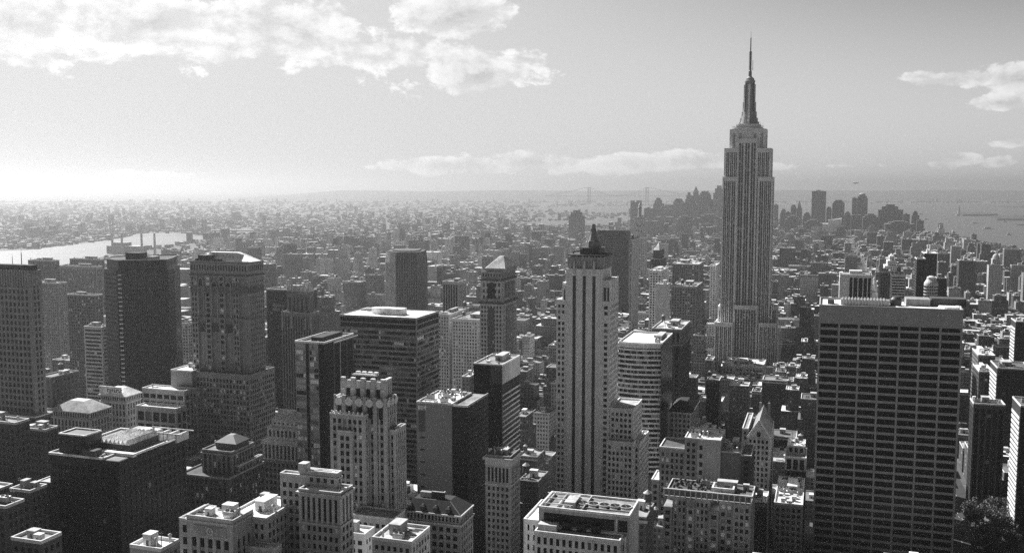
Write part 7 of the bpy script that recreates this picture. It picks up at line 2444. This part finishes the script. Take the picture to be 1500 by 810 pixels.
for (xa, xb, yt, d, tone, lab, kind) in SKY:
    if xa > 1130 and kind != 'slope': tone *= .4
    m = at_depth((xa + xb) / 2, yt, d)
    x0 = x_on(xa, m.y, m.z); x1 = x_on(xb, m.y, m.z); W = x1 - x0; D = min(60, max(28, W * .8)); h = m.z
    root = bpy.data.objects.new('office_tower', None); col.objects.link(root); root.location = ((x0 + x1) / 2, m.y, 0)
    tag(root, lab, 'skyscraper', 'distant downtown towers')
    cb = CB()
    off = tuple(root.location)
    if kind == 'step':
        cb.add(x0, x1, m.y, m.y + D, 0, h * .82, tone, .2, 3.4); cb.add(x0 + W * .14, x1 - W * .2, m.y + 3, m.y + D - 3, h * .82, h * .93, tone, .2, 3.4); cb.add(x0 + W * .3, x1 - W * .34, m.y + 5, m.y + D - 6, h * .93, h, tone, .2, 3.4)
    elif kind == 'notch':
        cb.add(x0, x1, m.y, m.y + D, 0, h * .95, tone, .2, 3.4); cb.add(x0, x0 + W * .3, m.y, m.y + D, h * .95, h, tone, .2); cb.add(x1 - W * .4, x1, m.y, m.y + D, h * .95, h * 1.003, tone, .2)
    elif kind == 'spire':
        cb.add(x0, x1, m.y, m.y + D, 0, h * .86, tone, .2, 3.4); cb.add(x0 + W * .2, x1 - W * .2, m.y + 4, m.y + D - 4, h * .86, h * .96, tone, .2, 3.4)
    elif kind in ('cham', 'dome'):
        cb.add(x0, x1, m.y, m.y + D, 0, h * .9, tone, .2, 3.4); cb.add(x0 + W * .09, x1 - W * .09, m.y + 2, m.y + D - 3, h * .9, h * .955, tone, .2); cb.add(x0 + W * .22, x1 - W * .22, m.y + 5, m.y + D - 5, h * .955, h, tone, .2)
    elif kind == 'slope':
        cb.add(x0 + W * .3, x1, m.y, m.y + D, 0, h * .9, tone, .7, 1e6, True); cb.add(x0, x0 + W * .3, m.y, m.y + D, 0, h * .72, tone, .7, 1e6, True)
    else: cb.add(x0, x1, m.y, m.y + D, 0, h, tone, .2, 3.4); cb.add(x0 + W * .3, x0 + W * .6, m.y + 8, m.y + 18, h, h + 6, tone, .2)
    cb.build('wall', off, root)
    xc, yc = (x0 + x1) / 2, m.y + D / 2
    if kind == 'spire':
        b = MB(); b.prism([(xc - W * .28, yc - W * .28), (xc + W * .28, yc - W * .28), (xc + W * .28, yc + W * .28), (xc - W * .28, yc + W * .28)], h * .96, h + 26, scale=.04); b.build('spire', 'stone_mid', root)
    if kind == 'dome':
        b = MB(); b.lathe(xc, yc, [(W * .3, h), (W * .24, h + 5), (W * .1, h + 8)], 12); b.build('dome', 'roof_pale', root)
    if kind == 'slope':
        b = MB(); k = 0
        b.v += [(x0, m.y, h * .72), (x0 + W * .3, m.y, h * .72), (x0 + W * .3, m.y, h * .9), (x1, m.y, h * .9), (x1, m.y, h), (x0, m.y + D, h * .72), (x1, m.y + D, h * .9), (x1, m.y + D, h)]
        b.f += [(3, 4, 2), (4, 7, 6, 3), (2, 4, 7, 6)]; b.fm += [0, 0, 0]
        b.build('sloping_roof', 'roof_white', root)

# ================================================================== bridges, chimneys, small far things
def bridge(lab, towers, ytop, ydeck, d, ends, w_=9, wire=1.4, leg=5.0, nh=20):
    P = [at_depth(px, ytop, d) for px in towers]
    z = P[0].z; zd = at_depth(towers[0], ydeck, d).z
    root = bpy.data.objects.new('suspension_bridge', None); col.objects.link(root); root.location = (P[0].x, P[0].y, 0)
    tag(root, lab, 'bridge')
    for p in P:
        m = MB()
        for s_ in (-1, 1):
            m.box(p.x + s_ * w_ - leg / 2, p.x + s_ * w_ + leg / 2, p.y - leg / 2, p.y + leg / 2, 0, z)
        for q in (.35, .7, .97): m.box(p.x - w_, p.x + w_, p.y - leg * .4, p.y + leg * .4, z * q - leg * .5, z * q + leg * .4)
        for q in (.05, .36, .7):
            m.bar((p.x - w_, p.y, z * q), (p.x + w_, p.y, z * (q + .28)), leg * .3); m.bar((p.x + w_, p.y, z * q), (p.x - w_, p.y, z * (q + .28)), leg * .3)
        m.build('tower', 'stone_mid', root)
    E = [at_depth(px, 275, d) for px in ends]
    m = MB(); pts = [E[0]] + P + [E[1]]
    for p, q in zip(pts[:-1], pts[1:]): m.bar((p.x, p.y, zd), (q.x, q.y, zd), 6)
    m.build('deck', 'stone_mid', root)
    for s_ in (-1, 1):
        m = MB()
        A, B = P
        prev = None
        for i in range(nh + 1):
            t = i / nh; x, y = A.x + (B.x - A.x) * t, A.y + (B.y - A.y) * t
            zz = zd + 8 + (z - zd - 8) * (2 * t - 1) ** 2
            if prev: m.bar(prev, (x + s_ * w_, y, zz), wire)
            m.bar((x + s_ * w_, y, zd), (x + s_ * w_, y, zz), wire * .4)
            prev = (x + s_ * w_, y, zz)
        m.bar((A.x + s_ * w_, A.y, z), (E[0].x + s_ * w_, E[0].y, zd), wire); m.bar((B.x + s_ * w_, B.y, z), (E[1].x + s_ * w_, E[1].y, zd), wire)
        m.build('cable', 'metal_dark', root)
bridge('steel suspension bridge crossing the river at the left', (163, 298), 322, 338.5, 4900, (60, 430))
bridge('faint far-off suspension bridge over the mouth of the bay', (863, 948), 274.5, 287.5, 13500, (800, 1010), 16, 2.5, 10, 24)
for px, yb, yt, lab in ((164, 374, 341, 'leftmost of four tall smokestacks by the river'), (178, 374, 341.5, 'second of four tall smokestacks by the river from the left'), (207, 366, 341.5, 'third of four tall smokestacks by the river from the left'), (226, 366, 341.8, 'rightmost of four tall smokestacks by the river')):
    p = at_depth(px, yt, 3500); z = p.z
    b = MB(); b.lathe(p.x, p.y, [(4.6, 0), (3.6, z - 3), (4.1, z - 3), (4.1, z), (3.2, z)], 14)
    root = bpy.data.objects.new('smokestack', None); col.objects.link(root); root.location = (p.x, p.y, 0)
    tag(root, lab, 'smokestack', 'power station chimneys')
    b.build('shaft', 'stone_grey', root)
    b = MB(); b.lathe(p.x, p.y, [(4.0, z * .72), (3.95, z * .80)], 14); b.build('painted_ring', 'stone_white', root)
p = at_depth(195, 375, 3520)
root = bpy.data.objects.new('power_station', None); col.objects.link(root); root.location = (p.x, p.y, 0)
tag(root, 'grey power station below the four smokestacks, mostly hidden by nearer towers', 'power station')
cb = CB(); cb.add(p.x - 110, p.x + 30, p.y - 10, p.y + 40, 0, 30, .2, .4, 6); cb.add(p.x - 90, p.x - 30, p.y, p.y + 30, 30, 42, .2, .4, 6); cb.build('wall', tuple(root.location), root)
# blimp
p = at_depth(1253, 268, 6500)
root = bpy.data.objects.new('blimp', None); col.objects.link(root); root.location = p
tag(root, 'small white blimp hovering above the right-hand skyline', 'airship')
b = MB(); n = 14
for j in range(9):
    t = j / 8; r_ = 6.2 * math.sin(math.pi * min(.98, max(.02, t))) ** .7
    for i in range(n):
        a = 2 * math.pi * i / n; b.v.append((p.x - 21 + 42 * t, p.y + r_ * math.cos(a), p.z + r_ * math.sin(a)))
for j in range(8):
    for i in range(n):
        k = (i + 1) % n; b.f.append((j * n + i, j * n + k, (j + 1) * n + k, (j + 1) * n + i)); b.fm.append(0)
b.build('envelope', 'stone_white', root)
MB().box(p.x - 4, p.x + 4, p.y - 1, p.y + 1, p.z - 8, p.z - 5.8).build('gondola', 'metal_dark', root)
for dz, dy in ((6, 0), (-6, 0), (0, 6), (0, -6)):
    MB().box(p.x + 14, p.x + 20, p.y + min(0, dy) - .3, p.y + max(0, dy) + .3, p.z + min(0, dz) - .3, p.z + max(0, dz) + .3).build('fin', 'stone_white', root)
# statue on its island
p = at_depth(1404.5, 315, 8300); p.z = 12
root = bpy.data.objects.new('statue', None); col.objects.link(root); root.location = (p.x, p.y, 0)
tag(root, 'tiny robed statue with raised arm on a tall pedestal on the small island', 'statue')
b = MB(); b.box(p.x - 22, p.x + 22, p.y - 22, p.y + 22, 5, 16); b.prism([(p.x - 10, p.y - 10), (p.x + 10, p.y - 10), (p.x + 10, p.y + 10), (p.x - 10, p.y + 10)], 16, 50, scale=.75); b.build('pedestal', 'stone_grey', root)
b = MB(); b.lathe(p.x, p.y, [(6.5, 50), (6, 60), (5, 72), (5.4, 80), (2.2, 83), (2.6, 87), (1.2, 90)], 10); b.bar((p.x + 4.5, p.y, 79), (p.x + 6.5, p.y, 94), 2.2); b.build('figure', 'lead', root)
b = MB(); b.lathe(p.x + 6.5, p.y, [(1.8, 94), (2.2, 96), (.6, 99)], 8); b.build('torch', 'roof_white', root)
# boats
for i, (px, py, L, lab) in enumerate([(1349, 314.5, 60, 'white boat nearest the island shore, left of the statue'), (1357, 322, 70, 'white ferry on the bay right of the last shore tower'), (1428, 327.5, 90, 'largest white ferry crossing the right part of the bay'), (1448, 335.5, 110, 'long pale ship with a wake low on the bay'), (1472, 325.5, 45, 'small boat between the two wooded islands'), (1478, 344.5, 40, 'small white boat nearest the right-hand shore'), (1367, 302.5, 70, 'far small ship near the hills across the bay')]):
    p = ground(px, py, .8)
    root = bpy.data.objects.new('boat', None); col.objects.link(root); root.location = (p.x, p.y, .8)
    tag(root, lab, 'boat')
    L *= .55
    b = MB(); b.prism([(p.x - L / 2, p.y - L * .1), (p.x + L * .35, p.y - L * .1), (p.x + L / 2, p.y), (p.x + L * .35, p.y + L * .1), (p.x - L / 2, p.y + L * .1)], .8, 5.0); b.build('hull', 'stone_light', root)
    MB().box(p.x - L * .35, p.x + L * .2, p.y - L * .07, p.y + L * .07, 5, 12).build('cabin', 'stone_white', root)
# park trees at the lower right
def leaves():
    m = bpy.data.materials.new('leaves'); m.use_nodes = True
    nd, lk = m.node_tree.nodes, m.node_tree.links; b = nd['Principled BSDF']; b.inputs['Roughness'].default_value = .55
    oi = nd.new('ShaderNodeNewGeometry'); r = nd.new('ShaderNodeMapRange'); lk.new(oi.outputs['Random Per Island'], r.inputs['Value'])
    r.inputs['To Min'].default_value = .03; r.inputs['To Max'].default_value = .14
    c = nd.new('ShaderNodeCombineColor')
    for i in range(3): lk.new(r.outputs[0], c.inputs[i])
    lk.new(c.outputs[0], b.inputs['Base Color'])
    return m
M['leaves'] = leaves()
tr = random.Random(3)
CROWN, TRUNK = [], []
for v in range(3):
    b = MB()
    clumps = [(Vector((tr.gauss(0, 2.6), tr.gauss(0, 2.6), 9 + tr.gauss(0, 2.2))), tr.uniform(1.4, 2.6)) for _ in range(13)]
    for c, r_ in clumps:
        for _ in range(130):
            d = Vector((tr.gauss(0, 1), tr.gauss(0, 1), tr.gauss(0, 1))).normalized() * r_ * tr.random() ** .4
            q = c + d; n = Vector((tr.gauss(0, 1), tr.gauss(0, 1), tr.gauss(0, 1) + .6)).normalized()
            u = n.orthogonal().normalized() * tr.uniform(.25, .5); w2 = n.cross(u).normalized() * tr.uniform(.2, .4)
            b.poly([q - u, q - w2, q + u, q + w2])
    CROWN.append(b.data('crown', ['leaves']))
    b = MB(); b.lathe(0, 0, [(.42, 0), (.3, 4), (.18, 8)], 8)
    for c, r_ in clumps[:7]: b.bar((0, 0, tr.uniform(3.5, 6)), tuple(c), .16)
    TRUNK.append(b.data('trunk', ['wood']))
spots = []
for iy in range(15):
    for ix in range(6):
        x, y = 108 + ix * 14 + tr.uniform(-4, 4), 596 + iy * 11.5 + tr.uniform(-4, 4)
        px, py, d = proj((x, y, 12))
        if 1405 < px < 1510 and py < 830 and not any(x > b_[0] - 5 and x < b_[1] + 5 and y > b_[2] - 5 and y < b_[3] + 5 for b_ in BLOCKS): spots.append((x, y))
tp = sorted([(proj((x, y, 8))[0], x, y) for x, y in spots])
for i, (px, x, y) in enumerate(tp):
    root = bpy.data.objects.new('broadleaf_tree', None); col.objects.link(root); root.location = (x, y, .15)
    s_ = tr.uniform(1.0, 1.5); root.scale = (s_,) * 3; root.rotation_euler = (0, 0, tr.uniform(0, 6.28))
    tag(root, 'dark leafy street tree among its like in the shadow at the bottom right corner', 'tree', 'trees in the shade at the bottom right')
    for nm, me in (('crown', CROWN[i % 3]), ('trunk', TRUNK[i % 3])):
        o = bpy.data.objects.new(nm, me); o.parent = root; col.objects.link(o)

# cars on the avenue at the right
cr = random.Random(12)
def car_meshes(paint):
    b = MB(); k = len(b.v)
    b.prism([(-.9, -2.2), (.9, -2.2), (.9, 2.2), (-.9, 2.2)], .35, .95, scale=.97)
    body = b.data('body', [paint])
    b = MB(); b.prism([(-.82, -1.3), (.82, -1.3), (.82, .9), (-.82, .9)], .95, 1.5, scale=.78)
    cabin = b.data('cabin', ['glass_black', paint])
    b = MB(); b.box(-.12, .12, -.34, .34, -.31, .31)
    return body, cabin, b.data('wheel', ['stone_black'])
KINDS = [car_meshes(p) for p in ('stone_white', 'stone_grey', 'stone_black')]
for i in range(18):
    lane = cr.choice([-7, -2.4, 2.4, 7]); yy = 640 + i * 17 + cr.uniform(-5, 5)
    root = bpy.data.objects.new('car', None); col.objects.link(root); root.location = (100 + lane, yy, .07)
    tag(root, 'tiny car on the shaded avenue running beside the broad ribbon-window slab', 'car', 'cars on the right-hand avenue')
    bo, ca, wh = KINDS[i % 3]
    for nm, me, at_ in (('body', bo, (0, 0, 0)), ('cabin', ca, (0, 0, 0))) + tuple(('wheel', wh, (a, c, .36)) for a in (-.85, .85) for c in (-1.4, 1.4)):
        o = bpy.data.objects.new(nm, me); o.parent = root; o.location = at_; col.objects.link(o)

# ================================================================== the air
b = MB(); b.box(-FAR - 500, FAR + 500, -3500, FAR + 500, -1.2, 490)
hz = b.build('haze', 'planting'); hz['kind'] = 'stuff'
tag(hz, 'pale summer haze over the whole city', 'haze')
hm = bpy.data.materials.new('haze'); hm.use_nodes = True
hn, hl = hm.node_tree.nodes, hm.node_tree.links
hn.clear()
ho = hn.new('ShaderNodeOutputMaterial'); pvn = hn.new('ShaderNodeVolumePrincipled')
pvn.inputs['Color'].default_value = (HAZE_TONE,) * 3 + (1,)
pvn.inputs['Density'].default_value = HAZE_DENSITY
pvn.inputs['Anisotropy'].default_value = HAZE_G
hl.new(pvn.outputs[0], ho.inputs['Volume'])
hz.data.materials.clear(); hz.data.materials.append(hm)
print('INFO heroes', len(HEROES), 'cand', len(CAND), 'shown', len(show), 'minpx', show[-1]['n'], 'objects', len(bpy.data.objects))
